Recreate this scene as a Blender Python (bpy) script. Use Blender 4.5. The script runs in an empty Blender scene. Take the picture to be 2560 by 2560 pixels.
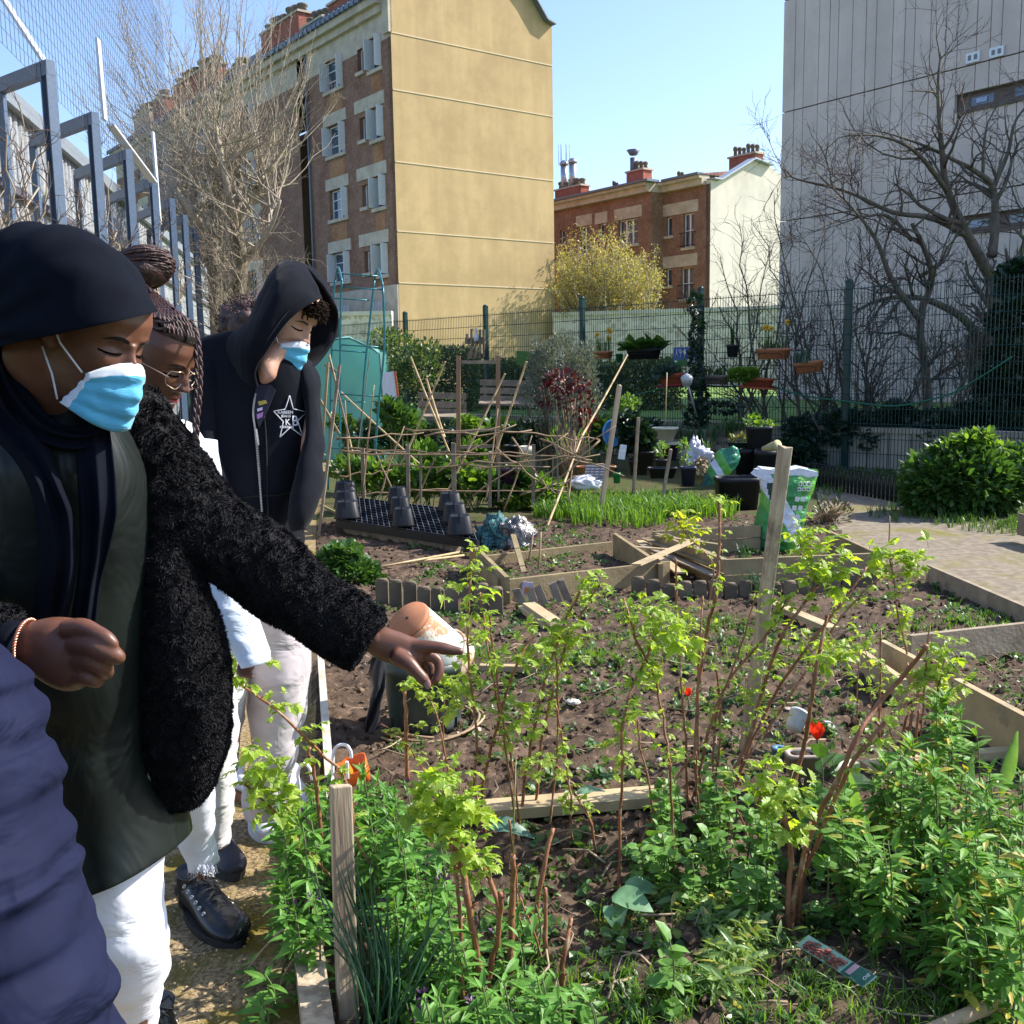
import bpy,bmesh,math,random
import numpy as np
from mathutils import Vector,Matrix,noise,Quaternion
random.seed(7);RNG=np.random.default_rng(7)
SC=bpy.context.scene;COL=SC.collection
PITCH=math.radians(8);ROLL=0.0166;FPX=2560.0;CAMH=1.5
CF=Vector((0,math.cos(PITCH),-math.sin(PITCH)))
_u0=Vector((0,math.sin(PITCH),math.cos(PITCH)));_x0=Vector((1,0,0))
CR=(_x0*math.cos(ROLL)-_u0*math.sin(ROLL));CU=(_u0*math.cos(ROLL)+_x0*math.sin(ROLL))
CO=Vector((0,0,CAMH))
cam=bpy.data.cameras.new('camera');camo=bpy.data.objects.new('camera',cam);COL.objects.link(camo)
cam.sensor_width=36;cam.sensor_height=36;cam.sensor_fit='HORIZONTAL';cam.lens=36.0;cam.clip_start=.05;cam.clip_end=1000
camo.matrix_world=Matrix(((CR.x,CU.x,-CF.x,CO.x),(CR.y,CU.y,-CF.y,CO.y),(CR.z,CU.z,-CF.z,CO.z),(0,0,0,1)))
SC.camera=camo
SUN_EL=40;SUN_AZ=14
w=bpy.data.worlds.new('World');SC.world=w;w.use_nodes=True
nt=w.node_tree;bg=nt.nodes['Background']
sky=nt.nodes.new('ShaderNodeTexSky');sky.sky_type='NISHITA';sky.sun_disc=False
sky.sun_elevation=math.radians(SUN_EL);sky.sun_rotation=math.radians(90-SUN_AZ)
sky.air_density=1.0;sky.dust_density=1.2;sky.ozone_density=2.2
_mx=nt.nodes.new('ShaderNodeMix');_mx.data_type='RGBA';_mx.blend_type='MULTIPLY';_mx.inputs[0].default_value=1;_mx.inputs[7].default_value=(.96,.985,1.09,1);nt.links.new(sky.outputs[0],_mx.inputs[6]);nt.links.new(_mx.outputs[2],bg.inputs[0]);bg.inputs[1].default_value=0.15
sl=bpy.data.lights.new('sun','SUN');sl.energy=5.0;sl.angle=math.radians(.55);sl.color=(1,.955,.88)
so=bpy.data.objects.new('sun',sl);COL.objects.link(so)
_e,_a=math.radians(SUN_EL),math.radians(SUN_AZ)
SUN=Vector((math.cos(_e)*math.cos(_a),math.cos(_e)*math.sin(_a),math.sin(_e)))
so.rotation_euler=SUN.to_track_quat('Z','Y').to_euler();so.location=(5,2,12)
SC.view_settings.view_transform='Standard';SC.view_settings.look='None';SC.view_settings.exposure=0.9;SC.view_settings.gamma=1
def ray(x,y):return CF+CR*((x-1280)/FPX)-CU*((y-1280)/FPX)
def P(x,y,d):return CO+ray(x,y)*d
def G(x,y,z=0.0):
 v=ray(x,y);return CO+v*((z-CAMH)/v.z)
def VP(x,y,o,d):
 n=Vector((-d[1],d[0],0));v=ray(x,y);o=Vector((o[0],o[1],0))
 t=(o-CO).dot(n)/v.dot(n);return CO+v*t
def RY(x,y,yy):
 v=ray(x,y);return CO+v*(yy/v.y)
def tag(o,label=None,cat=None,group=None,kind=None):
 if label:o['label']=label
 if cat:o['category']=cat
 if group:o['group']=group
 if kind:o['kind']=kind
 return o
def empty(name,loc=(0,0,0),label=None,cat=None,group=None,rz=0,parent=None):
 o=bpy.data.objects.new(name,None);COL.objects.link(o);o.location=loc;o.rotation_euler=(0,0,rz);o.empty_display_size=.2
 if parent:o.parent=parent
 return tag(o,label,cat,group)
bpy.context.view_layer.update()
def wm(o):
 m=o.matrix_basis.copy()
 while o.parent is not None:
  o=o.parent;m=o.matrix_basis@m
 return m
class MB:
 def __init__(s):s.v=[];s.f=[];s.m=[];s.n=0;s.smooth=[]
 def add(s,vs,fs,mi=0,sm=False):
  vs=np.asarray(vs,dtype=float).reshape(-1,3);b=s.n
  s.v.append(vs);s.n+=len(vs)
  for f in fs:s.f.append([i+b for i in f])
  s.m+=[mi]*len(fs);s.smooth+=[sm]*len(fs)
 def box(s,c,size,R=None,mi=0):
  c=np.array(c,float);h=np.array(size,float)/2
  vs=np.array([[x,y,z]for z in(-1,1)for y in(-1,1)for x in(-1,1)],float)*h
  if R is not None:vs=vs@np.array(R).T[:3,:3]if np.array(R).shape!=(3,3)else vs@np.array(R).T
  s.add(vs+c,[(0,2,3,1),(4,5,7,6),(0,1,5,4),(2,6,7,3),(0,4,6,2),(1,3,7,5)],mi)
 def beam(s,a,b,w,h,up=(0,0,1),mi=0,taper=1.0,jag=0):
  a=Vector(a);b=Vector(b);d=(b-a);L=d.length
  if L<1e-6:return
  d/=L;up=Vector(up)
  if abs(d.dot(up))>.95:up=Vector((1,0,0))if abs(d.x)<.9 else Vector((0,1,0))
  x=d.cross(up).normalized();z=x.cross(d).normalized()
  vs=[]
  for p,k in((a,1),(b,taper)):
   for sx,sz in((-1,-1),(1,-1),(1,1),(-1,1)):
    q=p+x*(sx*w/2*k)+z*(sz*h/2*k)
    if jag and k==taper and p is b:q+=d*random.uniform(-jag,jag)
    vs.append(q)
  s.add([tuple(v)for v in vs],[(0,1,2,3),(7,6,5,4),(0,4,5,1),(1,5,6,2),(2,6,7,3),(3,7,4,0)],mi)
 def tube(s,pts,r,n=6,mi=0,cap=True,sm=True):
  pts=[Vector(p)for p in pts];m=len(pts)
  if not hasattr(r,'__len__'):r=[r]*m
  T=[]
  for i in range(m):
   t=pts[min(i+1,m-1)]-pts[max(i-1,0)]
   T.append(t.normalized()if t.length>1e-9 else Vector((0,0,1)))
  u=T[0].orthogonal().normalized();vs=[]
  for i in range(m):
   u=(u-T[i]*u.dot(T[i]));
   u=u.normalized()if u.length>1e-6 else T[i].orthogonal().normalized()
   w_=T[i].cross(u)
   for k in range(n):
    a=2*math.pi*k/n;vs.append(tuple(pts[i]+(u*math.cos(a)+w_*math.sin(a))*r[i]))
  fs=[(i*n+k,i*n+(k+1)%n,(i+1)*n+(k+1)%n,(i+1)*n+k)for i in range(m-1)for k in range(n)]
  if cap:fs+=[tuple(range(n-1,-1,-1)),tuple(range((m-1)*n,m*n))]
  s.add(vs,fs,mi,sm)
 def lathe(s,prof,c=(0,0,0),n=28,mi=0,R=None,sm=True,sq=2.0,cap=True,sx=1,sy=1):
  vs=[];
  for r,z in prof:
   for k in range(n):
    a=2*math.pi*k/n;ca,sa=math.cos(a),math.sin(a)
    q=(abs(ca)**sq+abs(sa)**sq)**(-1/sq)
    vs.append((r*q*ca*sx,r*q*sa*sy,z))
  vs=np.array(vs)
  if R is not None:vs=vs@np.array(R.to_3x3()).T
  vs+=np.array(c)
  m=len(prof)
  fs=[(i*n+k,i*n+(k+1)%n,(i+1)*n+(k+1)%n,(i+1)*n+k)for i in range(m-1)for k in range(n)]
  if cap:
   if prof[0][0]>1e-5:fs.append(tuple(range(n-1,-1,-1)))
   if prof[-1][0]>1e-5:fs.append(tuple(range((m-1)*n,m*n)))
  s.add(vs,fs,mi,sm)
 def rect(s,a,b,c,d,mi=0):s.add([tuple(a),tuple(b),tuple(c),tuple(d)],[(0,1,2,3)],mi)
 def prism(s,pts,ext,mi=0):
  pts=[Vector(p)for p in pts];e=Vector(ext);n=len(pts)
  vs=[tuple(p)for p in pts]+[tuple(p+e)for p in pts]
  fs=[tuple(range(n)),tuple(range(2*n-1,n-1,-1))]+[((i+1)%n,i,i+n,(i+1)%n+n)for i in range(n)]
  s.add(vs,fs,mi)
 def inst(s,tv,tf,M,p,mi=0,sm=False):
  tv=np.asarray(tv,float);M=np.asarray(M,float);p=np.asarray(p,float)
  N=len(p);k=len(tv)
  if N==0:return
  V_=np.einsum('nij,kj->nki',M,tv)+p[:,None,:]
  b=s.n;s.v.append(V_.reshape(-1,3));s.n+=N*k
  for i in range(N):
   o=b+i*k
   for f in tf:s.f.append([o+j for j in f])
  s.m+=[mi]*(N*len(tf));s.smooth+=[sm]*(N*len(tf))
 def build(s,name,mats,parent=None,smooth=None):
  if not isinstance(mats,(list,tuple)):mats=[mats]
  V_=np.concatenate(s.v)if s.v else np.zeros((0,3))
  me=bpy.data.meshes.new(name)
  if parent is not None:
   I=np.array(wm(parent).inverted());V_=V_@I[:3,:3].T+I[:3,3]
  nf=len(s.f);cnt=np.fromiter((len(f)for f in s.f),int,nf)
  flat=np.fromiter((i for f in s.f for i in f),int,int(cnt.sum()))
  me.vertices.add(len(V_));me.vertices.foreach_set('co',V_.ravel())
  me.loops.add(len(flat));me.loops.foreach_set('vertex_index',flat)
  me.polygons.add(nf);st=np.concatenate([[0],np.cumsum(cnt)[:-1]])if nf else np.zeros(0,int)
  me.polygons.foreach_set('loop_start',st.astype(int));me.polygons.foreach_set('loop_total',cnt)
  for m in mats:me.materials.append(m)
  if len(mats)>1:me.polygons.foreach_set('material_index',np.array(s.m,int))
  me.polygons.foreach_set('use_smooth',np.array(s.smooth,bool)if smooth is None else np.full(nf,smooth))
  me.update(calc_edges=True);me.validate()
  o=bpy.data.objects.new(name,me);COL.objects.link(o)
  if parent is not None:o.parent=parent
  return o
def thing(mb,name,mat,label,cat,group=None,smooth=None,origin=None):
 o=mb.build(name,mat,None,smooth)
 if origin is not None:
  o.data.transform(Matrix.Translation(-Vector(origin)));o.location=origin
 return tag(o,label,cat,group)
def struct(mb,name,mat,smooth=None,kind='structure'):
 o=mb.build(name,mat,None,smooth);o['kind']=kind;return o
def _new(name):
 m=bpy.data.materials.new(name);m.use_nodes=True;nt=m.node_tree
 return m,nt,nt.nodes['Principled BSDF'],nt.nodes['Material Output']
def _n(nt,t,**kw):
 n=nt.nodes.new(t)
 for k,v in kw.items():setattr(n,k,v)
 return n
def rgb(c):return(c[0],c[1],c[2],1)
def _mix(nt,fac,a,b,mode='MIX'):
 n=_n(nt,'ShaderNodeMix',data_type='RGBA',blend_type=mode)
 for i,v in((0,fac),(6,a),(7,b)):
  if hasattr(v,'is_output')or hasattr(v,'links'):nt.links.new(v,n.inputs[i])
  elif i==0:n.inputs[0].default_value=v
  else:n.inputs[i].default_value=rgb(v)
 return n.outputs[2]
def _noise(nt,scale,detail=4,rough=.55,vec=None,dist=0):
 n=_n(nt,'ShaderNodeTexNoise');n.inputs['Scale'].default_value=scale;n.inputs['Detail'].default_value=detail
 n.inputs['Roughness'].default_value=rough;n.inputs['Distortion'].default_value=dist
 if vec is not None:nt.links.new(vec,n.inputs['Vector'])
 return n.outputs['Fac']
def _ramp(nt,src,lo,hi,a=0.0,b=1.0):
 n=_n(nt,'ShaderNodeMapRange');nt.links.new(src,n.inputs[0])
 for i,v in enumerate((lo,hi,a,b)):n.inputs[i+1].default_value=v
 return n.outputs[0]
def _coord(nt,which='Object',scale=None,rot=None):
 c=_n(nt,'ShaderNodeTexCoord').outputs[which]
 if scale is None:return c
 m=_n(nt,'ShaderNodeMapping');m.inputs['Scale'].default_value=scale
 if rot:m.inputs['Rotation'].default_value=rot
 nt.links.new(c,m.inputs['Vector']);return m.outputs[0]
def _bump(nt,bs,src,strength,dist=.01):
 b=_n(nt,'ShaderNodeBump');b.inputs['Strength'].default_value=strength;b.inputs['Distance'].default_value=dist
 nt.links.new(src,b.inputs['Height']);nt.links.new(b.outputs[0],bs.inputs['Normal'])
def mat(name,c1,c2=None,rough=.8,scale=6,detail=5,lo=.35,hi=.65,bump=0,bscale=40,bdist=.01,island=0,metal=0,
stretch=None,spec=.4,c3=None,scale3=1.5,lo3=.55,hi3=.65,sheen=0,hue=0):
 m,nt,bs,out=_new(name)
 c2=c2 or tuple(x*.75 for x in c1)
 vec=_coord(nt,'Object',stretch)if stretch else _coord(nt)
 col=_mix(nt,_ramp(nt,_noise(nt,scale,detail,vec=vec),lo,hi),c1,c2)
 if c3:col=_mix(nt,_ramp(nt,_noise(nt,scale3,6,.65,vec=_coord(nt)),lo3,hi3),col,c3)
 if island or hue:
  g=_n(nt,'ShaderNodeNewGeometry').outputs['Random Per Island']
  h=_n(nt,'ShaderNodeHueSaturation');nt.links.new(col,h.inputs['Color'])
  nt.links.new(_ramp(nt,g,0,1,1-island,1+island),h.inputs['Value'])
  if hue:
   mm=_n(nt,'ShaderNodeMath',operation='MULTIPLY');nt.links.new(g,mm.inputs[0]);mm.inputs[1].default_value=7.13
   fr=_n(nt,'ShaderNodeMath',operation='FRACT');nt.links.new(mm.outputs[0],fr.inputs[0])
   nt.links.new(_ramp(nt,fr.outputs[0],0,1,.5-hue,.5+hue),h.inputs['Hue'])
  col=h.outputs[0]
 nt.links.new(col,bs.inputs['Base Color']);bs.inputs['Roughness'].default_value=rough
 bs.inputs['Metallic'].default_value=metal;bs.inputs['Specular IOR Level'].default_value=spec
 if sheen:bs.inputs['Sheen Weight'].default_value=sheen
 if bump:_bump(nt,bs,_noise(nt,bscale,4,vec=vec),bump,bdist)
 return m
def leafmat(name,c,c2=None,trans=.45,rough=.42,tcol=None,island=.25,hue=.02,spec=.5,c3=None):
 m,nt,bs,out=_new(name)
 c2=c2 or tuple(x*.7 for x in c)
 g=_n(nt,'ShaderNodeNewGeometry').outputs['Random Per Island']
 col=_mix(nt,g,c,c2)
 if c3:
  mm=_n(nt,'ShaderNodeMath',operation='MULTIPLY');nt.links.new(g,mm.inputs[0]);mm.inputs[1].default_value=31.7
  fr=_n(nt,'ShaderNodeMath',operation='FRACT');nt.links.new(mm.outputs[0],fr.inputs[0])
  col=_mix(nt,_ramp(nt,fr.outputs[0],.86,.93),col,c3)
 nz=_noise(nt,25,2,vec=_coord(nt))
 h=_n(nt,'ShaderNodeHueSaturation');nt.links.new(col,h.inputs['Color'])
 nt.links.new(_ramp(nt,nz,.3,.7,1-island,1+island),h.inputs['Value'])
 h.inputs['Hue'].default_value=.5
 nt.links.new(h.outputs[0],bs.inputs['Base Color']);bs.inputs['Roughness'].default_value=rough;bs.inputs['Specular IOR Level'].default_value=spec
 tr=_n(nt,'ShaderNodeBsdfTranslucent');t2=_mix(nt,1.0,h.outputs[0],tcol or(1.9,1.75,.7),'MULTIPLY');nt.links.new(t2,tr.inputs['Color'])
 mx=_n(nt,'ShaderNodeMixShader');mx.inputs[0].default_value=trans
 nt.links.new(bs.outputs[0],mx.inputs[1]);nt.links.new(tr.outputs[0],mx.inputs[2]);nt.links.new(mx.outputs[0],out.inputs[0])
 return m
def plain(name,c,rough=.6,metal=0,spec=.5):
 m,nt,bs,out=_new(name);bs.inputs['Base Color'].default_value=rgb(c);bs.inputs['Roughness'].default_value=rough
 bs.inputs['Metallic'].default_value=metal;bs.inputs['Specular IOR Level'].default_value=spec
 nz=_noise(nt,30,3,vec=_coord(nt));nt.links.new(_mix(nt,_ramp(nt,nz,.35,.65),c,tuple(x*.8 for x in c)),bs.inputs['Base Color'])
 return m
def brickmat(name,c1,c2,mortar,bw=.22,bh=.065,axis='y',stain=None):
 m,nt,bs,out=_new(name)
 co=_coord(nt);sp=_n(nt,'ShaderNodeSeparateXYZ');nt.links.new(co,sp.inputs[0])
 cb=_n(nt,'ShaderNodeCombineXYZ');ad=_n(nt,'ShaderNodeMath',operation='ADD')
 nt.links.new(sp.outputs[0],ad.inputs[0]);nt.links.new(sp.outputs[1],ad.inputs[1]);nt.links.new(ad.outputs[0],cb.inputs[0]);nt.links.new(sp.outputs[2],cb.inputs[1])
 b=_n(nt,'ShaderNodeTexBrick');nt.links.new(cb.outputs[0],b.inputs['Vector'])
 b.inputs['Scale'].default_value=1;b.inputs['Brick Width'].default_value=bw;b.inputs['Row Height'].default_value=bh;b.inputs['Mortar Size'].default_value=.009
 b.inputs['Color1'].default_value=rgb(c1);b.inputs['Color2'].default_value=rgb(c2);b.inputs['Mortar'].default_value=rgb(mortar);b.inputs['Bias'].default_value=-.2
 col=_mix(nt,_ramp(nt,_noise(nt,.9,6,.65,vec=co),.4,.7),b.outputs['Color'],tuple(x*.55 for x in c1))
 col=_mix(nt,_ramp(nt,_noise(nt,7,4,.6,vec=co),.5,.75,0,.5),col,tuple(min(1,x*1.7)for x in c1))
 nt.links.new(col,bs.inputs['Base Color']);bs.inputs['Roughness'].default_value=.9;bs.inputs['Specular IOR Level'].default_value=.2
 _bump(nt,bs,b.outputs['Fac'],-.4,.01)
 return m
def glassmat(name='window_glass',c=(.03,.045,.06),rough=.06):
 m,nt,bs,out=_new(name);bs.inputs['Roughness'].default_value=rough;bs.inputs['Specular IOR Level'].default_value=.9
 col=_mix(nt,_ramp(nt,_noise(nt,1.3,2,vec=_coord(nt)),.4,.65),c,tuple(x*2.2 for x in c));nt.links.new(col,bs.inputs['Base Color'])
 return m
def catmull(pts,n):
 """resample a list of tuples (any dimension) with n sub-steps between knots"""
 A=np.array(pts,float);m=len(A);out=[]
 for i in range(m-1):
  p0=A[max(i-1,0)];p1=A[i];p2=A[i+1];p3=A[min(i+2,m-1)]
  for k in range(n):
   t=k/n;out.append(.5*((2*p1)+(-p0+p2)*t+(2*p0-5*p1+4*p2-p3)*t*t+(-p0+3*p1-3*p2+p3)*t**3))
 out.append(A[-1]);return np.array(out)
def nz3(x,y,z=0.0):return noise.noise(Vector((x,y,z)))
def rotbasis(d,roll=0.0,s=1.0):
 """3x3 array whose columns are (side, d, normal) scaled"""
 d=Vector(d).normalized();up=Vector((0,0,1))
 if abs(d.z)>.98:up=Vector((1,0,0))
 x=d.cross(up).normalized();z=x.cross(d)
 q=Quaternion(d,roll);x=q@x;z=q@z
 return np.array([[x.x,d.x,z.x],[x.y,d.y,z.y],[x.z,d.z,z.z]])*s
 # ================================================================ SETTING
GRASSC=(.07,.13,.025)
def interp(x,xs,ys):return float(np.interp(x,xs,ys))
def path_edge(y):return interp(y,(0,2.19,3.25,5.2,9,14),(-.1,-.47,-.66,-1.06,-1.75,-2.6))
PR=[G(*p)[:2]for p in((2030,1222),(2120,1215),(2300,1280),(2560,1330),(3000,1400),(3400,1800),(2560,1550),(2330,1440),(2180,1395),(2080,1310))]
def inpoly(x,y,poly):
 c=False;n=len(poly);j=n-1
 for i in range(n):
  xi,yi=poly[i];xj,yj=poly[j]
  if(yi>y)!=(yj>y)and x<(xj-xi)*(y-yi)/(yj-yi)+xi:c=not c
  j=i
 return c
def region(x,y):
 if x<path_edge(y):return 1
 if inpoly(x,y,PR):return 2
 if y>10.2 or(y>8.6 and x>3.4):return 3
 return 0
def gh(x,y,full=True):
 r=region(x,y)
 if r==1:return-.03+.012*nz3(x*2.1,y*2.1,3)+(.005*nz3(x*17,y*17,1)if full else 0)
 if r==2:return .0+.02*nz3(x*1.1,y*1.1,3)+(.005*nz3(x*14,y*14,1)if full else 0)
 if r==3:return .02*nz3(x,y,5)+(.01*nz3(x*8,y*8,1)if full else 0)
 b=.035*nz3(x*1.3,y*1.3,9)+.03*nz3(x*3.1,y*3.1,2)
 if full:
  a=1-abs(nz3(x*9,y*9,4));c=1-abs(nz3(x*21,y*21,6))
  b+=.024*(a*a-.6)+.022*(c*c-.6)+.018*nz3(x*38,y*38,8)+.012*nz3(x*75,y*75,5)
 return b-.005
soil_m=mat('soil',(.118,.080,.054),(.046,.031,.022),rough=.95,scale=13,detail=10,lo=.38,hi=.66,bump=.9,bscale=120,bdist=.006,c3=(.25,.175,.12),scale3=28,lo3=.56,hi3=.7,spec=.15)
path_m=mat('gravel_sand',(.38,.28,.15),(.13,.09,.05),rough=.95,scale=70,detail=8,lo=.4,hi=.62,bump=.7,bscale=210,bdist=.004,c3=(.17,.13,.02),scale3=5,lo3=.47,hi3=.66,spec=.2)
path2_m=mat('packed_sand',(.27,.225,.165),(.16,.13,.095),rough=.95,scale=14,detail=10,bump=.4,bscale=120,bdist=.004,c3=(.17,.15,.04),scale3=1.4,lo3=.50,hi3=.66,spec=.2)
rough_m=mat('grassy_earth',(.055,.085,.022),(.10,.075,.045),rough=.95,scale=5,detail=8,bump=.8,bscale=60,bdist=.01,spec=.1)
def build_ground():
 ys=[1.25]
 while ys[-1]<21:ys.append(ys[-1]*1.0078)
 ts=np.linspace(-.95,1.0,400);ny,nx=len(ys),len(ts)
 X=np.zeros((ny,nx));Z=np.zeros((ny,nx))
 for j,y in enumerate(ys):
  for i,t in enumerate(ts):
   x=t*(y+.6);X[j,i]=x;Z[j,i]=gh(x,y)
 Y=np.repeat(np.array(ys)[:,None],nx,1);V_=np.stack([X,Y,Z],-1).reshape(-1,3)
 quads={0:[],1:[],2:[],3:[]}
 for j in range(ny-1):
  for i in range(nx-1):
   cx=(X[j,i]+X[j+1,i+1])/2;cy=(ys[j]+ys[j+1])/2
   quads[region(cx,cy)].append((j*nx+i,j*nx+i+1,(j+1)*nx+i+1,(j+1)*nx+i))
 for k,(nm,m_)in{0:('garden_soil',soil_m),1:('garden_path',path_m),2:('footpath',path2_m),3:('grass_ground',rough_m)}.items():
  q=np.array(quads[k]);u,inv=np.unique(q,return_inverse=True)
  b=MB();b.add(V_[u],inv.reshape(q.shape).tolist(),0,True);struct(b,nm,m_)
 b=MB();b.rect((-300,-60,-.14),(300,-60,-.14),(300,500,-.14),(-300,500,-.14));struct(b,'ground',rough_m)
build_ground()
FA=Vector((-2.15,21.6,0));FD=Vector((1.71,-1.81,0))
def fp(i,z=0):return FA+FD*i+Vector((0,0,z))
FN=Vector((1.81,1.71,0)).normalized()
lawn_m=mat('lawn',(.16,.27,.05),(.10,.19,.03),rough=.9,scale=3,bump=.6,bscale=60,bdist=.02)
b=MB();o1=FN*.16
b.rect(fp(-8,.58)+o1,fp(7,.58)+o1,(90,20,.58),(90,120,.58));b.rect(fp(-8,.58)+o1,(90,120,.58),(-90,120,.58),(-90,40,.58));struct(b,'lawn',lawn_m)
conc_m=mat('cream_concrete',(.50,.46,.37),(.38,.34,.27),rough=.9,scale=3,bump=.3,c3=(.2,.2,.14),scale3=1.2)
b=MB()
for i in range(-8*8,7*8):
 a,c=fp(i/8,.27)+FN*.09,fp((i+.94)/8,.27)+FN*.09
 b.beam(a,c,.05,.54)
for i in range(-8,7):b.beam(fp(i,.575)+FN*.1,fp(i+.995,.575)+FN*.1,.14,.07)
thing(b,'retaining_wall',conc_m,'low cream concrete slab wall with a dark top edge along the foot of the green mesh fence','wall')
green_m=plain('green_powder_coat',(.004,.045,.042),.4)
def build_fence():
 f=empty('mesh_fence',fp(0),'dark green welded wire mesh fence on tall posts across the back of the garden','fence')
 for i in range(-5,7):
  m=MB();top=2.68 if i!=4 else 2.62
  m.beam(fp(i,-.05),fp(i,top),.075,.075,up=FD);m.lathe([(.042,top-.03),(.042,top),(.03,top+.02),(0,top+.022)],(fp(i).x,fp(i).y,0),10)
  m.build('post',green_m,f)
  p=MB();zt=2.5
  for k in range(1,50):
   t=i+k/50;a=fp(t,.02);q=(.0035,.0035)
   p.tube([a+FN*-.045,fp(t,zt+.03)+FN*-.045],.0052,4,cap=False)
  z=.05
  while z<=zt:
   for s_ in(-.052,-.038):p.tube([fp(i,z)+FN*s_,fp(i+1,z)+FN*s_],.0056,4,cap=False)
   z+=.204
  p.build('mesh_panel',green_m,f)
build_fence()
BX=Vector((.8,.6,0));BY=Vector((-.6,.8,0));BRZ=math.atan2(.6,.8)
brick1=brickmat('brown_brick',(.32,.165,.105),(.215,.115,.08),(.2,.16,.12))
brick2=brickmat('orange_brick',(.42,.19,.08),(.33,.14,.06),(.35,.26,.17))
brick3=brickmat('red_chimney_brick',(.42,.13,.08),(.30,.085,.055),(.30,.2,.15))
def streakmat(name,c1,c2,sc=(1.1,1.1,.12)):
 m,nt,bs,out=_new(name);v=_coord(nt,'Object',sc)
 c=_mix(nt,_ramp(nt,_noise(nt,1.6,5,.6,vec=v),.4,.75),c1,c2)
 c=_mix(nt,_ramp(nt,_noise(nt,.5,6,.7,vec=_coord(nt)),.42,.62,0,.75),c,tuple(x*.88 for x in c2))
 nt.links.new(c,bs.inputs['Base Color']);bs.inputs['Roughness'].default_value=.9;bs.inputs['Specular IOR Level'].default_value=.2
 _bump(nt,bs,_noise(nt,60,3,vec=_coord(nt)),.15,.01);return m
yellow_m=streakmat('ochre_render',(.50,.355,.18),(.41,.29,.145))
stone_m=mat('cream_stone',(.56,.48,.36),(.42,.35,.26),rough=.9,scale=2,bump=.2)
creamw_m=streakmat('pale_render',(.66,.60,.50),(.56,.51,.43))
white_m=plain('white_paint',(.78,.8,.8),.5);glass_m=glassmat()
dark_m=plain('dark_void',(.02,.018,.016),.8);zinc_m=plain('zinc_gutter',(.16,.19,.23),.5,.3)
pot_m=mat('clay_chimney_pot',(.20,.17,.125),(.10,.09,.06),rough=.95,scale=12)
line_m=plain('joint_strip',(.66,.53,.34),.8)
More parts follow.
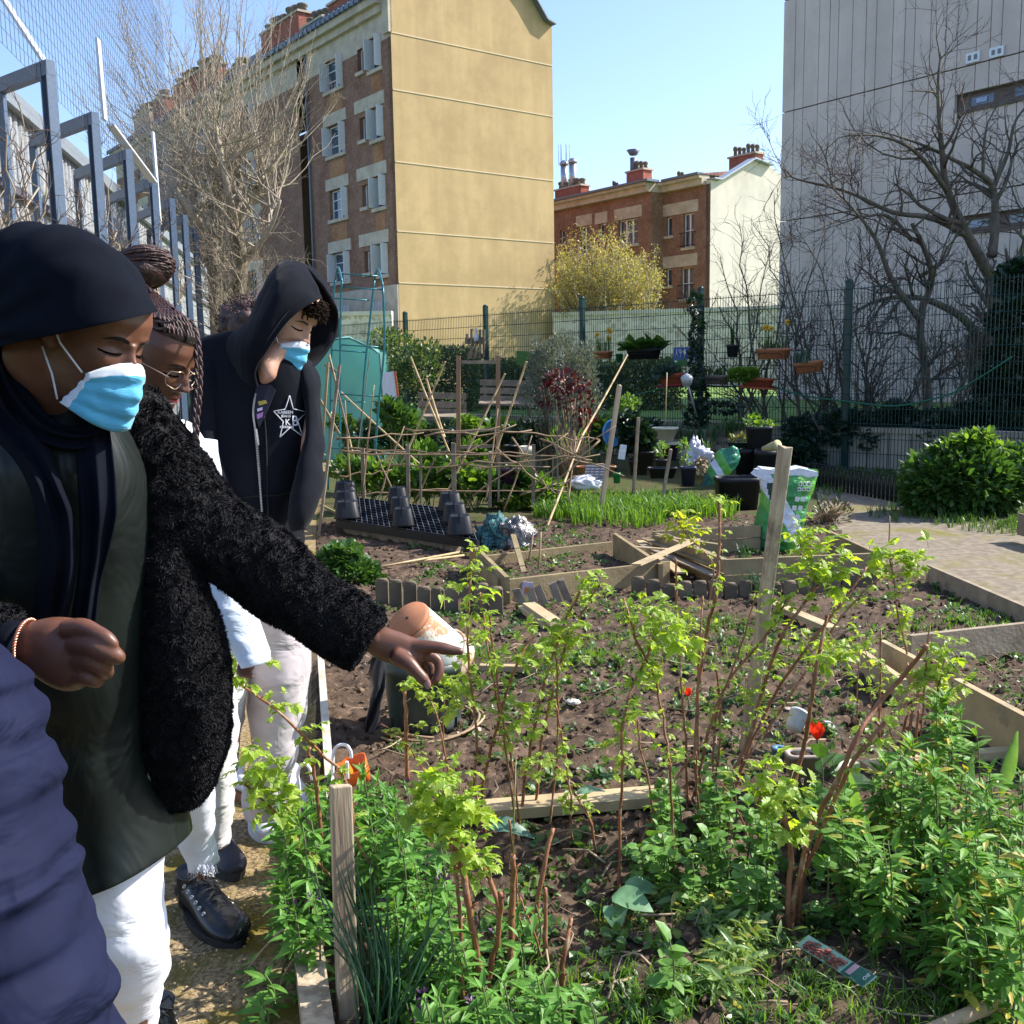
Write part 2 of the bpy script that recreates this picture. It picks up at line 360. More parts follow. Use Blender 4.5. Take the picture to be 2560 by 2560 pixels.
class Bld:
 """a building in its own frame: wall plane through o along d; s metres along d, z up, out = outward normal"""
 def __init__(s,root,o,d,out):s.r=root;s.o=Vector((o[0],o[1],0));s.d=Vector(d);s.n=Vector(out)
 def sz(s,x,y):p=VP(x,y,s.o,s.d);return(p-s.o).dot(s.d),p.z
 def pt(s,a,z,off=0):return s.o+s.d*a+Vector((0,0,z))+s.n*off
 def off(s,k):return Bld(s.r,s.o+s.n*k,s.d,s.n)
 def rect(s,m,a0,a1,z0,z1,off,mi=0):m.rect(s.pt(a0,z0,off),s.pt(a1,z0,off),s.pt(a1,z1,off),s.pt(a0,z1,off),mi)
 def slab(s,m,a0,a1,z0,z1,o0,o1,mi=0):
  m.prism([s.pt(a0,z0,o0),s.pt(a1,z0,o0),s.pt(a1,z1,o0),s.pt(a0,z1,o0)],s.n*(o1-o0),mi)
 def wall(s,a0,a1,z0,z1,holes,m_,name='wall',depth=.22,mb=None,band=None):
  m=mb or MB();S=sorted({a0,a1,*[h[0]for h in holes],*[h[1]for h in holes]});Z=sorted({z0,z1,*[h[2]for h in holes],*[h[3]for h in holes],*([band]if band else[])})
  S=[q for q in S if a0<=q<=a1];Z=[q for q in Z if z0<=q<=z1]
  for i in range(len(S)-1):
   for j in range(len(Z)-1):
    c,e=(S[i]+S[i+1])/2,(Z[j]+Z[j+1])/2
    if any(h[0]<c<h[1]and h[2]<e<h[3]for h in holes):continue
    s.rect(m,S[i],S[i+1],Z[j],Z[j+1],0,1 if band and e>band else 0)
  for h in holes:
   k=1 if band and(h[2]+h[3])/2>band else 0
   for q in(((h[0],h[2]),(h[1],h[2])),((h[1],h[2]),(h[1],h[3])),((h[1],h[3]),(h[0],h[3])),((h[0],h[3]),(h[0],h[2]))):
    m.rect(s.pt(*q[0],0),s.pt(*q[1],0),s.pt(*q[1],-depth),s.pt(*q[0],-depth),k)
  return m.build(name,m_,s.r)if mb is None else None
 def window(s,a0,a1,z0,z1,leaves=2,depth=.16,bars=1,shutters=0,curtain=False,sill=True,rail=False):
  fr=MB();w_=.055
  for q in((a0,a0+w_,z0,z1),(a1-w_,a1,z0,z1),(a0+w_,a1-w_,z0,z0+w_),(a0+w_,a1-w_,z1-w_,z1)):s.slab(fr,*q,-depth-.05,-depth)
  for k in range(1,leaves):
   c=a0+(a1-a0)*k/leaves;s.slab(fr,c-.05,c+.05,z0+w_,z1-w_,-depth-.045,-depth+.012)
  for k in range(1,bars+1):
   c=z0+(z1-z0)*k/(bars+1)
   for l in range(leaves):
    u0=a0+(a1-a0)*l/leaves+.055;u1=a0+(a1-a0)*(l+1)/leaves-.055;s.slab(fr,u0,u1,c-.018,c+.018,-depth-.04,-depth-.005)
  f=fr.build('window',white_m,s.r)
  g=MB();s.rect(g,a0+w_,a1-w_,z0+w_,z1-w_,-depth-.035);g.build('pane',glass_m,f)
  if curtain:
   c=MB();s.rect(c,a0+w_,a0+(a1-a0)*.4,z0+w_,z1-w_,-depth-.12);c.build('curtain',white_m,f)
  if shutters:
   for sd in(0,1):
    if shutters==1 and sd:continue
    sh=MB();a=(a0+.015)if sd==0 else(a1-.015)
    p=s.pt(a,z0+.03,-depth+.02);e=s.n*(.42)+s.d*(.12 if sd==0 else-.12)*0.3
    sh.prism([p,p+e,p+e+Vector((0,0,z1-z0-.06)),p+Vector((0,0,z1-z0-.06))],s.d*(.03 if sd==0 else-.03));sh.build('shutter',shut_m,s.r)
  if sill:
   q=MB();s.slab(q,a0-.1,a1+.1,z0-.14,z0-.002,-.1,.09);q.build('sill',stone_m,s.r)
  if rail:
   q=MB();zr=z0+.75
   for zz in(z0+.08,zr):q.tube([s.pt(a0-.1,zz,0),s.pt(a0-.1,zz,.22),s.pt(a1+.1,zz,.22),s.pt(a1+.1,zz,0)],.018,4)
   k=a0-.1
   while k<a1+.1:q.tube([s.pt(k,z0+.08,.22),s.pt(k,zr,.22)],.011,4,cap=False);k+=.11
   q.build('balcony_rail',plain('black_iron',(.02,.02,.025),.5),s.r)
shut_m=plain('pale_shutter',(.74,.74,.73),.6)
def chimney(root,base,w_,l_,z0,z1,m_,pots=4,cap=True,potm=None):
 m=MB();R=Matrix.Rotation(BRZ,3,'Z')
 m.box((base.x,base.y,(z0+z1)/2),(w_,l_,z1-z0),R);c=m.build('chimney',m_,root)
 q=MB();q.box((base.x,base.y,z1+.05),(w_+.16,l_+.16,.1),R);q.build('chimney_cap',stone_m,c)
 r=.5*l_/max(pots,1)
 for k in range(pots):
  p=base+BY*(-l_/2+l_*(k+.5)/pots);q=MB();h=.42+.08*((k*7)%3)
  q.lathe([(r*.75,z1+.1),(r*.62,z1+.1+h*.5),(r*.85,z1+.12+h*.6),(r*.9,z1+.1+h*.85),(r*.5,z1+.1+h),(r*.2,z1+.1+h)],(p.x,p.y,0),8);q.build('chimney_pot',potm or pot_m,c)
 return c
def building1():
 O=Vector((-4.4,42,0))
 r=empty('apartment_building',O,'five storey brown brick apartment block with a blank ochre rendered end wall','building',rz=BRZ)
 g=Bld(r,O,BX,-BY);W=8.1
 zr=VP(1395,70,O,BX).z
 prof=[(0,0),(W,0),(W,zr),(W-.45,zr+.12),(W-1.15,zr+.95),(4.05,zr+3.6),(1.15,zr+.95),(.45,zr+.1),(0,zr)]
 m=MB();m.prism([g.pt(a,z,0)for a,z in prof],BY*.3);m.build('gable_wall',yellow_m,r)
 m=MB()
 for(x0,y0,x1,y1)in((1001,82,1393,170),(1006,224,1390,296),(1011,403,1390,456),(1016,577,1393,610),(1016,705,1396,726)):
  z=(g.sz(x0,y0)[1]+g.sz(x1,y1)[1])/2;g.slab(m,.02,W-.02,z-.02,z+.02,.003,.022)
 m.build('joint_line',line_m,r)
 zl=VP(1001,82,O,BX).z
 m=MB();g.slab(m,-.06,W+.06,zl+.02,zr-.05,.02,.05)
 c=MB()
 for i in range(2,len(prof)-1):
  a,b2=g.pt(*prof[i],.06),g.pt(*prof[i+1],.06);c.beam(a+Vector((0,0,.04)),b2+Vector((0,0,.04)),.5,.06)
 c.build('roof_flashing',zinc_m,r)
 f=Bld(r,O,BY,-BX)
 rows=[((921,952,87,174),(891,905,105,168),(809,855,145,221)),((928,959,266,348),(899,913,281,339),(815,863,301,385)),
((935,965,440,520),(906,919,451,507),(829,869,471,543)),((942,970,612,687),(912,925,616,670),(830,876,630,700))]
 def cv(t):x0,x1,y0,y1=t;return f.sz(x1,(y0+y1)/2)[0],f.sz(x0,(y0+y1)/2)[0],f.sz((x0+x1)/2,y1)[1],f.sz((x0+x1)/2,y0)[1]
 tall=[cv(t[0])for t in rows];nar=[cv(t[1])for t in rows];wid=[cv(t[2])for t in rows]
 ta=(np.mean([t[0]for t in tall]),np.mean([t[1]for t in tall]));na=(np.mean([t[0]for t in nar]),np.mean([t[1]for t in nar]));wa=(np.mean([t[0]for t in wid]),np.mean([t[1]for t in wid]))
 z3=tall[3][2];dz=(tall[0][2]-tall[3][2])/3;Ht=np.mean([t[3]-t[2]for t in tall]);Hn=Ht*.72
 holes=[]
 for k in range(4):
  z=z3+dz*(3-k);holes.append((ta[0],ta[1],z,z+Ht,'T'));holes.append((na[0],na[1],z+Ht*.14,z+Ht*.86,'N'));holes.append((wa[0],wa[1],z,z+Ht,'W'))
  for u in(13.2,19,24.5,30):
   holes.append((u,u+1.5,z,z+Ht,'W'));holes.append((u+2.6,u+3.0,z+.2,z+Ht*.86,'N'))
 band=z3+dz*3+Ht*.75;z0b=f.sz(985,712)[1]
 S1=f.sz(770,400)[0]
 f.wall(0,S1,z0b,zr+.1,[h[:4]for h in holes if h[1]<S1],[brick1,stone_m],band=band)
 f2=f
 f2.wall(S1+.75,36,z0b,zr+.1,[h[:4]for h in holes if h[0]>S1+.7],[brick1,stone_m],band=band)
 m=MB();g2=f.off(-.5);g2.rect(m,S1-.02,S1+.8,0,zr,0);m.build('recess_wall',brick1,r)
 m=MB();m.tube([f.pt(S1+.35,1,-.3),f.pt(S1+.35,zr-.3,-.3)],.07,8);m.tube([f.pt(S1-.3,1,.09),f.pt(S1-.3,zr-.3,.09)],.05,8);m.build('downpipe',zinc_m,r)
 m=MB();f.slab(m,0.01,36,.5,z0b,-.2,.06);m.build('plinth',stone_m,r)
 for i,h in enumerate(holes):
  a0,a1,za,zb,t=h
  if t=='N':f.window(a0,a1,za,zb,1,bars=0,depth=.18)
  elif t=='T':f.window(a0,a1,za,zb,1,bars=0,shutters=2,curtain=False)
  else:f.window(a0,a1,za,zb,2,bars=2,shutters=2 if i%3 else 1,curtain=(i%2==0))
  if t=='T' and zb<band:
   m=MB();f.slab(m,a0-.15,na[1]+.35,zb+.02,zb+.52,-.02,.045);m.build('lintel',stone_m,r)
  if t=='W' and zb<band:
   m=MB();f.slab(m,a0-.2,a1+.25,zb+.02,zb+.5,-.02,.045);m.build('lintel',stone_m,r)
  if t in 'TW' and za>z3-1:
   m=MB();f.slab(m,a0+.1,a1-.1,za-.95,za-.25,-.02,.012);m.build('brick_infill',brick2,r)
 m=MB();f.slab(m,.5,36,zr-.75,zr-.45,-.05,.18);f.slab(m,.5,36,zr-.45,zr-.15,-.05,.38);f.slab(m,.0,.5,zr-1.6,zr+.25,-.05,.10);m.build('cornice',stone_m,r)
 m=MB();f.slab(m,.5,36,zr-.14,zr+.02,-.05,.5)
 k=.7
 while k<36:f.slab(m,k,k+.05,zr-.2,zr+.05,.44,.54);k+=.42
 m.build('gutter',zinc_m,r)
 m=MB();m.prism([f.pt(.3,zr,.45),f.pt(.3,zr+3.4,-3.9),f.pt(.3,zr,-7.9)],BY*35.6);m.build('roof',slate_m,r)
 m=MB();g3=Bld(r,O+BX*W,BY,BX);m.rect(g3.pt(.3,0),g3.pt(36,0),g3.pt(36,zr),g3.pt(.3,zr));m.build('rear_wall',brick1,r)
 fb=f.off(-1.5)
 for(x0,x1,yt,yb,mm,n)in((838,934,-8,69,brick3,6),(772,828,62,120,stone_m,4),(668,768,62,130,brick3,7),(585,622,175,250,stone_m,4),(447,555,190,260,brick3,7),(395,425,250,300,brick3,4),(347,390,285,320,stone_m,4)):
  s0,_=fb.sz(x1,yb);s1,z1=fb.sz(x0,yt);zt=fb.sz((x0+x1)/2,yt)[1]
  chimney(r,fb.pt((s0+s1)/2,0,0),.75,abs(s1-s0),zr,zt,mm,n)
 m=MB();
 for x0,x1 in((845,880),(935,970)):
  s0=f.sz(x1,770)[0];s1=f.sz(x0,770)[0];k=s0;
  while k<s1:m.tube([f.pt(k,3.1,.15),f.pt(k,4.3,.15)],.02,4);k+=.13
 m.build('railing',white_m,r)
tile_m=None
def tilemat(name,c1,c2,c3,w_=.22,h_=.3):
 m,nt,bs,out=_new(name);co=_coord(nt);sp=_n(nt,'ShaderNodeSeparateXYZ');nt.links.new(co,sp.inputs[0])
 cb=_n(nt,'ShaderNodeCombineXYZ');nt.links.new(sp.outputs[1],cb.inputs[0]);nt.links.new(sp.outputs[0],cb.inputs[1])
 b=_n(nt,'ShaderNodeTexBrick');nt.links.new(cb.outputs[0],b.inputs['Vector']);b.inputs['Scale'].default_value=1
 b.inputs['Brick Width'].default_value=w_;b.inputs['Row Height'].default_value=h_;b.inputs['Mortar Size'].default_value=.03
 b.inputs['Color1'].default_value=rgb(c1);b.inputs['Color2'].default_value=rgb(c2);b.inputs['Mortar'].default_value=rgb(c3)
 nt.links.new(_mix(nt,_ramp(nt,_noise(nt,.8,5,vec=co),.4,.7),b.outputs['Color'],c3),bs.inputs['Base Color']);bs.inputs['Roughness'].default_value=.8
 _bump(nt,bs,b.outputs['Fac'],-.6,.03);return m
slate_m=tilemat('slate',(.10,.115,.14),(.075,.085,.10),(.04,.045,.05))
tile_m=tilemat('clay_tile',(.36,.15,.085),(.27,.105,.065),(.10,.045,.035))
def building2():
 O=Vector((10.6,55,0));r=empty('brick_apartment_building',O,'low brown brick building with a red tiled roof and a pale cream end wall','building',rz=BRZ)
 g=Bld(r,O,BX,-BY);f=Bld(r,O,BY,-BX);pr=[g.sz(x,y)for x,y in((1776,458),(1796,452),(1880,400),(1935,415))]
 ze=pr[0][1];top=pr[2];L=9
 prof=[(0,0),(L,0),(L,ze-.3),(pr[1][0]+.0,pr[1][1])]
 prof=[(0,0),(L,0),(L,top[1]-1.6),(top[0]+1.5,top[1]-.2),top,pr[1],(0,pr[1][1])]
 m=MB();m.prism([g.pt(a,z)for a,z in prof],BY*.3);m.build('gable_wall',creamw_m,r)
 m=MB()
 for i in range(3,6):m.beam(g.pt(*prof[i],.0)+Vector((0,0,.06)),g.pt(*prof[i+1],.0)+Vector((0,0,.06)),.6,.07)
 m.build('roof_flashing',plain('pale_zinc',(.38,.43,.5),.5,.2),r)
 SA=3.4;DE=.93;f2=f.off(DE)
 def cv(fc,t):x0,x1,y0,y1=t;return fc.sz(x1,(y0+y1)/2)[0],fc.sz(x0,(y0+y1)/2)[0],fc.sz((x0+x1)/2,y1)[1],fc.sz((x0+x1)/2,y0)[1]
 hA=[cv(f,t)for t in((1708,1735,533,618),(1665,1680,543,590),(1702,1733,668,748),(1664,1679,672,715))]
 hB=[cv(f2,t)for t in((1546,1595,548,612),(1497,1510,560,598),(1450,1472,566,635),(1546,1595,676,745),(1450,1472,690,760),(1400,1412,575,610))]
 f.wall(.0,SA,.5,ze,hA,[brick1]);f2.wall(SA,24,.5,ze,hB,[brick1])
 m=MB();m.rect(f.pt(SA,.5),f2.pt(SA,.5),f2.pt(SA,ze),f.pt(SA,ze));m.build('return_wall',brick1,r)
 for i,h in enumerate(hA):f.window(*h,leaves=2 if i%2==0 else 1,bars=1 if i%2==0 else 0,rail=(i%2==0),curtain=(i==0))
 for i,h in enumerate(hB):f2.window(*h,leaves=3 if i in(0,3)else(1 if i in(1,5)else 2),bars=1)
 for fc,hs,grp in((f,hA,((0,1),(2,3))),(f2,hB,((0,0),(1,1),(2,2),(3,3)))):
  for a,b2 in grp:
   m=MB();q0=min(hs[a][0],hs[b2][0])-.3;q1=max(hs[a][1],hs[b2][1])+.3;zt=max(hs[a][3],hs[b2][3]);fc.slab(m,q0,q1,zt+.03,zt+.65,-.02,.04);m.build('lintel',stone_m,r)
 m=MB();a0,a1,z0,z1=hA[0];f.slab(m,a0,a1,z0-1.1,z0-.4,-.02,.015);m.build('brick_infill',brick2,r)
 m=MB();f.slab(m,.02,SA,.5,3.0,-.02,.08);f2.slab(m,SA,24,.5,3.0,-.02,.08);m.build('plinth',stone_m,r)
 m=MB();f.slab(m,.35,SA-.01,ze-.02,ze+.3,-.3,.3);f2.slab(m,SA,24,ze-.02,ze+.3,-1.2,.3);f.slab(m,.35,SA-.01,ze+.3,ze+.45,-.3,.5);f2.slab(m,SA+.01,24,ze+.3,ze+.45,-1.2,.5);m.build('cornice',stone_m,r)
 m=MB();f.slab(m,.35,SA-.4,ze+.46,ze+.58,-.3,.62);f2.slab(m,SA-.3,24,ze+.46,ze+.58,-.3,.62);m.build('gutter',zinc_m,r)
 zr=top[1]-.25;m=MB();rl=4.6
 m.prism([f.pt(.3,ze+.5,.5),f.pt(.3,zr,-rl),f.pt(.3,ze+.5,-9)],BY*25)
 m.prism([f2.pt(SA,ze+.5,.5),f2.pt(SA+2.3,zr-.9,-3.2),f2.pt(24,zr-.9,-3.2),f2.pt(24,ze+.5,.5)],Vector((0,0,-.06)))
 m.prism([f2.pt(SA,ze+.5,.5),f.pt(SA,ze+.5,.2),f2.pt(SA+2.3,zr-.9,-3.2)],Vector((0,0,-.05)))
 m.build('roof',tile_m,r)
 for(x0,x1,yt,yb,mm,n,dp)in((1571,1625,430,480,brick3,4,-3.0),(1528,1549,480,505,stone_m,3,-1.6),(1690,1712,455,480,stone_m,2,-1.9),(1826,1905,392,420,brick3,6,-4.6),(1393,1468,472,520,brick3,5,-3.2)):
  fb=f.off(dp);s0=fb.sz(x1,yb)[0];s1=fb.sz(x0,yb)[0];zt=fb.sz((x0+x1)/2,yt)[1]
  c=chimney(r,fb.pt((s0+s1)/2,0,0),.7,max(.5,abs(s1-s0)-.4),ze,zt,mm,n)
  if x0==1571:
   m=MB();p=fb.pt((s0+s1)/2+.5,zt,0);m.tube([p,p+Vector((0,0,.9))],.2,10);m.lathe([(.22,1.05),(.42,1.35),(.0,1.4)],p,8);m.build('metal_cowl',zinc_m,c)
  if x0==1393:
   m=MB()
   for dx in(-.1,.75):
    p=fb.pt((s0+s1)/2+dx,zt,0);m.tube([p,p+Vector((0,0,1.6))],.24,12);m.lathe([(.3,1.6),(.3,1.75),(.15,1.9),(.0,1.9)],p,10)
   m.build('steel_flue',plain('steel',(.5,.52,.55),.3,.8),c)
   m=MB()
   for a in range(6):q=p+Vector((math.cos(a)*.35,math.sin(a)*.35,1.6));m.tube([q,q+Vector((0,0,1.3))],.02,4)
   m.build('flue_ladder_cage',zinc_m,c)
def building3():
 O=Vector((7.0,27,0));D=Vector((.6,-.8,0));N=Vector((-.8,-.6,0));r=empty('concrete_panel_building',O,'tall pale grey building with ribbed concrete cladding panels and strip windows behind the bare trees','building',rz=math.atan2(-.8,.6))
 f=Bld(r,O,D,N);pm=streakmat('panel_concrete',(.66,.545,.47),(.56,.465,.40),(1.5,1.5,.08));gm=plain('panel_joint',(.36,.32,.29),.9);brn=plain('brown_frame',(.13,.085,.065),.6)
 z1=f.sz(1942,285)[1];z2=f.sz(1937,555)[1];dz=z1-z2
 w1=[f.sz(2407,235)[0],16,f.sz(2480,262)[1],f.sz(2480,216)[1]]
 w2=[f.sz(2395,555)[0],16,f.sz(2480,573)[1],f.sz(2480,530)[1]];w3=[f.sz(2390,860)[0],16,f.sz(2460,885)[1],f.sz(2460,835)[1]]
 m=MB();f.rect(m,0,17,-.1,z1+dz+.85,-.27);f.rect(m,0,0.001,-.1,z1+dz+.85,0);m.rect(f.pt(0,-.1,-.27),f.pt(0,-.1,-6),f.pt(0,z1+dz+.85,-6),f.pt(0,z1+dz+.85,-.27))
 m.build('wall',gm,r)
 rr=random.Random(3)
 for k in range(-1,3):
  zb=z2+dz*(k-0)-dz*0;za,zt=z2+dz*k,min(z1+dz+.85,z2+dz*(k+1)-.03)
  za=max(za,-.1)if k>-1 else z2-dz*2
  m=MB();s=0.0;i=0
  while s<17:
   w_=(.36,.27,.44,.30,.24,.40)[i%6];i+=1;s1=min(17,s+w_)
   cuts=[w for w in(w1,w2,w3)if w[0]<(s+s1)/2<w[1]and w[2]<zt and w[3]>za]
   segs=[(za,zt)]
   for w in cuts:
    ns=[]
    for(a,b2)in segs:
     if w[2]>a:ns.append((a,min(b2,w[2])))
     if w[3]<b2:ns.append((max(a,w[3]),b2))
    segs=[q for q in ns if q[1]-q[0]>.02]
   for a,b2 in segs:f.slab(m,s,s1-(.014 if i%3 else .024),a,b2,-.1,(.0,.012,.004)[i%3])
   s=s1
  m.build('cladding_panel',pm,r)
 for w in(w1,w2,w3):
  m=MB();f.slab(m,w[0]+.05,16,w[2]+.03,w[3]-.03,-.24,-.16);f.slab(m,w[0]-.02,16,w[2]-.06,w[2]-.003,-.12,.05)
  fr=m.build('window',brn,r)
  m=MB();s=w[0]+.12;i=0
  while s<15:
   wd=(.5,1.6,.9)[i%3];f.rect(m,s,s+wd,w[2]+.1,w[3]-.1,-.155);s+=wd+.45;i+=1
  m.build('pane',glass_m,fr)
  m=MB();s=w[0]+.12;f.slab(m,s+.12,s+.36,w[2]+.14,w[3]-.14,-.15,-.13);m.build('sash_sky_reflection',plain('sky_reflection_blue',(.35,.42,.6),.2),fr)  # opaque pale blue slab: sky reflection put into the sash colour
 for t in((2418,2452,132,157),(2477,2512,118,143)):
  a0=f.sz(t[0],(t[2]+t[3])/2)[0];a1=f.sz(t[1],(t[2]+t[3])/2)[0];za=f.sz((t[0]+t[1])/2,t[3])[1];zb=f.sz((t[0]+t[1])/2,t[2])[1]
  m=MB();f.slab(m,a0,a1,za,zb,.012,.06);v=m.build('vent',white_m,r)
  m=MB();c=(a0+a1)/2;f.slab(m,a0+.05,c-.03,za+.05,zb-.05,.055,.065);f.slab(m,c+.03,a1-.05,za+.05,zb-.05,.055,.065);m.build('vent_grille',plain('grille_grey',(.2,.2,.22),.7),v)
def building4():
 O=Vector((-6.45,12.9,0));D=Vector((-.18,.984,0));N=Vector((.984,.18,0));r=empty('sports_hall',O,'low light grey hall clad in corrugated metal behind the blue steel frames','building',rz=math.atan2(.984,-.18))
 f=Bld(r,O,D,N);z=f.sz(0,262)[1];pm=streakmat('corrugated_cladding',(.36,.375,.38),(.28,.295,.31))
 m=MB();s=-9.0;pts=[]
 while s<34:
  for a,o in((0,0),(.09,0),(.13,.05),(.22,.05),(.26,0)):pts.append((s+a,o))
  s+=.26
 for i in range(len(pts)-1):
  (a,o),(b2,p)=pts[i],pts[i+1]
  if b2-a>1e-4:m.rect(f.pt(a,0,o),f.pt(b2,0,p),f.pt(b2,z,p),f.pt(a,z,o))
 m.build('wall',pm,r)
 m=MB();f.slab(m,-9,34,z,z+.22,-.5,.16);m.build('roof_edge',plain('grey_flashing',(.22,.25,.28),.5),r)
 m=MB();m.prism([f.pt(-9,z+.05,-.1),f.pt(34,z+.05,-.1),f.pt(34,z+1.2,-8),f.pt(-9,z+1.2,-8)],(0,0,-.1));m.build('roof',slate_m,r)
 m=MB()
 for zz in(z-1.15,z-2.3):f.slab(m,-9,34,zz,zz+.1,.06,.14)
 m.build('wall_rail',plain('dark_rail',(.09,.08,.1),.6),r)
building1();building2();building3();building4()
def stonewallmat():
 m,nt,bs,out=_new('rubble_stone');co=_coord(nt);v=_n(nt,'ShaderNodeTexVoronoi');v.inputs['Scale'].default_value=4.2;nt.links.new(co,v.inputs['Vector'])
 sx_=_n(nt,'ShaderNodeSeparateColor');nt.links.new(v.outputs['Color'],sx_.inputs[0]);c=_mix(nt,sx_.outputs[0],(.74,.66,.53),(.42,.36,.28));v2=_n(nt,'ShaderNodeTexVoronoi',feature='DISTANCE_TO_EDGE');v2.inputs['Scale'].default_value=4.2;nt.links.new(co,v2.inputs['Vector'])
 c=_mix(nt,_ramp(nt,v2.outputs[0],.02,.09,1,0),c,(.72,.64,.52));nt.links.new(c,bs.inputs['Base Color']);bs.inputs['Roughness'].default_value=.95
 _bump(nt,bs,v2.outputs[0],.6,.04);return m
rub_m=stonewallmat()
for nm,a,b2,zt,lab in(('stone_wall',(2.0,46.4),(14,43),3.75,'light rubble stone wall with a cap right of the ochre end wall'),('stone_wall',(-16,41.6),(-4.6,41.2),3.65,'light rubble stone wall with a cap left of the ochre end wall')):
 m=MB();m.beam((a[0],a[1],zt/2),(b2[0],b2[1],zt/2),.35,zt);r=empty(nm,(a[0],a[1],0),lab,'wall');m.build('wall_body',rub_m,r)
 m=MB();m.beam((a[0],a[1],zt+.08),(b2[0],b2[1],zt+.08),.5,.16);m.build('coping',creamw_m,r)
 # ================================================================ FRAMES, NET, TREES, SHRUBS
blue_m=plain('blue_grey_steel',(.085,.13,.20),.5,.1);pale_m=plain('pale_steel',(.55,.58,.60),.45)
tops=[((118,172),4.5,(0,217)),((232,298),4.5,(82,355)),((318,388),4.5,(192,438)),((383,456),4.5,(272,500)),((428,507),4.5,(338,545)),((461,547),4.5,(372,583)),((488,577),4.5,(430,600))]
fords=['nearest','second','third','fourth','fifth','sixth','farthest']
for i,(t,z,e)in enumerate(tops):
 p=G(*t,z);q=G(*e,z);p0=Vector((p.x,p.y,-.1));q0=Vector((q.x,q.y,1.5 if i in(1,2,3)else 2.6))
 r=empty('steel_frame',(p.x,p.y,0),'%s of the blue grey steel post frames along the climbing hedge on the left'%fords[i],'steel frame','blue steel frames in a row')
 m=MB();ax=(q-p).normalized();W=.13
 m.beam(p0,p+Vector((0,0,.05)),W,.02,up=ax.cross(Vector((0,0,1))));m.beam(p0+ax*.05,p+ax*.05+Vector((0,0,.05)),.02,.1,up=ax.cross(Vector((0,0,1))));m.beam(p0-ax*.062,p-ax*.062,.012,.1,up=ax.cross(Vector((0,0,1))))
 k=1.0
 while k<4.4:m.tube([(p.x+.0,p.y-.015,k),(p.x+.0,p.y-.03,k)],.014,6);k+=.33
 m.build('post',blue_m,r)
 m=MB();m.beam(p-ax*.07+Vector((0,0,.0)),q,.09,.14);m.build('arm',blue_m,r)
 m=MB();m.beam(q0,q,.08,.08);m.build('hanger',blue_m,r)
 b_=[(((-8,-28),5.9),((122,172),4.5)),(((244,97),6.1),((262,300),4.4)),None,(((382,330),6.0),((400,560),3.7))][i]if i<4 else None
 if b_:
  m=MB();a=P(*b_[0][0],p.y*.98);c=P(*b_[1][0],p.y*.985);m.beam(a,c,.10 if i else .12,.03);m.build('brace',pale_m,r)
 if i==2:
  m=MB();m.beam(P(276,312,13.6),P(384,455,15.8),.11,.03);m.build('brace',pale_m,r)
def build_net():
 a=G(*tops[0][0],4.5);b2=G(*tops[6][0],4.5);a=Vector((a.x,a.y,0));b2=Vector((b2.x,b2.y,0));d=(b2-a).normalized();a0=a-d*7;n=Vector((d.y,-d.x,0))
 m=MB();L=16.5;k=0
 while k<L:m.tube([a0+d*k-n*.1+Vector((0,0,4.4)),a0+d*k-n*.1+Vector((0,0,8.2-.02*k))],.0028,3,cap=False);k+=.14
 z=4.4
 while z<8.2:m.tube([a0-n*.1+Vector((0,0,z)),a0+d*L-n*.1+Vector((0,0,z))],.0028,3,cap=False);z+=.14
 thing(m,'ball_net',plain('net_cord',(.05,.06,.08),.8),'dark square mesh ball net stretched above the blue steel frames','net')
build_net()
bark_tan=mat('tan_bark',(.40,.33,.24),(.25,.205,.15),rough=.9,scale=14,stretch=(1,1,.3),c3=(.17,.18,.07),scale3=3)
bark_grey=mat('grey_bark',(.16,.13,.095),(.085,.07,.05),rough=.9,scale=12,stretch=(1,1,.3),bump=.4,bscale=30,c3=(.12,.125,.05),scale3=2)
twig_red=mat('reddish_twig',(.10,.065,.05),(.07,.05,.04),rough=.85,scale=8)
budm=plain('bud',(.42,.33,.19),.7)
def wander(p,d,L,n,rnd,amt,up=0.0,grav=0.0):
 pts=[p.copy()];d=d.normalized()
 for i in range(n):
  d=(d+Vector((rnd.gauss(0,amt),rnd.gauss(0,amt),rnd.gauss(0,amt)+up-grav*i/n))).normalized();pts.append(pts[-1]+d*(L/n))
 return pts
def spawn(mb,pts,r0,r1,level,rnd,spec):
 """tube along pts, then children; spec[level] = (count per metre, length, angle deg, wander, up, sides)"""
 n=len(pts);rad=[r0+(r1-r0)*(i/(n-1))**.8 for i in range(n)]
 mb[min(level,len(mb)-1)].tube(pts,rad,7 if r0>.05 else(5 if r0>.015 else 3),cap=r0>.03)
 if level>=len(spec):return
 cpm,Lc,ang,wd,up=spec[level][:5];start=spec[level][5]if len(spec[level])>5 else .15
 L=sum((pts[i+1]-pts[i]).length for i in range(n-1));c=cpm*L;c=int(c)+(rnd.random()<c%1)
 for _ in range(c):
  t=start+(1-start)*rnd.random();k=t*(n-1);i=min(int(k),n-2);p=pts[i].lerp(pts[i+1],k-i);d=(pts[i+1]-pts[i]).normalized()
  ax=d.orthogonal().normalized();ax=Quaternion(d,rnd.uniform(0,6.283))@ax
  a=math.radians(ang*rnd.uniform(.65,1.3));nd=(Quaternion(ax,a)@d);rr=(r0+(r1-r0)*t)*rnd.uniform(.45,.7)
  LL=Lc*rnd.uniform(.55,1.25)*(1-.45*t);spawn(mb,wander(p,nd,LL,5 if level<2 else 4,rnd,wd,up),max(rr,spec[level][6]if len(spec[level])>6 else .002),max(rr*.3,.0018),level+1,rnd,spec)
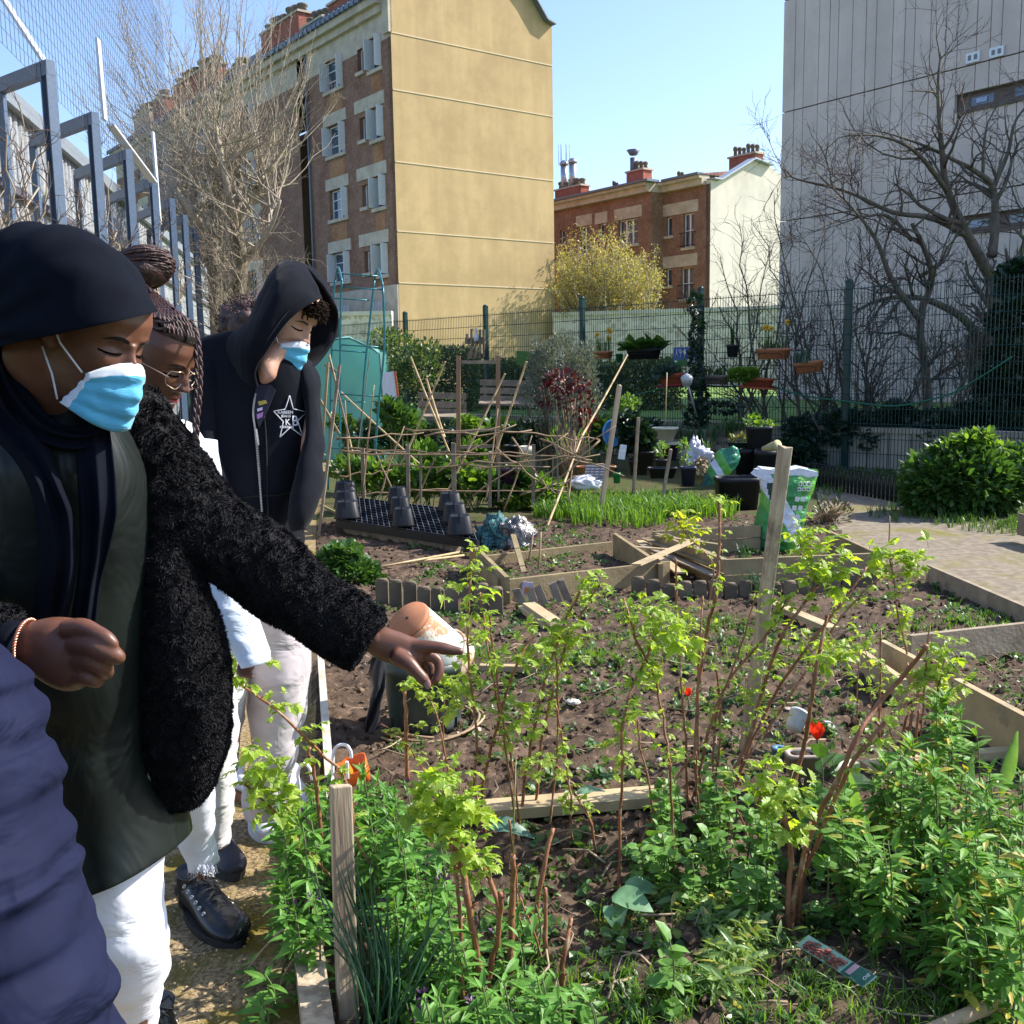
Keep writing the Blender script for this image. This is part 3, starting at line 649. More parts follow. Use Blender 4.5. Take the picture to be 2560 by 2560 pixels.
def tree_big():
 rnd=random.Random(11);D=22;base=G(565,985)
 r=empty('pollard_tree',(P(565,900,D).x,D,0),'tall bare pollarded tree with dense tan upright shoots before the brown brick building','tree')
 trunk,limbs,shoots,buds=MB(),MB(),MB(),MB()
 T=[]
 def pth(L,d0=0):return[P(x,y,D+d0+dd)for x,y,dd in L]
 paths=[([(548,1000,0),(545,860,0),(536,700,.0),(528,590,0)],.165,.13),([(604,1000,.4),(600,860,.4),(596,740,.4),(605,660,.3),(590,560,.2)],.14,.12)]
 for L,a,b2 in paths:trunk.tube(catmull([tuple(v)for v in pth(L)],4),[a+(b2-a)*i/(4*(len(L)-1))for i in range(4*(len(L)-1)+1)],9)
 lp=[([(528,600,0),(505,560,-.3),(470,520,-.6),(440,470,-.8)],.12),([(528,600,0),(530,540,.3),(540,480,.6),(525,420,.7)],.12),
([(590,570,.2),(575,500,-.4),(560,430,-.7),(545,350,-.8)],.12),([(590,570,.2),(625,500,.1),(650,470,0),(655,440,-.2)],.13),
([(590,570,.2),(600,480,.6),(590,400,.9),(610,330,1.1)],.1),([(528,600,0),(490,590,.4),(450,560,.6),(420,540,.8)],.08),([(600,660,.3),(640,620,-.2),(680,560,-.5),(700,500,-.7)],.08)]
 ends=[]
 for L,a in lp:
  pts=[Vector(v)for v in catmull([tuple(v)for v in pth(L)],4)];limbs.tube(pts,[a*.75*(1-.45*i/(len(pts)-1))for i in range(len(pts))],7)
  for k in range(14):ends.append(pts[rnd.randrange(len(pts)//3,len(pts))])
 tgt_c=(520,60)
 for k,p in enumerate(ends):
  a=rnd.uniform(-1,1);tx=515+a*330;ty=210-380*math.sqrt(max(0,1-a*a))*rnd.uniform(.45,1.1)+abs(a)*90+rnd.uniform(-60,120)
  q=P(tx,ty,D+rnd.uniform(-2.6,2.6));d=q-p;L=d.length;n=8
  d0=(d.normalized()*1.0+Vector((0,0,-.15 if abs(a)>.5 else .15))).normalized();pts=[p]
  for i in range(n):
   t=(i+1)/n;pts.append(p+d*t+Vector((0,0,-math.sin(math.pi*t)*L*.10*(1 if abs(a)>.3 else .2)))+Vector((rnd.gauss(0,.05),rnd.gauss(0,.05),0)))
  spawn([limbs,shoots,shoots],pts,rnd.uniform(.014,.032),.004,1,rnd,[(0,0,0,0,0),(3.2,.95,30,.16,.10,.12,.004),(3.6,.3,42,.2,.08,.2,.0036)])
 for k in range(120):
  y0=rnd.uniform(560,880);p=P(rnd.choice((540,600))+rnd.uniform(-8,8),y0,D+rnd.uniform(-.2,.5));d=Vector((rnd.uniform(-1,1),rnd.uniform(-1,.6),rnd.uniform(.1,1.0)))
  spawn([limbs,shoots,shoots],wander(p,d,rnd.uniform(.8,2.4),6,rnd,.18,.05),.014,.003,1,rnd,[(0,0,0,0,0),(4.5,.6,38,.2,.05,.1,.0045),(4,.25,45,.2,.05,.2,.004)])
 trunk.build('trunk',bark_grey2,r);limbs.build('limb',bark_tan,r);shoots.build('crown',bark_tan,r)
bark_grey2=mat('mossy_trunk',(.22,.18,.12),(.12,.10,.07),rough=.9,scale=10,stretch=(1,1,.3),bump=.5,bscale=30,c3=(.13,.14,.05),scale3=2)
tree_big()
def tree_right(idx,paths,label,seed,D,spec):
 rnd=random.Random(seed);r=empty('bare_tree',Vector((P(*paths[0][0][0][:2],D).x,D,0)),label,'tree','bare trees behind the fence')
 mbs=[MB(),MB(),MB()]
 for L,a,b2,lvl in paths:
  pts=[Vector(v)for v in catmull([tuple(P(x,y,D+dd))for x,y,dd in L],5)]
  spawn([mbs[0],mbs[1],mbs[2],mbs[2]],pts,a,b2,lvl,rnd,spec)
 mbs[0].build('trunk',bark_grey,r);mbs[1].build('limb',bark_grey,r);mbs[2].build('crown',twig_red,r)
SP=[(3.0,1.5,45,.22,.06,.25,.012),(5.2,.8,42,.25,.05,.12,.0055),(6.5,.36,45,.25,.05,.12,.0038)]
tree_right(0,[([(2495,1200,0),(2470,1000,0),(2440,900,.1),(2487,800,.2),(2480,700,.1)],.15,.11,0),
([(2480,700,.1),(2420,590,-.3),(2370,480,-.6),(2355,380,-.9),(2345,230,-1.0),(2352,130,-1.0)],.10,.012,0),
([(2480,640,.1),(2488,560,.2),(2482,470,.2),(2440,430,-.2),(2385,400,-.6),(2300,360,-1),(2210,330,-1.2)],.085,.01,0),
([(2420,590,-.3),(2330,545,-.6),(2230,530,-.9),(2120,480,-1.0),(2000,450,-1.1),(1975,440,-1.1)],.06,.006,0),
([(2482,470,.2),(2520,380,.6),(2540,300,.8),(2600,230,1)],.05,.01,0),([(2370,480,-.6),(2290,380,-1.2),(2200,340,-1.4),(2110,340,-1.6)],.05,.006,0),
([(2450,850,0),(2400,790,-.2),(2300,745,-.6),(2200,750,-.9),(2120,790,-1.1)],.09,.012,0),([(2487,760,0),(2540,660,.4),(2580,560,.6),(2640,400,.8)],.08,.02,0)],
'spreading bare tree with crooked dark limbs at the right edge before the pale panel building',21,16.5,SP)
tree_right(1,[([(2330,1190,0),(2320,1050,0),(2315,940,.1),(2300,800,.1),(2330,700,0),(2310,620,-.2),(2280,560,-.4)],.09,.03,0),
([(2300,800,0),(2230,700,-.3),(2190,600,-.5),(2130,520,-.6),(2050,440,-.8)],.06,.008,0),([(2300,690,0),(2360,650,.3),(2400,560,.5)],.04,.01,0),
([(2280,600,0),(2220,540,-.2),(2140,540,-.4),(2030,500,-.6)],.04,.006,0)],
'smaller bare tree left of the spreading one, leaning branches in front of the panel building',22,15.6,SP)
SP2=[(5.0,.95,40,.22,.06,.08,.006),(6.0,.45,42,.24,.05,.1,.004)]
def shrub(label,base,D,tips,seed,r0=.025,m_=None,group='bare shrubs behind the fence',spec=SP2,name='bare_shrub'):
 rnd=random.Random(seed);b0=P(*base,D);r=empty(name,(b0.x,D,0),label,'shrub',group);a,c=MB(),MB()
 for(x,y)in tips:
  p=b0+Vector((rnd.uniform(-.35,.35),rnd.uniform(-.3,.3),0));q=P(x,y,D+rnd.uniform(-.7,.7));d=q-p;n=8;pts=[p]
  bend=Vector((rnd.uniform(-.25,.25),rnd.uniform(-.2,.2),.2))*d.length*.3
  for i in range(1,n+1):t=i/n;pts.append(p+d*t+bend*math.sin(math.pi*t)+Vector((rnd.gauss(0,.04),rnd.gauss(0,.04),rnd.gauss(0,.03))))
  spawn([a,c,c],pts,r0*rnd.uniform(.7,1.2),.005,0,rnd,spec)
 a.build('stem',m_ or bark_grey,r);c.build('twigs',twig_red,r)
rr=random.Random(5)
shrub('arching bare shrub behind the fence above the grey planter',(1900,1080),16.6,[(1790,640),(1850,560),(1920,600),(1800,760),(1980,560),(2000,700),(1870,820),(1760,860),(1950,860),(1830,940)],31)
shrub('tangled bare shrub behind the fence left of the nearest green post',(2060,1120),15.4,[(1880,560),(1940,480),(2000,560),(2060,600),(2110,640),(1960,760),(2040,820),(1900,850),(2120,780),(2150,560),(1990,900)],32)
shrub('thorny bare shrub behind the fence right of the nearest green post',(2200,1130),15.2,[(2130,700),(2180,560),(2240,640),(2290,720),(2340,700),(2160,850),(2260,880),(2320,900),(2220,780),(2380,800)],33)
shrub('bare shrub tangled in the fence beside the ivy column',(2400,1130),15.6,[(2360,700),(2420,660),(2480,720),(2390,850),(2450,900),(2520,860),(2330,800),(2540,640)],34)
SPv=[(3.2,.8,42,.25,.05,.1,.007),(4.0,.35,45,.25,.05,.15,.005)]
shrub('bare climbing shrub on the blue frames behind the black headscarf',(40,760),9.4,[(0,330),(60,260),(20,470),(90,520),(120,420),(-20,420),(50,560),(10,560),(130,560),(90,380)],41,.018,bark_tan,'bare climbers on the steel frames',SPv,'climbing_shrub')
shrub('bare climbing shrub between the nearest and the third steel frame',(250,740),12.5,[(190,500),(230,420),(270,530),(300,570),(180,560),(330,600),(250,600),(215,330)],42,.018,bark_tan,'bare climbers on the steel frames',SPv,'climbing_shrub')
shrub('bare climbing shrub around the farther steel frames',(400,760),15.5,[(340,560),(380,600),(420,560),(440,640),(360,660),(470,640),(400,540),(330,620)],43,.018,bark_tan,'bare climbers on the steel frames',SPv,'climbing_shrub')
def fold_leaf(n=4,w=.5,droop=.15,fold=.12):
 """leaf along +Y from 0 to 1, side +X, normal +Z; midrib + two edges"""
 ys=np.linspace(0,1,n+1);v=[];f=[]
 for y in ys:
  hw=w/2*math.sin(math.pi*min(1,y**.8))**.8 if 0<y<1 else .015
  z=-droop*y*y;v+=[(-hw,y,z+fold*hw*2),(0,y,z),(hw,y,z+fold*hw*2)]
 for i in range(n):a=3*i;f+=[(a,a+1,a+4,a+3),(a+1,a+2,a+5,a+4)]
 return np.array(v),f
def quad_leaf(w=.55):return np.array([(0,0,0),(w/2,.5,.06),(0,1,-.05),(-w/2,.5,.06)],float),[(0,1,2,3)]
def rand_basis(N,rnd=RNG,up=.4,dirs=None):
 d=rnd.normal(size=(N,3))if dirs is None else dirs+rnd.normal(size=(N,3))*.35
 d[:,2]+=up;d/=np.linalg.norm(d,axis=1)[:,None];u=rnd.normal(size=(N,3))*.5+np.array([0,0,1.0]);x=np.cross(d,u);x/=np.linalg.norm(x,axis=1)[:,None];z=np.cross(x,d)
 return np.stack([x,d,z],-1)
def cloud(mb,c,rad,N,size,tv=None,up=.4,rnd=RNG,shell=.6,mi=0,tf=None,flat=None):
 c=np.array(c,float);rad=np.array(rad,float);d=rnd.normal(size=(N,3));d/=np.linalg.norm(d,axis=1)[:,None]
 k=rnd.random(N)**(1/3)*(1-shell)+shell*rnd.uniform(.75,1.05,N);lump=np.array([1+.28*nz3(*(q*2.2+c))for q in d]);p=c+d*rad*(k*lump)[:,None]
 if tv is None:tv,tf=quad_leaf()
 B=rand_basis(N,rnd,up,d*.8);s=size*rnd.uniform(.6,1.3,N);mb.inst(tv,tf,B*s[:,None,None],p,mi)
hedge_leaf=leafmat('hedge_leaf',(.10,.17,.04),(.045,.085,.025),trans=.3,c3=(.42,.42,.22))
dark_leaf=leafmat('ivy_leaf',(.022,.055,.028),(.012,.032,.02),trans=.15,rough=.35)
stem_m=plain('green_stem',(.12,.15,.05),.7)
def hedge(label,a,b2,D0,D1,y_top,N,hgt,thick,size,seed,m_=hedge_leaf,name='hedge'):
 rnd=np.random.default_rng(seed);A=P(*a,D0);B=P(*b2,D1);z0=min(A.z,B.z)-.05;top=P(a[0],y_top,D0).z
 o=empty(name,(A.x,A.y,z0),label,'hedge');m=MB();L=(B-A).length;d=(B-A);d.z=0;d.normalize();n_=Vector((-d.y,d.x,0))
 s=rnd.uniform(0,L,N);h=rnd.uniform(0,1,N)**.8*(top-z0);q=rnd.uniform(-1,1,N)*thick/2;top_k=np.array([1+.12*nz3(v*1.3,3,seed)for v in s]);h*=top_k
 p=np.array([list(A)]*N)*1.0;p[:,2]=z0;p+=np.outer(s,list(d))+np.outer(q,list(n_));p[:,2]+=h
 sz=size*rnd.uniform(.6,1.3,N);m.inst(*quad_leaf(.6),rand_basis(N,rnd,.3)*sz[:,None,None],p);m.build('foliage',m_,o)
 t=MB();rr_=random.Random(seed)
 for k in range(int(L*3)):q0=A+d*rr_.uniform(0,L);q0.z=z0;t.tube([q0,q0+Vector((rr_.uniform(-.2,.2),rr_.uniform(-.1,.1),(top-z0)*.8))],.015,4)
 t.build('stems',bark_grey,o)
hedge('low clipped small leaved hedge behind the mesh fence and the grey bench',(1180,1015),(1700,1030),24,21.5,905,22000,1.0,.9,.085,51)
hedge('taller loose variegated shrub hedge between the plastic greenhouse and the wooden frame',(925,1020),(1200,1030),22.5,22.6,870,12000,1.6,1.0,.085,52)
def yellowbush():
 rnd=random.Random(9);D=46.5;b0=P(1520,860,D);r=empty('budding_bush',(b0.x,D,.6),'round yellow green budding bush in front of the red roofed brick building','bush')
 st,tw=MB(),MB();lf=MB();tv,tf=quad_leaf(.5);pp=[]
 for k in range(120):
  a=rnd.uniform(-1,1);tx=1515+a*145;ty=700-115*math.sqrt(max(0,1-a*a))*rnd.uniform(.3,1.1)+rnd.uniform(-10,60)
  q=P(tx,ty,D+rnd.uniform(-2.5,2.5));p=b0+Vector((rnd.uniform(-1.2,1.2),rnd.uniform(-1,1),-1));d=q-p;pts=[p+d*(i/7)+Vector((a*.5*math.sin(math.pi*i/7),0,.5*math.sin(math.pi*i/7)))+Vector((rnd.gauss(0,.08),)*3)for i in range(8)]
  spawn([st,tw,tw],pts,.035,.012,0,rnd,[(2.5,1.1,35,.2,.1,.3,.010)])
 V_=np.concatenate(tw.v);N=17000;idx=RNG.integers(0,len(V_),N);p=V_[idx]+RNG.normal(size=(N,3))*.09;keep=p[:,2]>.6;p=p[keep];N=len(p)
 lf.inst(tv,tf,rand_basis(N,RNG,.4)*(.12*RNG.uniform(.6,1.3,N))[:,None,None],p)
 st.build('stem',bark_tan,r);tw.build('twigs',mat('yellow_twig',(.34,.27,.12),(.25,.2,.09)),r);lf.build('foliage',leafmat('budding_leaf',(.33,.29,.11),(.22,.23,.07),trans=.4,c3=(.5,.4,.2)),r)
yellowbush()
def leafshape(kind):
 if kind=='ivy':
  o=[(0,0),(.28,-.08),(.5,.2),(.3,.38),(.34,.62),(.12,.66),(0,1.0),(-.12,.66),(-.34,.62),(-.3,.38),(-.5,.2),(-.28,-.08)]
 elif kind=='round':
  o=[(0,0),(.3,.08),(.45,.38),(.36,.75),(0,1),(-.36,.75),(-.45,.38),(-.3,.08)]
 elif kind=='rasp':
  o=[(0,0),(.16,.05),(.29,.2),(.26,.25),(.37,.36),(.30,.42),(.35,.55),(.24,.6),(.24,.74),(.13,.78),(0,1.0),(-.13,.78),(-.24,.74),(-.24,.6),(-.35,.55),(-.30,.42),(-.37,.36),(-.26,.25),(-.29,.2),(-.16,.05)]
 elif kind=='strap':
  o=[(0,0),(.05,.02),(.07,.4),(.05,.75),(0,1),(-.05,.75),(-.07,.4),(-.05,.02)]
 elif kind=='broad':
  o=[(0,0),(.12,.1),(.24,.35),(.25,.6),(.13,.85),(0,1),(-.13,.85),(-.25,.6),(-.24,.35),(-.12,.1)]
 n=len(o);v=[(x,y,.25*abs(x)-.22*y*y+(.03*math.sin(y*26)if kind=='rasp' and abs(x)>.05 else 0))for x,y in o];h=n//2;tip=[i for i in range(n)if abs(o[i][0])<1e-6 and i>0][0]
 mid=[(0,y,-.22*y*y)for y in(.33,.66)];v+=mid;a,b2=n,n+1
 right=list(range(0,tip+1));left=[0]+list(range(n-1,tip-1,-1));f=[]
 for side,rev in((right,False),(left,True)):
  for i in range(len(side)-1):
   y=(v[side[i]][1]+v[side[i+1]][1])/2;c=a if y<.5 else b2
   t=(side[i],side[i+1],c);f.append(t if not rev else t[::-1])
  k=next(i for i in range(len(side)-1)if(v[side[i]][1]+v[side[i+1]][1])/2>=.5);t=(side[k],b2,a);f.append(t if not rev else t[::-1])
 return np.array(v),f
IVY=leafshape('ivy');RND=leafshape('round');RSP=leafshape('rasp');BRD=leafshape('broad')
def ivy(label,clouds,D,seed,loc,size=.09,group=None):
 rnd=np.random.default_rng(seed);r=empty('ivy',loc,label,'ivy',group);m=MB();s=MB();rr_=random.Random(seed)
 for(x,y,rx,ry,dd,N)in clouds:
  c=P(x,y,D+dd);k=(D+dd)/FPX;cloud(m,c,(rx*k,.35,ry*k),N,size,IVY[0],.2,rnd,.5,tf=IVY[1])
  for q in range(4):s.tube(wander(c+Vector((rr_.uniform(-.3,.3),0,-ry*k)),Vector((rr_.uniform(-.5,.5),0,1)),ry*k*2,6,rr_,.15),.008,4)
 m.build('foliage',dark_leaf,r);s.build('stem',bark_grey,r)
ivy('tall dark ivy column climbing the fence at the right edge',[(2540,700,45,50,0,900),(2545,800,70,60,-.2,1300),(2530,900,65,60,-.3,1300),(2500,960,60,50,-.4,1100),(2560,1000,60,60,-.5,1300)],14.0,61,(6.4,13,0))
ivy('dark ivy bank covering the foot of the fence on the right',[(2020,1085,60,45,1.6,900),(2110,1070,55,48,1.2,900),(2190,1085,55,55,1.0,1000),(2270,1080,55,55,.8,1000),(2350,1085,60,60,.4,1100),(2430,1070,60,65,.2,1200),(2510,1080,60,65,0,1300),(2240,1030,30,25,.8,300),(2000,1140,60,25,1.4,500)],13.4,62,(5,14,0),.095)
ivy('narrow ivy strand climbing the green post beside the painted sign',[(1735,760,12,30,0,110),(1742,830,14,40,0,180),(1738,900,14,40,0,180),(1745,980,20,40,0,260),(1740,1050,26,40,0,320),(1800,1020,60,14,0,200)],15.6,63,(2.9,15.8,0),.075)
# ================================================================ MIDDLE OF THE GARDEN
wood_new=mat('pale_timber',(.48,.37,.21),(.36,.27,.15),rough=.8,scale=5,stretch=(1,1,1),detail=8,bump=.3,bscale=50,c3=(.3,.24,.15),scale3=6,island=.12)
wood_green=mat('treated_timber',(.31,.235,.125),(.21,.16,.085),rough=.85,scale=6,detail=8,bump=.3,bscale=50,c3=(.2,.17,.09),scale3=5,island=.12)
wood_old=mat('weathered_timber',(.27,.22,.16),(.17,.135,.095),rough=.9,scale=9,detail=8,bump=.5,bscale=60,c3=(.14,.11,.08),scale3=5,island=.15)
bamboo_m=mat('bamboo',(.50,.37,.19),(.36,.25,.13),rough=.6,scale=10,bump=.1,island=.2)
brcane_m=mat('dry_cane',(.36,.25,.15),(.25,.17,.10),rough=.8,scale=10,island=.2)
blackp=plain('black_plastic',(.012,.014,.018),.5,0,.3);blackp2=plain('charcoal_plastic',(.028,.03,.036),.5,0,.3)
terra_m=mat('terracotta',(.46,.19,.09),(.36,.15,.075),rough=.75,scale=10)
redter_m=mat('red_terracotta',(.42,.10,.045),(.33,.08,.04),rough=.7,scale=10)
taupe_m=plain('taupe_plastic',(.26,.23,.2),.6);creamp_m=mat('cream_plastic',(.66,.62,.48),(.5,.46,.34),rough=.5,scale=5)
potsoil=mat('compost',(.05,.035,.022),(.025,.018,.012),rough=.95,scale=40,bump=.6)
grass_m=leafmat('grass_blade',(.13,.26,.035),(.08,.17,.025),trans=.45,rough=.4)
dgrass_m=leafmat('dark_blade',(.04,.11,.035),(.025,.075,.03),trans=.3,rough=.35)
fresh_m=leafmat('fresh_leaf',(.15,.27,.04),(.09,.18,.03),trans=.42)
mid_m=leafmat('mid_green_leaf',(.065,.145,.03),(.04,.10,.025),trans=.35)
blueg_m=leafmat('blue_green_leaf',(.10,.16,.13),(.07,.12,.09),trans=.2)
silver_m=leafmat('silver_leaf',(.17,.20,.17),(.12,.145,.13),trans=.2)
redl_m=leafmat('red_leaf',(.10,.018,.022),(.05,.015,.018),trans=.2,tcol=(2,.8,.6))
wood_mid=mat('tan_weathered_timber',(.36,.29,.20),(.25,.195,.13),rough=.9,scale=7,detail=8,bump=.4,bscale=50,c3=(.2,.16,.11),scale3=5)
def zg(p):return Vector((p.x,p.y,gh(p.x,p.y,False)))
def board(mb,a,b2,h=.14,t=.03,z=None,over=0):
 """plank on edge; a, b2 are the picture positions of the ends of its top edge"""
 A=G(*a,h);B=G(*b2,h);mb.beam((A.x,A.y,h/2-.02),(B.x,B.y,h/2-.02),t,h+.04);return A,B
def board_thing(name,a,b2,label,h=.14,t=.03,m_=None,group='boards edging the beds',cat='board',double=False):
 m=MB();A=G(*a,h);B=G(*b2,h)
 if double:
  m.beam((A.x,A.y,h*.75+.003),(B.x,B.y,h*.75+.003),t,h/2-.008);m.beam((A.x,A.y+.004,h*.25-.02),(B.x,B.y+.004,h*.25-.02),t,h/2+.03)
 else:m.beam((A.x,A.y,h/2-.02),(B.x,B.y,h/2-.02),t,h+.04)
 return thing(m,name,m_ or wood_green,label,cat,group)
BOARDS=[((1255,1450),(1672,1403),'long front board of the left raised bed behind the scalloped edging',.16),((1250,1447),(1178,1372),'short left side board of the raised bed beside the netting sack',.16),((1268,1442),(1192,1368),'inner slat alongside the left side board of the raised bed',.2),
((1205,1390),(1530,1354),'thin rear board of the left raised bed with soil against it',.07),((1537,1333),(1652,1410),'slanting board dividing the two raised beds under the slat pile',.16),
((1632,1328),(1900,1313),'rear board of the right raised bed behind the compost bag',.2),((1642,1332),(1812,1398),'left side board of the right raised bed beside the slat pile',.2),((1812,1398),(2192,1382),'front board of the right raised bed, two planks high',.22),((2190,1380),(2072,1326),'right side board of the raised bed next to the sandy footpath',.2)]
for a,b2,lab,h in BOARDS:board_thing('bed_board',a,b2,lab,h,double=h>.19)
for a,b2,lab,h,m_ in(((2322,1412),(2600,1530),'weathered board along the edge of the sandy footpath',.12,wood_mid),((2275,1588),(2600,1552),'grey brown board crossing below the dark soil bed at the right edge',.15,wood_mid),
((2205,1600),(2300,1650),'short pale plywood board left of the gap in the diagonal edging',.16,wood_new),((2392,1696),(2600,1806),'long pale board on edge at the right of the raspberry canes',.2,wood_new),((2160,1628),(2262,1700),'pale board behind the upright brown cane stub',.12,wood_new)):
 board_thing('edging_board',a,b2,lab,h,.03,m_)
def flat(name,a,b2,w_,label,t=.03,m_=None,z=.03,cat='plank',group='loose planks on the beds',tilt=0):
 A=G(*a,z);B=G(*b2,z);m=MB();m.beam(A,B,w_,t,jag=.01);return thing(m,name,m_ or wood_new,label,cat,group)
flat('plank',(1165,2030),(1700,1985),.10,'long pale sawn plank lying on the soil between the raspberry canes',.035,z=.045)
flat('plank',(1885,1490),(2085,1575),.07,'pale plank lying behind the tall leaning stake',z=.04);flat('plank',(1322,1512),(1392,1560),.08,'wider of two short offcut planks lying beside each other in the soil',z=.05);flat('plank',(1303,1520),(1362,1562),.04,'narrower of two short offcut planks lying beside each other in the soil',z=.03)
flat('plank',(2160,1918),(2300,1900),.06,'pale plank end lying right of the tulip',z=.04);flat('plank',(2440,1888),(2600,1872),.05,'plank lying near the right edge behind the leafy tulip plant',z=.04)
flat('plank',(1200,1668),(1345,1672),.04,'thin strip of wood lying in the grass behind the raspberry canes',z=.03)
pr_=random.Random(4)
for i,(a,b2)in enumerate((((1600,1352),(1700,1432)),((1606,1362),(1790,1440)),((1612,1346),(1800,1418)),((1590,1368),(1760,1380)),((1660,1336),(1812,1402)),((1640,1340),(1800,1362)),((1740,1348),(1590,1412)))):
 z=.10+.018*i;A=G(*a,z);B=G(*b2,z-(.02 if i%2 else 0));m=MB();m.beam(A,B,.07,.012,up=(0,0.1,1));thing(m,'plank_offcut',[wood_new,wood_old,wood_green][i%3],['bottom','lowest but one','third lowest','middle','third highest','second highest','topmost'][i]+' slat of the heap lying between the raised beds','slat','heap of loose slats')
def edging(px,label,h=.13,step=.088,m_=None):
 pts=[G(x,y,0)for x,y in px];m=MB();rnd=random.Random(len(label));P_=catmull([tuple(p)for p in pts],12);acc=0;last=Vector(P_[0])
 for q in P_[1:]:
  q=Vector(q);acc+=(q-last).length;last=q
  if acc>=step:acc=0;hh=h*rnd.uniform(.8,1.1);m.box((q.x,q.y,hh/2-.03),(.082,.045,hh+.04),Matrix.Rotation(rnd.uniform(-.1,.1),3,'Z'));m.lathe([(.041,hh-.012),(.034,hh+.004),(0,hh+.008)],(q.x,q.y,0),8,sy=.55)
 return thing(m,'log_edging',m_ or mat('edging_wood',(.17,.13,.085),(.10,.08,.055),island=.2,bump=.4),label,'edging','log roll edging')
edging([(925,1500),(1050,1520),(1180,1530),(1260,1535)],'grey log roll edging behind the tilted clay pot',.17);edging([(1560,1478),(1700,1500),(1850,1495),(2000,1488),(2180,1462)],'scalloped brown log roll edging in front of the right raised bed',.12)
for i,(x,y)in enumerate(((1318,1500),(1345,1500),(1372,1495),(1402,1485),(1428,1478),(1505,1462))):
 p=G(x,y+28,0);m=MB();m.beam(p+Vector((0,0,-.03)),p+Vector((-.07+.02*(i%2),.07,.13)),.05,.015,up=(0,1,0),jag=.02);thing(m,'plank_offcut',wood_old,['first','second','third','fourth','fifth','sixth'][i]+' from the left of the short grey slats leaning on the raised bed','slat','short slats leaning on the bed board')
stake_m=mat('weathered_stake',(.50,.40,.27),(.30,.225,.15),rough=.9,scale=26,stretch=(1,1,.05),detail=10,lo=.4,hi=.6,bump=.8,bscale=60,bdist=.006,c3=(.2,.15,.1),scale3=4)
def white_edge():
 A=G(802,1655,.06);B=G(832,2075,.06);m=MB();m.beam(A,B,.03,.14,jag=.01);thing(m,'edging_board',mat('whitewashed_timber',(.62,.58,.48),(.42,.36,.26),scale=12,stretch=(1,1,3)),'whitewashed board standing on edge between the path and the soil','board','boards edging the beds')
 A=G(770,2380,.03);B=G(800,2620,.03);m=MB();m.beam(A,B,.07,.08,jag=.01);thing(m,'edging_board',stake_m,'thick brown edging timber beside the foreground stake','board','boards edging the beds')
white_edge()
def stake(name,a,b2,w_,h_,label,m_,Y=None,Yt=None,cat='stake',group=None,jag=.012,round_=False):
 g=G(*a,0);Y=Y or g.y;A=RY(*a,Y);B=RY(*b2,Yt if Yt is not None else Y);d=(A-B).normalized()
 m=MB()
 if round_:m.tube([A+d*.06,A.lerp(B,.5)+Vector((.004,0,0)),B],[w_/2,w_/2*.95,w_/2*.85],8)
 else:m.beam(A+d*.08,B,w_,h_,up=(.35,-1,.1),jag=jag)
 o=thing(m,name,m_,label,cat,group)
 if not round_:
  bv=o.modifiers.new('b','BEVEL');bv.width=.004;bv.segments=2
 return o
stake('wooden_stake',(1862,1890),(1963,1118),.042,.036,'tallest weathered stake leaning right of centre among the raspberry canes',stake_m,Yt=3.62)
stake('wooden_stake',(872,2600),(851,1968),.047,.045,'weathered square stake in the foreground beside the chives, wire around its foot',stake_m,Y=2.2,Yt=2.24)
m=MB();p=RY(868,2538,2.2)
for k in range(3):m.tube([p+Vector((math.cos(a)*.037,math.sin(a)*.037,.004*k+.004*math.sin(a*3)))for a in np.linspace(0,6.3,14)],.0014,4,cap=False)
thing(m,'tie_wire',plain('rusty_wire',(.12,.08,.06),.7,.5),'thin rusty wire wound round the foot of the foreground stake','wire')
def cane(mb,a,b2,Y,Yb=None,r=.011,n=5):
 A=RY(*a,Y);B=RY(*b2,Yb if Yb is not None else Y);d=B-A;L=d.length;k=max(3,int(L/.22));pts=[];rad=[]
 for i in range(k+1):
  q=A+d*(i/k)+Vector((0,0,-.012*math.sin(math.pi*i/k)))
  pts+=[q-d.normalized()*.006,q,q+d.normalized()*.006];rr_=r*(1-.3*i/k);rad+=[rr_,rr_*1.2,rr_]
 mb.tube(pts,rad,6)
def canething(name,label,lines,Y,m_=None,group=None,r=.011,cat='cane'):
 r0=empty(name,RY(*lines[0][0],Y),label,cat,group)
 for l in lines:
  m=MB();cane(m,l[0],l[1],l[2]if len(l)>2 else Y,l[3]if len(l)>3 else None,l[4]if len(l)>4 else r);m.build('cane',m_ or bamboo_m,r0)
 return r0
canething('crossed_poles','crossed bamboo canes left of the wooden frame, tied where they meet',[((1185,1280),(1027,893),11.2,11.3,.014),((958,1265),(1113,905),11.3,11.2,.013),((1110,1092),(1066,948),11.35,11.4,.018)],11.2,group='crossed bamboo poles',cat='cane frame')
canething('crossed_poles','crossed bamboo canes leaning through the wooden frame with splayed feet',[((1085,1295),(1262,935),10.7,10.9,.014),((1190,1268),(1316,905),10.9,10.7,.015),((1180,1275),(1125,1150),10.8,10.8,.012)],10.8,group='crossed bamboo poles',cat='cane frame')
canething('bamboo_cane','long bamboo cane slanting up to the right towards the green bucket',[((1340,1385),(1455,1090),9.4,10.6,.014),((1455,1090),(1568,888),10.6,11.6,.013)],10)
canething('bamboo_cane','long bamboo cane slanting down to the right from the garden arch',[((1145,1245),(850,978),11.6,12.1,.014)],11.5)
canething('bamboo_cane','bamboo cane leaning left behind the seedling tray',[((905,1228),(824,888),11.7,12,.013)],11.5)
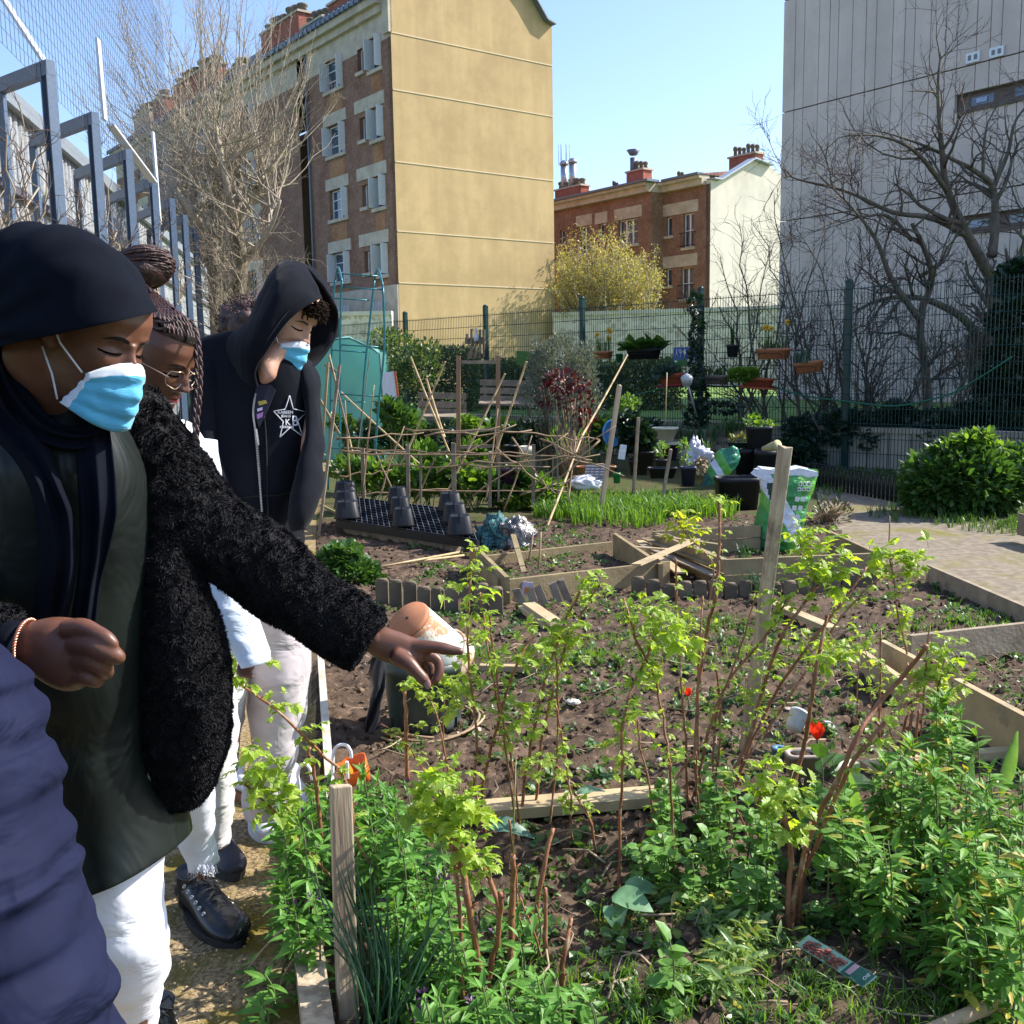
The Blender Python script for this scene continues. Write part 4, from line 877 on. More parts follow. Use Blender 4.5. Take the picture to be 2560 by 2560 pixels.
stake('wooden_stake',(1502,1272),(1549,962),.04,.04,'pale square stake leaning right in the tall grass',mat('pale_stake',(.46,.37,.25),(.34,.26,.17),scale=12,stretch=(1,1,.1)),Y=10.2)
for i,(a,b2,lab)in enumerate((((1585,1215),(1596,1045),'thin reddish stake beside the potted evergreen'),((1658,1235),(1677,1122),'thin grey stake behind the grass tuft near the small pots'),((1642,1005),(1663,990),'x'))):
 if lab!='x':stake('wooden_stake',a,b2,.035,.02,lab,wood_old,Y=10.6)
def lattice():
 r=empty('cane_lattice',RY(1100,1240,10.2),'low lattice of thin tied canes on short posts above the vegetable bed','lattice');rnd=random.Random(8)
 H=[((838,1098),(1060,1085)),((1010,1080),(1250,1074)),((1060,1088),(1330,1078)),((1240,1078),(1500,1100)),((860,1122),(1100,1132)),((870,1133),(1330,1138)),((1100,1130),(1480,1146)),((965,1166),(1375,1164)),((1150,1160),(1500,1140)),((880,1236),(1120,1225)),((1000,1228),(1420,1222)),((850,1128),(1020,1128)),
((1180,1238),(1420,1085)),((1240,1120),(1390,1235)),((1280,1090),(1370,1225)),((1500,1100),(1330,1260)),((1350,1100),(1560,1190)),((1320,1220),(1540,1060)),((1400,1140),(1540,1170)),((1030,1270),(1100,1120)),((1260,1280),(1330,1090)),((1090,1180),(1290,1060)),((940,1265),(1010,1060)),((850,1190),(980,1178)),((1300,1240),(1480,1180)),((880,1255),(862,1000)),((905,1250),(935,960)),((1420,1255),(1440,1090)),((1215,1255),(1245,1020)),((1000,1268),(940,1130))]
 for a,b2 in H:
  Y=10.2+rnd.uniform(-.25,.25);A=RY(*a,Y);B=RY(*b2,Y+rnd.uniform(-.3,.3));m=MB();pts=[A.lerp(B,t)+Vector((0,rnd.gauss(0,.01),rnd.gauss(0,.012)))for t in np.linspace(0,1,9)];m.tube(pts,[.010-.0035*t for t in np.linspace(0,1,9)],5);m.build('cane',brcane_m,r)
 for x,y0,y1,w_ in((909,1120,1248,.035),(1021,1112,1262,.035),(1052,1128,1262,.022),(1135,1108,1262,.045),(1225,1130,1268,.03),(1333,1110,1262,.035),(1246,1140,1255,.02),(1395,1075,1235,.015),(1380,1140,1240,.012)):
  m=MB();A=RY(x,y1,10.2);B=RY(x+rnd.uniform(-3,3),y0,10.2);m.beam(A,B,w_,w_,jag=.01);m.build('post',wood_old,r)
lattice()
def woodframe():
 r=empty('plant_support',RY(1195,1250,11.0),'upright wooden frame of two square posts with a top bar and lower rails','frame')
 for x,y0,y1 in((1146,889,1250),(1245,889,1262)):
  m=MB();m.beam(RY(x,y1,11),RY(x,y0,11),.045,.045);m.build('post',mat('brown_timber',(.30,.19,.11),(.22,.14,.08),scale=10,stretch=(1,1,.2)),r)
 for y0,y1 in((905,905),(1118,1115),(1080,1072)):
  m=MB();m.beam(RY(1150,y0,11),RY(1241,y1,11),.03,.035);m.build('rail',wood_old,r)
woodframe()
for i,(a,b2,w_,lab)in enumerate((((797,1340),(849,912),.035,'front stake of the ramshackle wooden corner beside the hooded figure'),((800,1190),(820,905),.03,'rear stake of the ramshackle wooden corner beside the hooded figure'),((872,1090),(822,888),.022,'slim cane of the ramshackle wooden corner beside the garden arch'),((848,1085),(800,1000),.03,'upper offcut nailed across the wooden corner beside the arch'),((842,930),(812,912),.03,'topmost offcut nailed across the wooden corner'),((856,1290),(800,1262),.03,'lower offcut nailed across the wooden corner near the seedling tray'),((812,1140),(798,1125),.03,'small offcut in the middle of the wooden corner'),((915,1350),(872,1325),.03,'offcut lying under the seedling tray'),((880,1240),(925,880),.012,'knobbly dead stem beside the garden arch'))):
 m=MB();Y=9.3+i*.05 if i!=8 else 11.6;m.beam(RY(*a,Y),RY(*b2,Y),w_,w_*.7);thing(m,'wooden_stake',wood_green if i%2 else wood_old,lab,'stake','ramshackle wooden corner')
def arch():
 r=empty('garden_arch',RY(890,1240,12),'narrow dark teal metal garden arch with ladder sides by the wooden corner','garden arch');m_=plain('teal_tube',(.02,.16,.19),.35,.3)
 for k,(Y,pts)in enumerate(((12.9,[(820,1240),(826,1000),(833,760),(838,700)]),(12.9,[(900,1240),(906,1000),(925,800),(936,700)]),(11.7,[(852,1240),(850,1000),(852,760),(855,705)]),(11.7,[(930,1245),(946,1020),(961,860),(957,715)]))):
  q=catmull([tuple(RY(x,y,Y))for x,y in pts],4);m=MB();m.tube(q,.013,7);m.build('upright',m_,r)
 for(a,b2)in(((838,700),(855,705)),((936,700),(957,715))):
  A=RY(*a,12.9);B=RY(*b2,11.7);m=MB();m.tube([A.lerp(B,t)+Vector((0,0,.16*math.sin(math.pi*t)))for t in np.linspace(0,1,10)],.013,7);m.build('hoop',m_,r)
 m=MB()
 for Y,xs,ys in((12.9,(826,925),(745,875,1000,1120)),(11.7,(852,957),(718,862,985,1120,1235))):
  for y in ys:m.tube([RY(xs[0],y,Y),RY(xs[1]-(y-700)*.04,y+6,Y)],.008,5)
 A=[RY(x,y,Y)for x,y,Y in((840,684,12.4),(944,690,12.4))];m.tube(A,.008,5)
 m.build('rung',m_,r)
arch()
def greenhouse():
 Y=17.5;r=empty('plastic_greenhouse',RY(870,1040,Y),'low crumpled teal plastic cloche greenhouse behind the garden arch','greenhouse')
 m_,nt,bs,out=_new('teal_film');bs.inputs['Base Color'].default_value=(.14,.36,.32,1);bs.inputs['Roughness'].default_value=.3
 tr=_n(nt,'ShaderNodeBsdfTranslucent');tr.inputs[0].default_value=(.3,.65,.6,1);mx=_n(nt,'ShaderNodeMixShader');mx.inputs[0].default_value=.5;nt.links.new(bs.outputs[0],mx.inputs[1]);nt.links.new(tr.outputs[0],mx.inputs[2]);nt.links.new(mx.outputs[0],out.inputs[0])
 x0,x1=RY(770,1040,Y).x,RY(955,1040,Y).x;zb=.0;ze=RY(870,880,Y).z;zt=RY(885,845,Y).z;D=1.2;m=MB();n=26
 prof=[(0,zb),(0,ze*.5),(.02,ze),(.35,zt-.02),(.6,zt),(.9,ze+.05),(1,ze-.05),(1.02,ze*.5),(1,zb)]
 P_=catmull(prof,5);V_=[];rnd=random.Random(2)
 for j,yy in enumerate(np.linspace(0,D,8)):
  for u,z in P_:x=x0+(x1-x0)*u;k=.03*nz3(x*5,z*5,j*.9);V_.append((x+k,Y+yy+k,z+k*1.3-.04*math.sin(math.pi*yy/D)*(z>ze)))
 k=len(P_);m.add(V_,[(j*k+i,j*k+i+1,(j+1)*k+i+1,(j+1)*k+i)for j in range(7)for i in range(k-1)],0,True)
 W=14;V2=[]
 for j in range(W+1):
  for i in range(W+1):
   u,v=i/W,j/W;top=np.interp(u,[q[0]for q in prof[2:7]],[q[1]for q in prof[2:7]]);x=x0+(x1-x0)*u;z=zb+(top-zb)*v;V2.append((x,Y+.07*nz3(x*4,z*4,2)*math.sin(math.pi*u),z))
 m.add(V2,[(j*(W+1)+i,j*(W+1)+i+1,(j+1)*(W+1)+i+1,(j+1)*(W+1)+i)for j in range(W)for i in range(W)],0,True)
 m.build('film_cover',m_,r)
 m=MB()
 for yy in(0,D):
  m.tube([(x0+(x1-x0)*u,Y+yy,z)for u,z in prof],.014,5)
 m.build('frame',plain('tent_pole',(.05,.12,.11),.5),r)
greenhouse()
m=MB();A=RY(962,1035,15);pts=[RY(x,y,15)for x,y in((957,1020),(997,1022),(985,928),(956,932))];m.prism(pts,(0,.02,0));r=m.build('info_board',plain('white_board',(.68,.72,.78),.5));tag(r,'white board with an orange edge leaning beside the plastic greenhouse','board')
m=MB();m.beam(pts[1]+Vector((.012,0,0)),pts[2]+Vector((.012,0,0)),.02,.03);m.build('edge_strip',plain('orange_edge',(.55,.13,.04),.6),r)
def bench(label,x0,x1,ys,Y,legs,m_=wood_old):
 r=empty('slatted_bench',RY((x0+x1)/2,ys[-1],Y),label,'bench')
 for y in ys:
  m=MB();m.beam(RY(x0,y,Y),RY(x1,y+3,Y),.03,.10);m.build('slat',m_,r)
 m=MB();m.prism([RY(x0-4,ys[-1]+12,Y-.35),RY(x1+4,ys[-1]+15,Y-.35),RY(x1,ys[-1]+4,Y),RY(x0,ys[-1]+4,Y)],(0,0,-.03));m.build('seat',m_,r)
 for x in legs:
  m=MB();m.beam(RY(x,ys[0]-4,Y+.03),Vector((RY(x,ys[0],Y).x,Y+.03,0)),.05,.05);m.build('leg',m_,r)
bench('grey slatted bench behind the wooden frame and lavender',1200,1335,(956,976,996),17.5,(1210,1320));bench('grey pallet bench behind the crossed bamboo canes',1045,1165,(988,1010,1028),16.5,(1052,1155))
def pallet():
 r=empty('planter_boards',RY(1730,1120,15),'low brown plank planter in front of the fence holding strap leaved plants','planter')
 for y in(1072,1086,1108):
  m=MB();m.beam(RY(1662,y+4,15.3),RY(1862,y+14,14.7),.03,.075);m.build('plank',wood_old,r)
pallet()
def tray():
 c=[G(841,1300,.12),G(1193,1352,.12),G(1172,1266,.25),G(838,1240,.25)];r=empty('seedling_tray',c[0],'large black seedling tray turned upside down with nine pots standing on it','seedling tray',)
 u=(c[1]-c[0]);v=(c[3]-c[0]);n=u.cross(v).normalized();m=MB()
 for k in range(25):m.beam(c[0]+u*(k/24),c[0]+u*(k/24)+v,.006,.022)
 for k in range(11):m.beam(c[0]+v*(k/10),c[0]+v*(k/10)+u,.006,.022)
 m.prism([c[0]-n*.03,c[1]-n*.03,c[1]+v-n*.03,c[3]-n*.03],-n*.004);m.beam(c[0]-v*.02-n*.03,c[1]-v*.02-n*.03,.03,.07);m.build('tray',blackp,r)
 hl=plain('grid_highlight',(.10,.12,.16),.4);m=MB()  # paler strips along the grid tops: edge highlights put into the colour
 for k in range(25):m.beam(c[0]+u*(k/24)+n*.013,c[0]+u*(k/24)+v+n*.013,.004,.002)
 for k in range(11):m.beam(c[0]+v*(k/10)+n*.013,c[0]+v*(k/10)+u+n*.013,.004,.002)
 m.build('tray_highlight',hl,r)
 for i,fu in enumerate((.09,.50,.90)):
  for j,fv in enumerate((.08,.5,.92)):
   p=c[0]+u*(fu+(.015 if i==1 else 0)-.03*(j==1)*0)+v*fv;m=MB();s=(.235,.19,.215)[i]
   m.lathe([(s*.52,.02),(s*.5,.035),(s*.38,.17),(s*.36,.175),(s*.30,.165),(0,.163)],p,20,sq=5.0,R=Matrix.Rotation(math.radians(45-45+9),4,'Z'))
   for q in range(4):m.beam(p+Vector((0,-s*.44,.03)),p+Vector((0,-s*.38,.20)),.012,.012)if q==0 else None
   m.build('upturned_pot',blackp,r)
 m=MB();m.beam(G(870,1330,0),G(1150,1375,0)+Vector((0,0,.03)),.1,.09);m.build('support',wood_old,r)
tray()
def pot(name,x0,x1,yt,yb,Y,label,m_,sq=2.0,taper=.78,rim=True,cat='pot',group=None,soil=True,depth=1.0,sx=1.0,parts=None):
 """x0..x1 width at the rim, yt rim height, yb foot, all as seen in the photo, Y distance"""
 A=RY(x0,yt,Y);B=RY(x1,yt,Y);C=RY((x0+x1)/2,yb,Y);w_=(B-A).length;z1=(A.z+B.z)/2;z0=C.z;cx=(A.x+B.x)/2;h=z1-z0;R_=w_/2;sy=depth
 r=empty(name,(cx,Y,z0),label,cat,group);k=(2**(1/sq-.5))if sq>2 else 1
 m=MB();t=.012
 pr=[(0,0),(R_*taper,0),(R_*.96,h*.86)]+([(R_,h*.86),(R_,h)]if rim else[(R_,h)])+[(R_-t*1.4,h),(R_-t*1.6,h*.86),(R_*taper-t,t)]
 m.lathe(pr,(cx,Y,z0),28,sq=sq,sy=sy,cap=False);m.build('body',m_,r)
 if soil:m=MB();m.lathe([(R_*.9,h*.86),(0,h*.9)],(cx,Y,z0),20,sq=sq,sy=sy);m.build('soil',potsoil,r)
 return r,Vector((cx,Y,z1)),R_
pot('tub',1788,1897,1192,1276,10.7,'large rectangular black tub in the long grass beside the compost bag',blackp,sq=6,taper=.86,depth=.75)
pot('plant_pot',1838,1888,1122,1212,12.6,'left of two big black pots standing together behind the tub',blackp,taper=.8);pot('plant_pot',1886,1946,1125,1215,12.4,'right of two big black pots standing together behind the tub',blackp2,taper=.8)
r,pt_,R_=pot('plant_pot',1868,1928,1065,1119,12.6,'square black pot stacked on top of the two big pots',blackp2,sq=5,taper=.86)
m=MB();cloud(m,pt_+Vector((-.08,0,.05)),(.12,.1,.08),60,.06,RND[0],.8,tf=RND[1]);cloud(m,pt_+Vector((.08,0,.0)),(.14,.1,.05),60,.05,RND[0],.5,tf=RND[1]);m.build('plant',fresh_m,r)
m=MB();a=RY(1908,1122,12.2);b2=RY(1942,1114,12.0);m.tube([a,b2],[.03,.062],14);m.tube([b2,b2+(b2-a).normalized()*.015],[.068,.068],14);thing(m,'plant_pot',mat('yellowed_plastic',(.5,.46,.22),(.4,.36,.18)),'small yellowed pot lying on its side on the right big black pot','pot')
r,pt_,R_=pot('plant_bowl',1629,1697,1068,1102,14.2,'wide cream bowl planter standing on a board over dark pots',creamp_m,taper=.55,cat='bowl planter')
m=MB();m.box(pt_+Vector((0,0,-.225)),(.42,.34,.02));thing(m,'shelf_board',mat('pale_board',(.6,.55,.42),(.5,.45,.35)),'small pale board under the cream bowl planter','board')
pot('plant_pot',1655,1695,1108,1150,14.2,'dark plum pot under the pale board of the cream bowl',plain('plum_plastic',(.04,.022,.03),.5));pot('plant_pot',1634,1652,1108,1150,14.3,'narrow grey pot under the pale board of the cream bowl',blackp2)
m=MB();m.tube([pt_,pt_+Vector((.02,0,.75))],.008,5);thing(m,'bamboo_cane',bamboo_m,'thin cane standing in the cream bowl planter','cane')
pot('plant_pot',1568,1622,1148,1186,12.2,'grey rectangular pot under the dark leaved potted evergreen',blackp2,sq=5)
def potted(name,label,clouds,Y,m_,size,shape,seed,stemtop=None,cat='plant',group=None,up=.4,stems=5,loc=None):
 rnd=np.random.default_rng(seed);r=empty(name,loc or RY(clouds[0][0],clouds[0][1],Y),label,cat,group);m=MB()
 for(x,y,rx,ry,N)in clouds:
  k=Y/FPX;cloud(m,RY(x,y,Y),(rx*k,min(rx,ry)*k*1.2+.02,ry*k),N,size,shape[0],up,rnd,.25,tf=shape[1])
 m.build('foliage',m_,r)
 if stemtop:
  s=MB();rr_=random.Random(seed);a=RY(*stemtop[0],Y);
  for q in range(stems):
   b_=RY(clouds[q%len(clouds)][0]+rr_.uniform(-8,8),clouds[q%len(clouds)][1],Y);s.tube([a+Vector((rr_.uniform(-.04,.04),0,0)),a.lerp(b_,.5)+Vector((rr_.uniform(-.05,.05),0,0)),b_],.006,4)
  s.build('stem',stemtop[1],r)
 return r
potted('potted_evergreen','dark round leaved evergreen in the grey rectangular pot',[(1588,1090,42,38,420),(1572,1050,22,18,110),(1610,1110,26,30,200)],12.2,dark_leaf,.085,RND,71,((1592,1160),bark_grey))
potted('young_shrub','bright fresh leaved shrub rising behind the dark potted evergreen',[(1560,1030,30,25,200),(1575,1010,22,20,120)],13.0,fresh_m,.06,BRD,72,((1575,1150),bark_grey))
pot('plant_pot',1598,1636,1128,1168,12.0,'small black pot between the evergreen and the blackish crate',blackp)
r,pt_,R_=pot('plant_pot',1636,1672,1148,1172,11.8,'small dark grey pot with a yellow green seedling',blackp2);potted('seedling','yellow green seedling in the small dark grey pot',[(1655,1125,14,20,70)],11.8,fresh_m,.045,BRD,73,((1655,1150),stem_m))
pot('trough',1618,1692,1168,1195,11.4,'long low black trough behind the grass tuft',blackp,sq=6,depth=.5,cat='trough');pot('trough',1700,1740,1166,1215,11.3,'blue black crate beside the silver bag',plain('blue_black',(.012,.02,.05),.4),sq=6,depth=.7,cat='crate');potted('seedling','slender leafy sapling between the cream bowl and the silver bag',[(1708,1115,14,16,60),(1716,1150,10,14,30)],11.6,fresh_m,.045,BRD,74,((1718,1185),stem_m))
pot('plant_pot',1252,1302,1168,1226,10.9,'plum purple square pot inside the cane lattice',plain('purple_plastic',(.07,.025,.06),.45),sq=5);pot('plant_pot',1258,1294,1112,1150,11.6,'black pot on the far side of the cane lattice',blackp)
pot('canister',1298,1338,1115,1245,11.4,'tall cream plastic canister behind the cane lattice',creamp_m,taper=.9,cat='canister');pot('plant_pot',1532,1552,1182,1208,11,'tiny bright green pot in the grass',plain('green_plastic',(.02,.28,.08),.4));pot('plant_pot',1440,1540,1165,1180,11.6,'low terracotta trough behind the module tray',terra_m,sq=6,depth=.4,cat='trough');pot('plant_pot',1818,1880,1104,1122,12.9,'dark green pan of seedlings behind the big black pots',plain('dgreen_pl',(.015,.05,.04),.5));potted('seedling','low rusty leaved seedlings in the dark green pan',[(1850,1098,28,10,90)],12.9,leafmat('rusty_leaf',(.22,.16,.06),(.1,.16,.04)),.05,BRD,75)
m=MB();c=RY(1532,1083,12.4);m.lathe([(0,0),(.13,0),(.13,.012),(.11,.014),(.11,.01),(0,.01)],c,28,R=Matrix.Rotation(math.radians(75),4,'X')@Matrix.Rotation(0,4,'Z'),sy=1.3);thing(m,'round_sign',plain('sky_blue',(.07,.26,.55),.5),'oval sky blue disc leaning behind the pale square stake','disc')
m=MB();c=RY(1556,1130,11.2);m.box(c,(.075,.004,.16),Matrix.Rotation(math.radians(9),3,'Y'));thing(m,'plant_label',plain('white_card',(.75,.76,.78),.5),'white card label hanging beside the pale stake','label')
m=MB();c=RY(1487,1188,10.6);R3=Matrix.Rotation(math.radians(-14),3,'Z')@Matrix.Rotation(math.radians(38),3,'X');m.box(c,(.20,.26,.05),R3)
for i in range(6):
 for j in range(4):m.box(c+R3@Vector((-.08+.053*j,-.11+.042*i,.03)),(.042,.026,.012),R3)
thing(m,'module_tray',plain('silver_grey_tray',(.16,.17,.2),.35),'grey module tray propped on a white sack beside the leaning stake','tray');m=MB();cloudc=RY(1465,1208,10.5)
def crumple(mb,c,size,n=14,amp=.25,seed=0,mi=0):
 V_=[];
 for j in range(n+1):
  th=math.pi*j/n
  for i in range(2*n):
   ph=math.pi*i/n;d=Vector((math.sin(th)*math.cos(ph),math.sin(th)*math.sin(ph),math.cos(th)));k=1+amp*nz3(*(d*2.3+Vector((seed,seed,0))))*1.6+amp*.5*(abs(nz3(*(d*5+Vector((0,seed,3)))))*2-.4);V_.append((c[0]+d.x*size[0]*k,c[1]+d.y*size[1]*k,c[2]+d.z*size[2]*k))
 w_=2*n;mb.add(V_,[(j*w_+i,(j+1)*w_+i,(j+1)*w_+(i+1)%w_,j*w_+(i+1)%w_)for j in range(n)for i in range(w_)],mi,True)
crumple(m,cloudc,(.16,.12,.07),seed=3);thing(m,'plastic_sack',plain('white_sack',(.7,.72,.76),.5),'crumpled white sack under the grey module tray','sack')
m=MB();crumple(m,RY(1740,1150,12.2),(.17,.12,.17),18,.4,5);crumple(m,RY(1738,1118,12.2),(.07,.06,.12),14,.35,8);thing(m,'plastic_bag',plain('silver_bag',(.5,.5,.56),.25,.1),'crumpled silver plastic bag of dried leaves behind the long grass','bag')
m=MB();cloud(m,RY(1750,1172,11.6),(.09,.06,.13),260,.06,None,-.8);thing(m,'dried_leaves',mat('straw',(.42,.33,.18),(.3,.23,.12),island=.3),'bunch of dried leaves hanging out of the silver bag','dried leaves')
def bagmat(name,stops,wave=.0,seed=0):
 """diagonal printed bands: stops = [(pos, colour)...] over generated coordinate"""
 m,nt,bs,out=_new(name);g=_coord(nt,'Generated');sp=_n(nt,'ShaderNodeSeparateXYZ');nt.links.new(g,sp.inputs[0]);a=_n(nt,'ShaderNodeMath',operation='MULTIPLY_ADD');nt.links.new(sp.outputs[0],a.inputs[0]);a.inputs[1].default_value=.75;a.inputs[2].default_value=0
 b_=_n(nt,'ShaderNodeMath',operation='MULTIPLY_ADD');nt.links.new(sp.outputs[2],b_.inputs[0]);b_.inputs[1].default_value=wave;nt.links.new(a.outputs[0],b_.inputs[2])
 r=_n(nt,'ShaderNodeValToRGB');r.color_ramp.interpolation='CONSTANT';el=r.color_ramp.elements
 while len(el)>1:el.remove(el[-1])
 el[0].position=stops[0][0];el[0].color=rgb(stops[0][1])
 for p,c in stops[1:]:e=el.new(p);e.color=rgb(c)
 nt.links.new(b_.outputs[0],r.inputs[0]);nt.links.new(r.outputs[0],bs.inputs['Base Color']);bs.inputs['Roughness'].default_value=.28
 _bump(nt,bs,_noise(nt,9,4,.6,vec=_coord(nt),dist=1.5),.7,.03);return m
def compost_bag():
 Y=8.35;r=empty('compost_bag',G(1960,1372),'tall printed green and white compost bag standing in the right raised bed','bag');m=MB()
 rows=[(1885,2040,1172,.10),(1890,2046,1180,.12),(1898,2040,1196,.2),(1903,2030,1230,.26),(1900,2018,1262,.28),(1890,2010,1300,.3),(1882,2000,1335,.32),(1884,1996,1362,.3),(1890,1990,1374,.24)]
 R_=catmull(rows,6);V_=[];n=36
 for x0,x1,y,t in R_:
  A=RY(x0,y,Y);B=RY(x1,y,Y);c=(A+B)/2;h=(B-A)/2
  for k in range(n):
   a=2*math.pi*k/n;ca,sa=math.cos(a),math.sin(a);q=(abs(ca)**2.6+abs(sa)**2.6)**(-1/2.6);p=c+h*ca*q+Vector((0,t/2*sa*q,0));w_=.016*nz3(p.x*9,p.z*22,sa*2)+.010*nz3(p.x*24,p.z*24,sa*3);V_.append(tuple(p+Vector((0,-w_*1.5,0))))
 m.add(V_,[(j*n+k,j*n+(k+1)%n,(j+1)*n+(k+1)%n,(j+1)*n+k)for j in range(len(R_)-1)for k in range(n)]+[tuple(range(n))],0,True)
 bm_=bagmat('printed_bag',[(0,(.30,.32,.18)),(.2,(.55,.62,.75)),(.30,(.02,.03,.08)),(.36,(.03,.24,.06)),(.58,(.68,.72,.78)),(.70,(.10,.30,.05)),(.84,(.015,.17,.06))],-.42+.02)
 bm_=bagmat('printed_bag',[(0,(.015,.15,.055)),(.22,(.03,.25,.05)),(.40,(.10,.38,.05)),(.50,(.62,.68,.76)),(.68,(.03,.22,.05)),(.98,(.10,.34,.04))],.55)
 m.build('body',bm_,r)
 t=MB();q=[RY(x,y,Y-.07)for x,y in((1886,1190),(1905,1172),(1960,1178),(2000,1170),(2044,1180),(2046,1190),(2010,1196),(1960,1200),(1920,1205))];t.prism(q,(0,.14,.01));t.build('folded_top',plain('white_lining',(.68,.72,.80),.4),r)
 p=MB();
 for i in range(2):
  for k in range(3):x=2001+k*11-i*2;y=1210+i*13;A=RY(x,y,Y-.135);p.box(A,(.028,.002,.030))
 for i in range(5):
  for k in range(2):x=1993-i*7+k*15;y=1248+i*22;p.box(RY(x,y,Y-.165),(.034,.002,.038),Matrix.Rotation(.15,3,'Y'))
 for i in range(7):p.box(RY(1972+6*(i%3)-i*1.0,1275+i*13,Y-.172),(.03,.002,.012),Matrix.Rotation(.15,3,'Y'))
 p.build('printed_pictograms',plain('print_white',(.75,.78,.75),.4),r)
 p=MB()
 for i in range(2):
  for k in range(3):x=2001+k*11-i*2;y=1210+i*13;A=RY(x,y,Y-.137);p.lathe([(0,0),(.008,0),(.008,.002),(0,.002)],A,10,R=Matrix.Rotation(math.radians(90),4,'X'))
 for k in range(3):p.box(RY(1925+k*3,1215+k*14,Y-.15),(.05,.003,.05))
 p.build('printed_symbols',plain('print_dark',(.01,.04,.03),.4),r)
compost_bag()
m=MB()
def green_sack():
 Y=11.4;r=empty('compost_bag',RY(1800,1190,Y),'slumped green compost sack with a white stripe folded over behind the black tub','bag');m=MB();V_=[];n=26
 rows=[(1800,1838,1118,.08),(1788,1846,1130,.16),(1780,1850,1150,.2),(1766,1842,1170,.2),(1758,1826,1190,.2),(1752,1800,1212,.16)]
 R_=catmull(rows,5)
 for x0,x1,y,t in R_:
  A=RY(x0,y+6,Y);B=RY(x1,y-6,Y);c=(A+B)/2;h=(B-A)/2
  for k in range(n):
   a=2*math.pi*k/n;p=c+h*math.cos(a)+Vector((0,t/2*math.sin(a),0));w_=.03*nz3(p.x*9,p.z*14,math.sin(a));V_.append(tuple(p+Vector((0,-w_,w_))))
 m.add(V_,[(j*n+k,j*n+(k+1)%n,(j+1)*n+(k+1)%n,(j+1)*n+k)for j in range(len(R_)-1)for k in range(n)]+[tuple(range(n))],0,True)
 m.build('body',bagmat('green_sack_print',[(0,(.02,.12,.09)),(.28,(.06,.30,.05)),(.42,(.62,.68,.76)),(.56,(.10,.36,.05)),(.74,(.015,.17,.09))],.45),r)
green_sack()
def netsack():
 Y=8.6;r=empty('net_sack',G(1270,1400),'crumpled sack, teal netting on its left and clear plastic on its right','sack')
 m=MB();crumple(m,RY(1243,1345,Y),(.16,.12,.18),24,.3,2);m.build('netting',mat('teal_net',(.10,.30,.27),(.03,.06,.07),rough=.6,scale=60,detail=3,lo=.45,hi=.55,bump=1,bscale=70,bdist=.02),r)
 m=MB();crumple(m,RY(1290,1345,Y-.06),(.15,.10,.17),24,.36,7);crumple(m,RY(1285,1395,Y-.06),(.09,.08,.12),16,.3,9)
 mm=mat('clear_film',(.40,.36,.31),(.05,.055,.065),rough=.22,scale=9,detail=4,lo=.42,hi=.58,bump=1,bscale=16,bdist=.05,spec=.8);m.build('film',mm,r)
 m=MB();m.beam(G(1310,1432,0),RY(1283,1338,8.0),.04,.02);thing(m,'wooden_stake',wood_green,'short flat stake standing in front of the clear plastic sack','stake')
netsack()
def onf(x,y,off=.17):return VP(x,y,FA-FN*off,FD)
FR=math.atan2(FD.y,FD.x)
def fbox(name,x0,x1,yt,yb,label,m_,off=.2,dep=.17,tilt=0,bracket=True,sq=7,cat='planter',saucer=None):
 A,B=onf(x0,yt,off),onf(x1,yt,off);C=onf((x0+x1)/2,yb,off);L=(B-A).length;z1=(A.z+B.z)/2;z0=C.z;h=z1-z0;c=(A+B)/2;r=empty(name,(c.x,c.y,z0),label,cat,'planters hanging on the fence',rz=FR)
 R4=Matrix.Rotation(FR,4,'Z')@Matrix.Rotation(tilt,4,'Y');m=MB();k=L/2;ratio=dep/L
 m.lathe([(0,0),(k*.82,0),(k*.93,h*.8),(k,h*.8),(k,h),(k*.95,h),(k*.93,h*.75)],(c.x,c.y,z0),32,sq=sq,sy=ratio,R=R4,cap=False);m.build('box',m_,r)
 m=MB();m.lathe([(k*.93,h*.8),(0,h*.88)],(c.x,c.y,z0),20,sq=sq,sy=ratio,R=R4);m.build('soil',potsoil,r)
 if bracket:
  m=MB();e=Vector((math.cos(FR),math.sin(FR),0));f_=-FN*(dep/2+.012)
  for s_ in(-.36,.36):p=c+e*L*s_;p.z=z0;m.tube([p+FN*(off-.02)+Vector((0,0,h)),p+FN*(off-.02)-Vector((0,0,.01)),p+f_-Vector((0,0,.01)),p+f_+Vector((0,0,h*.45)),c+e*L*s_*.7+f_+Vector((0,0,z0-c.z+h*.55))],.004,4)
  m.tube([Vector((c.x,c.y,z0))-e*L*.25+f_+Vector((0,0,h*.55)),Vector((c.x,c.y,z0))+e*L*.25+f_+Vector((0,0,h*.55))],.004,4);m.build('bracket',blackp,r)
 if saucer:m=MB();m.lathe([(0,0),(k*1.05,0),(k*1.12,.03),(k*1.08,.03),(k*1.02,.008)],(c.x,c.y,z0-.035),28,sq=sq,sy=ratio*1.1,R=R4,cap=False);m.build('saucer',saucer,r)
 return Vector((c.x,c.y,z1)),L,r
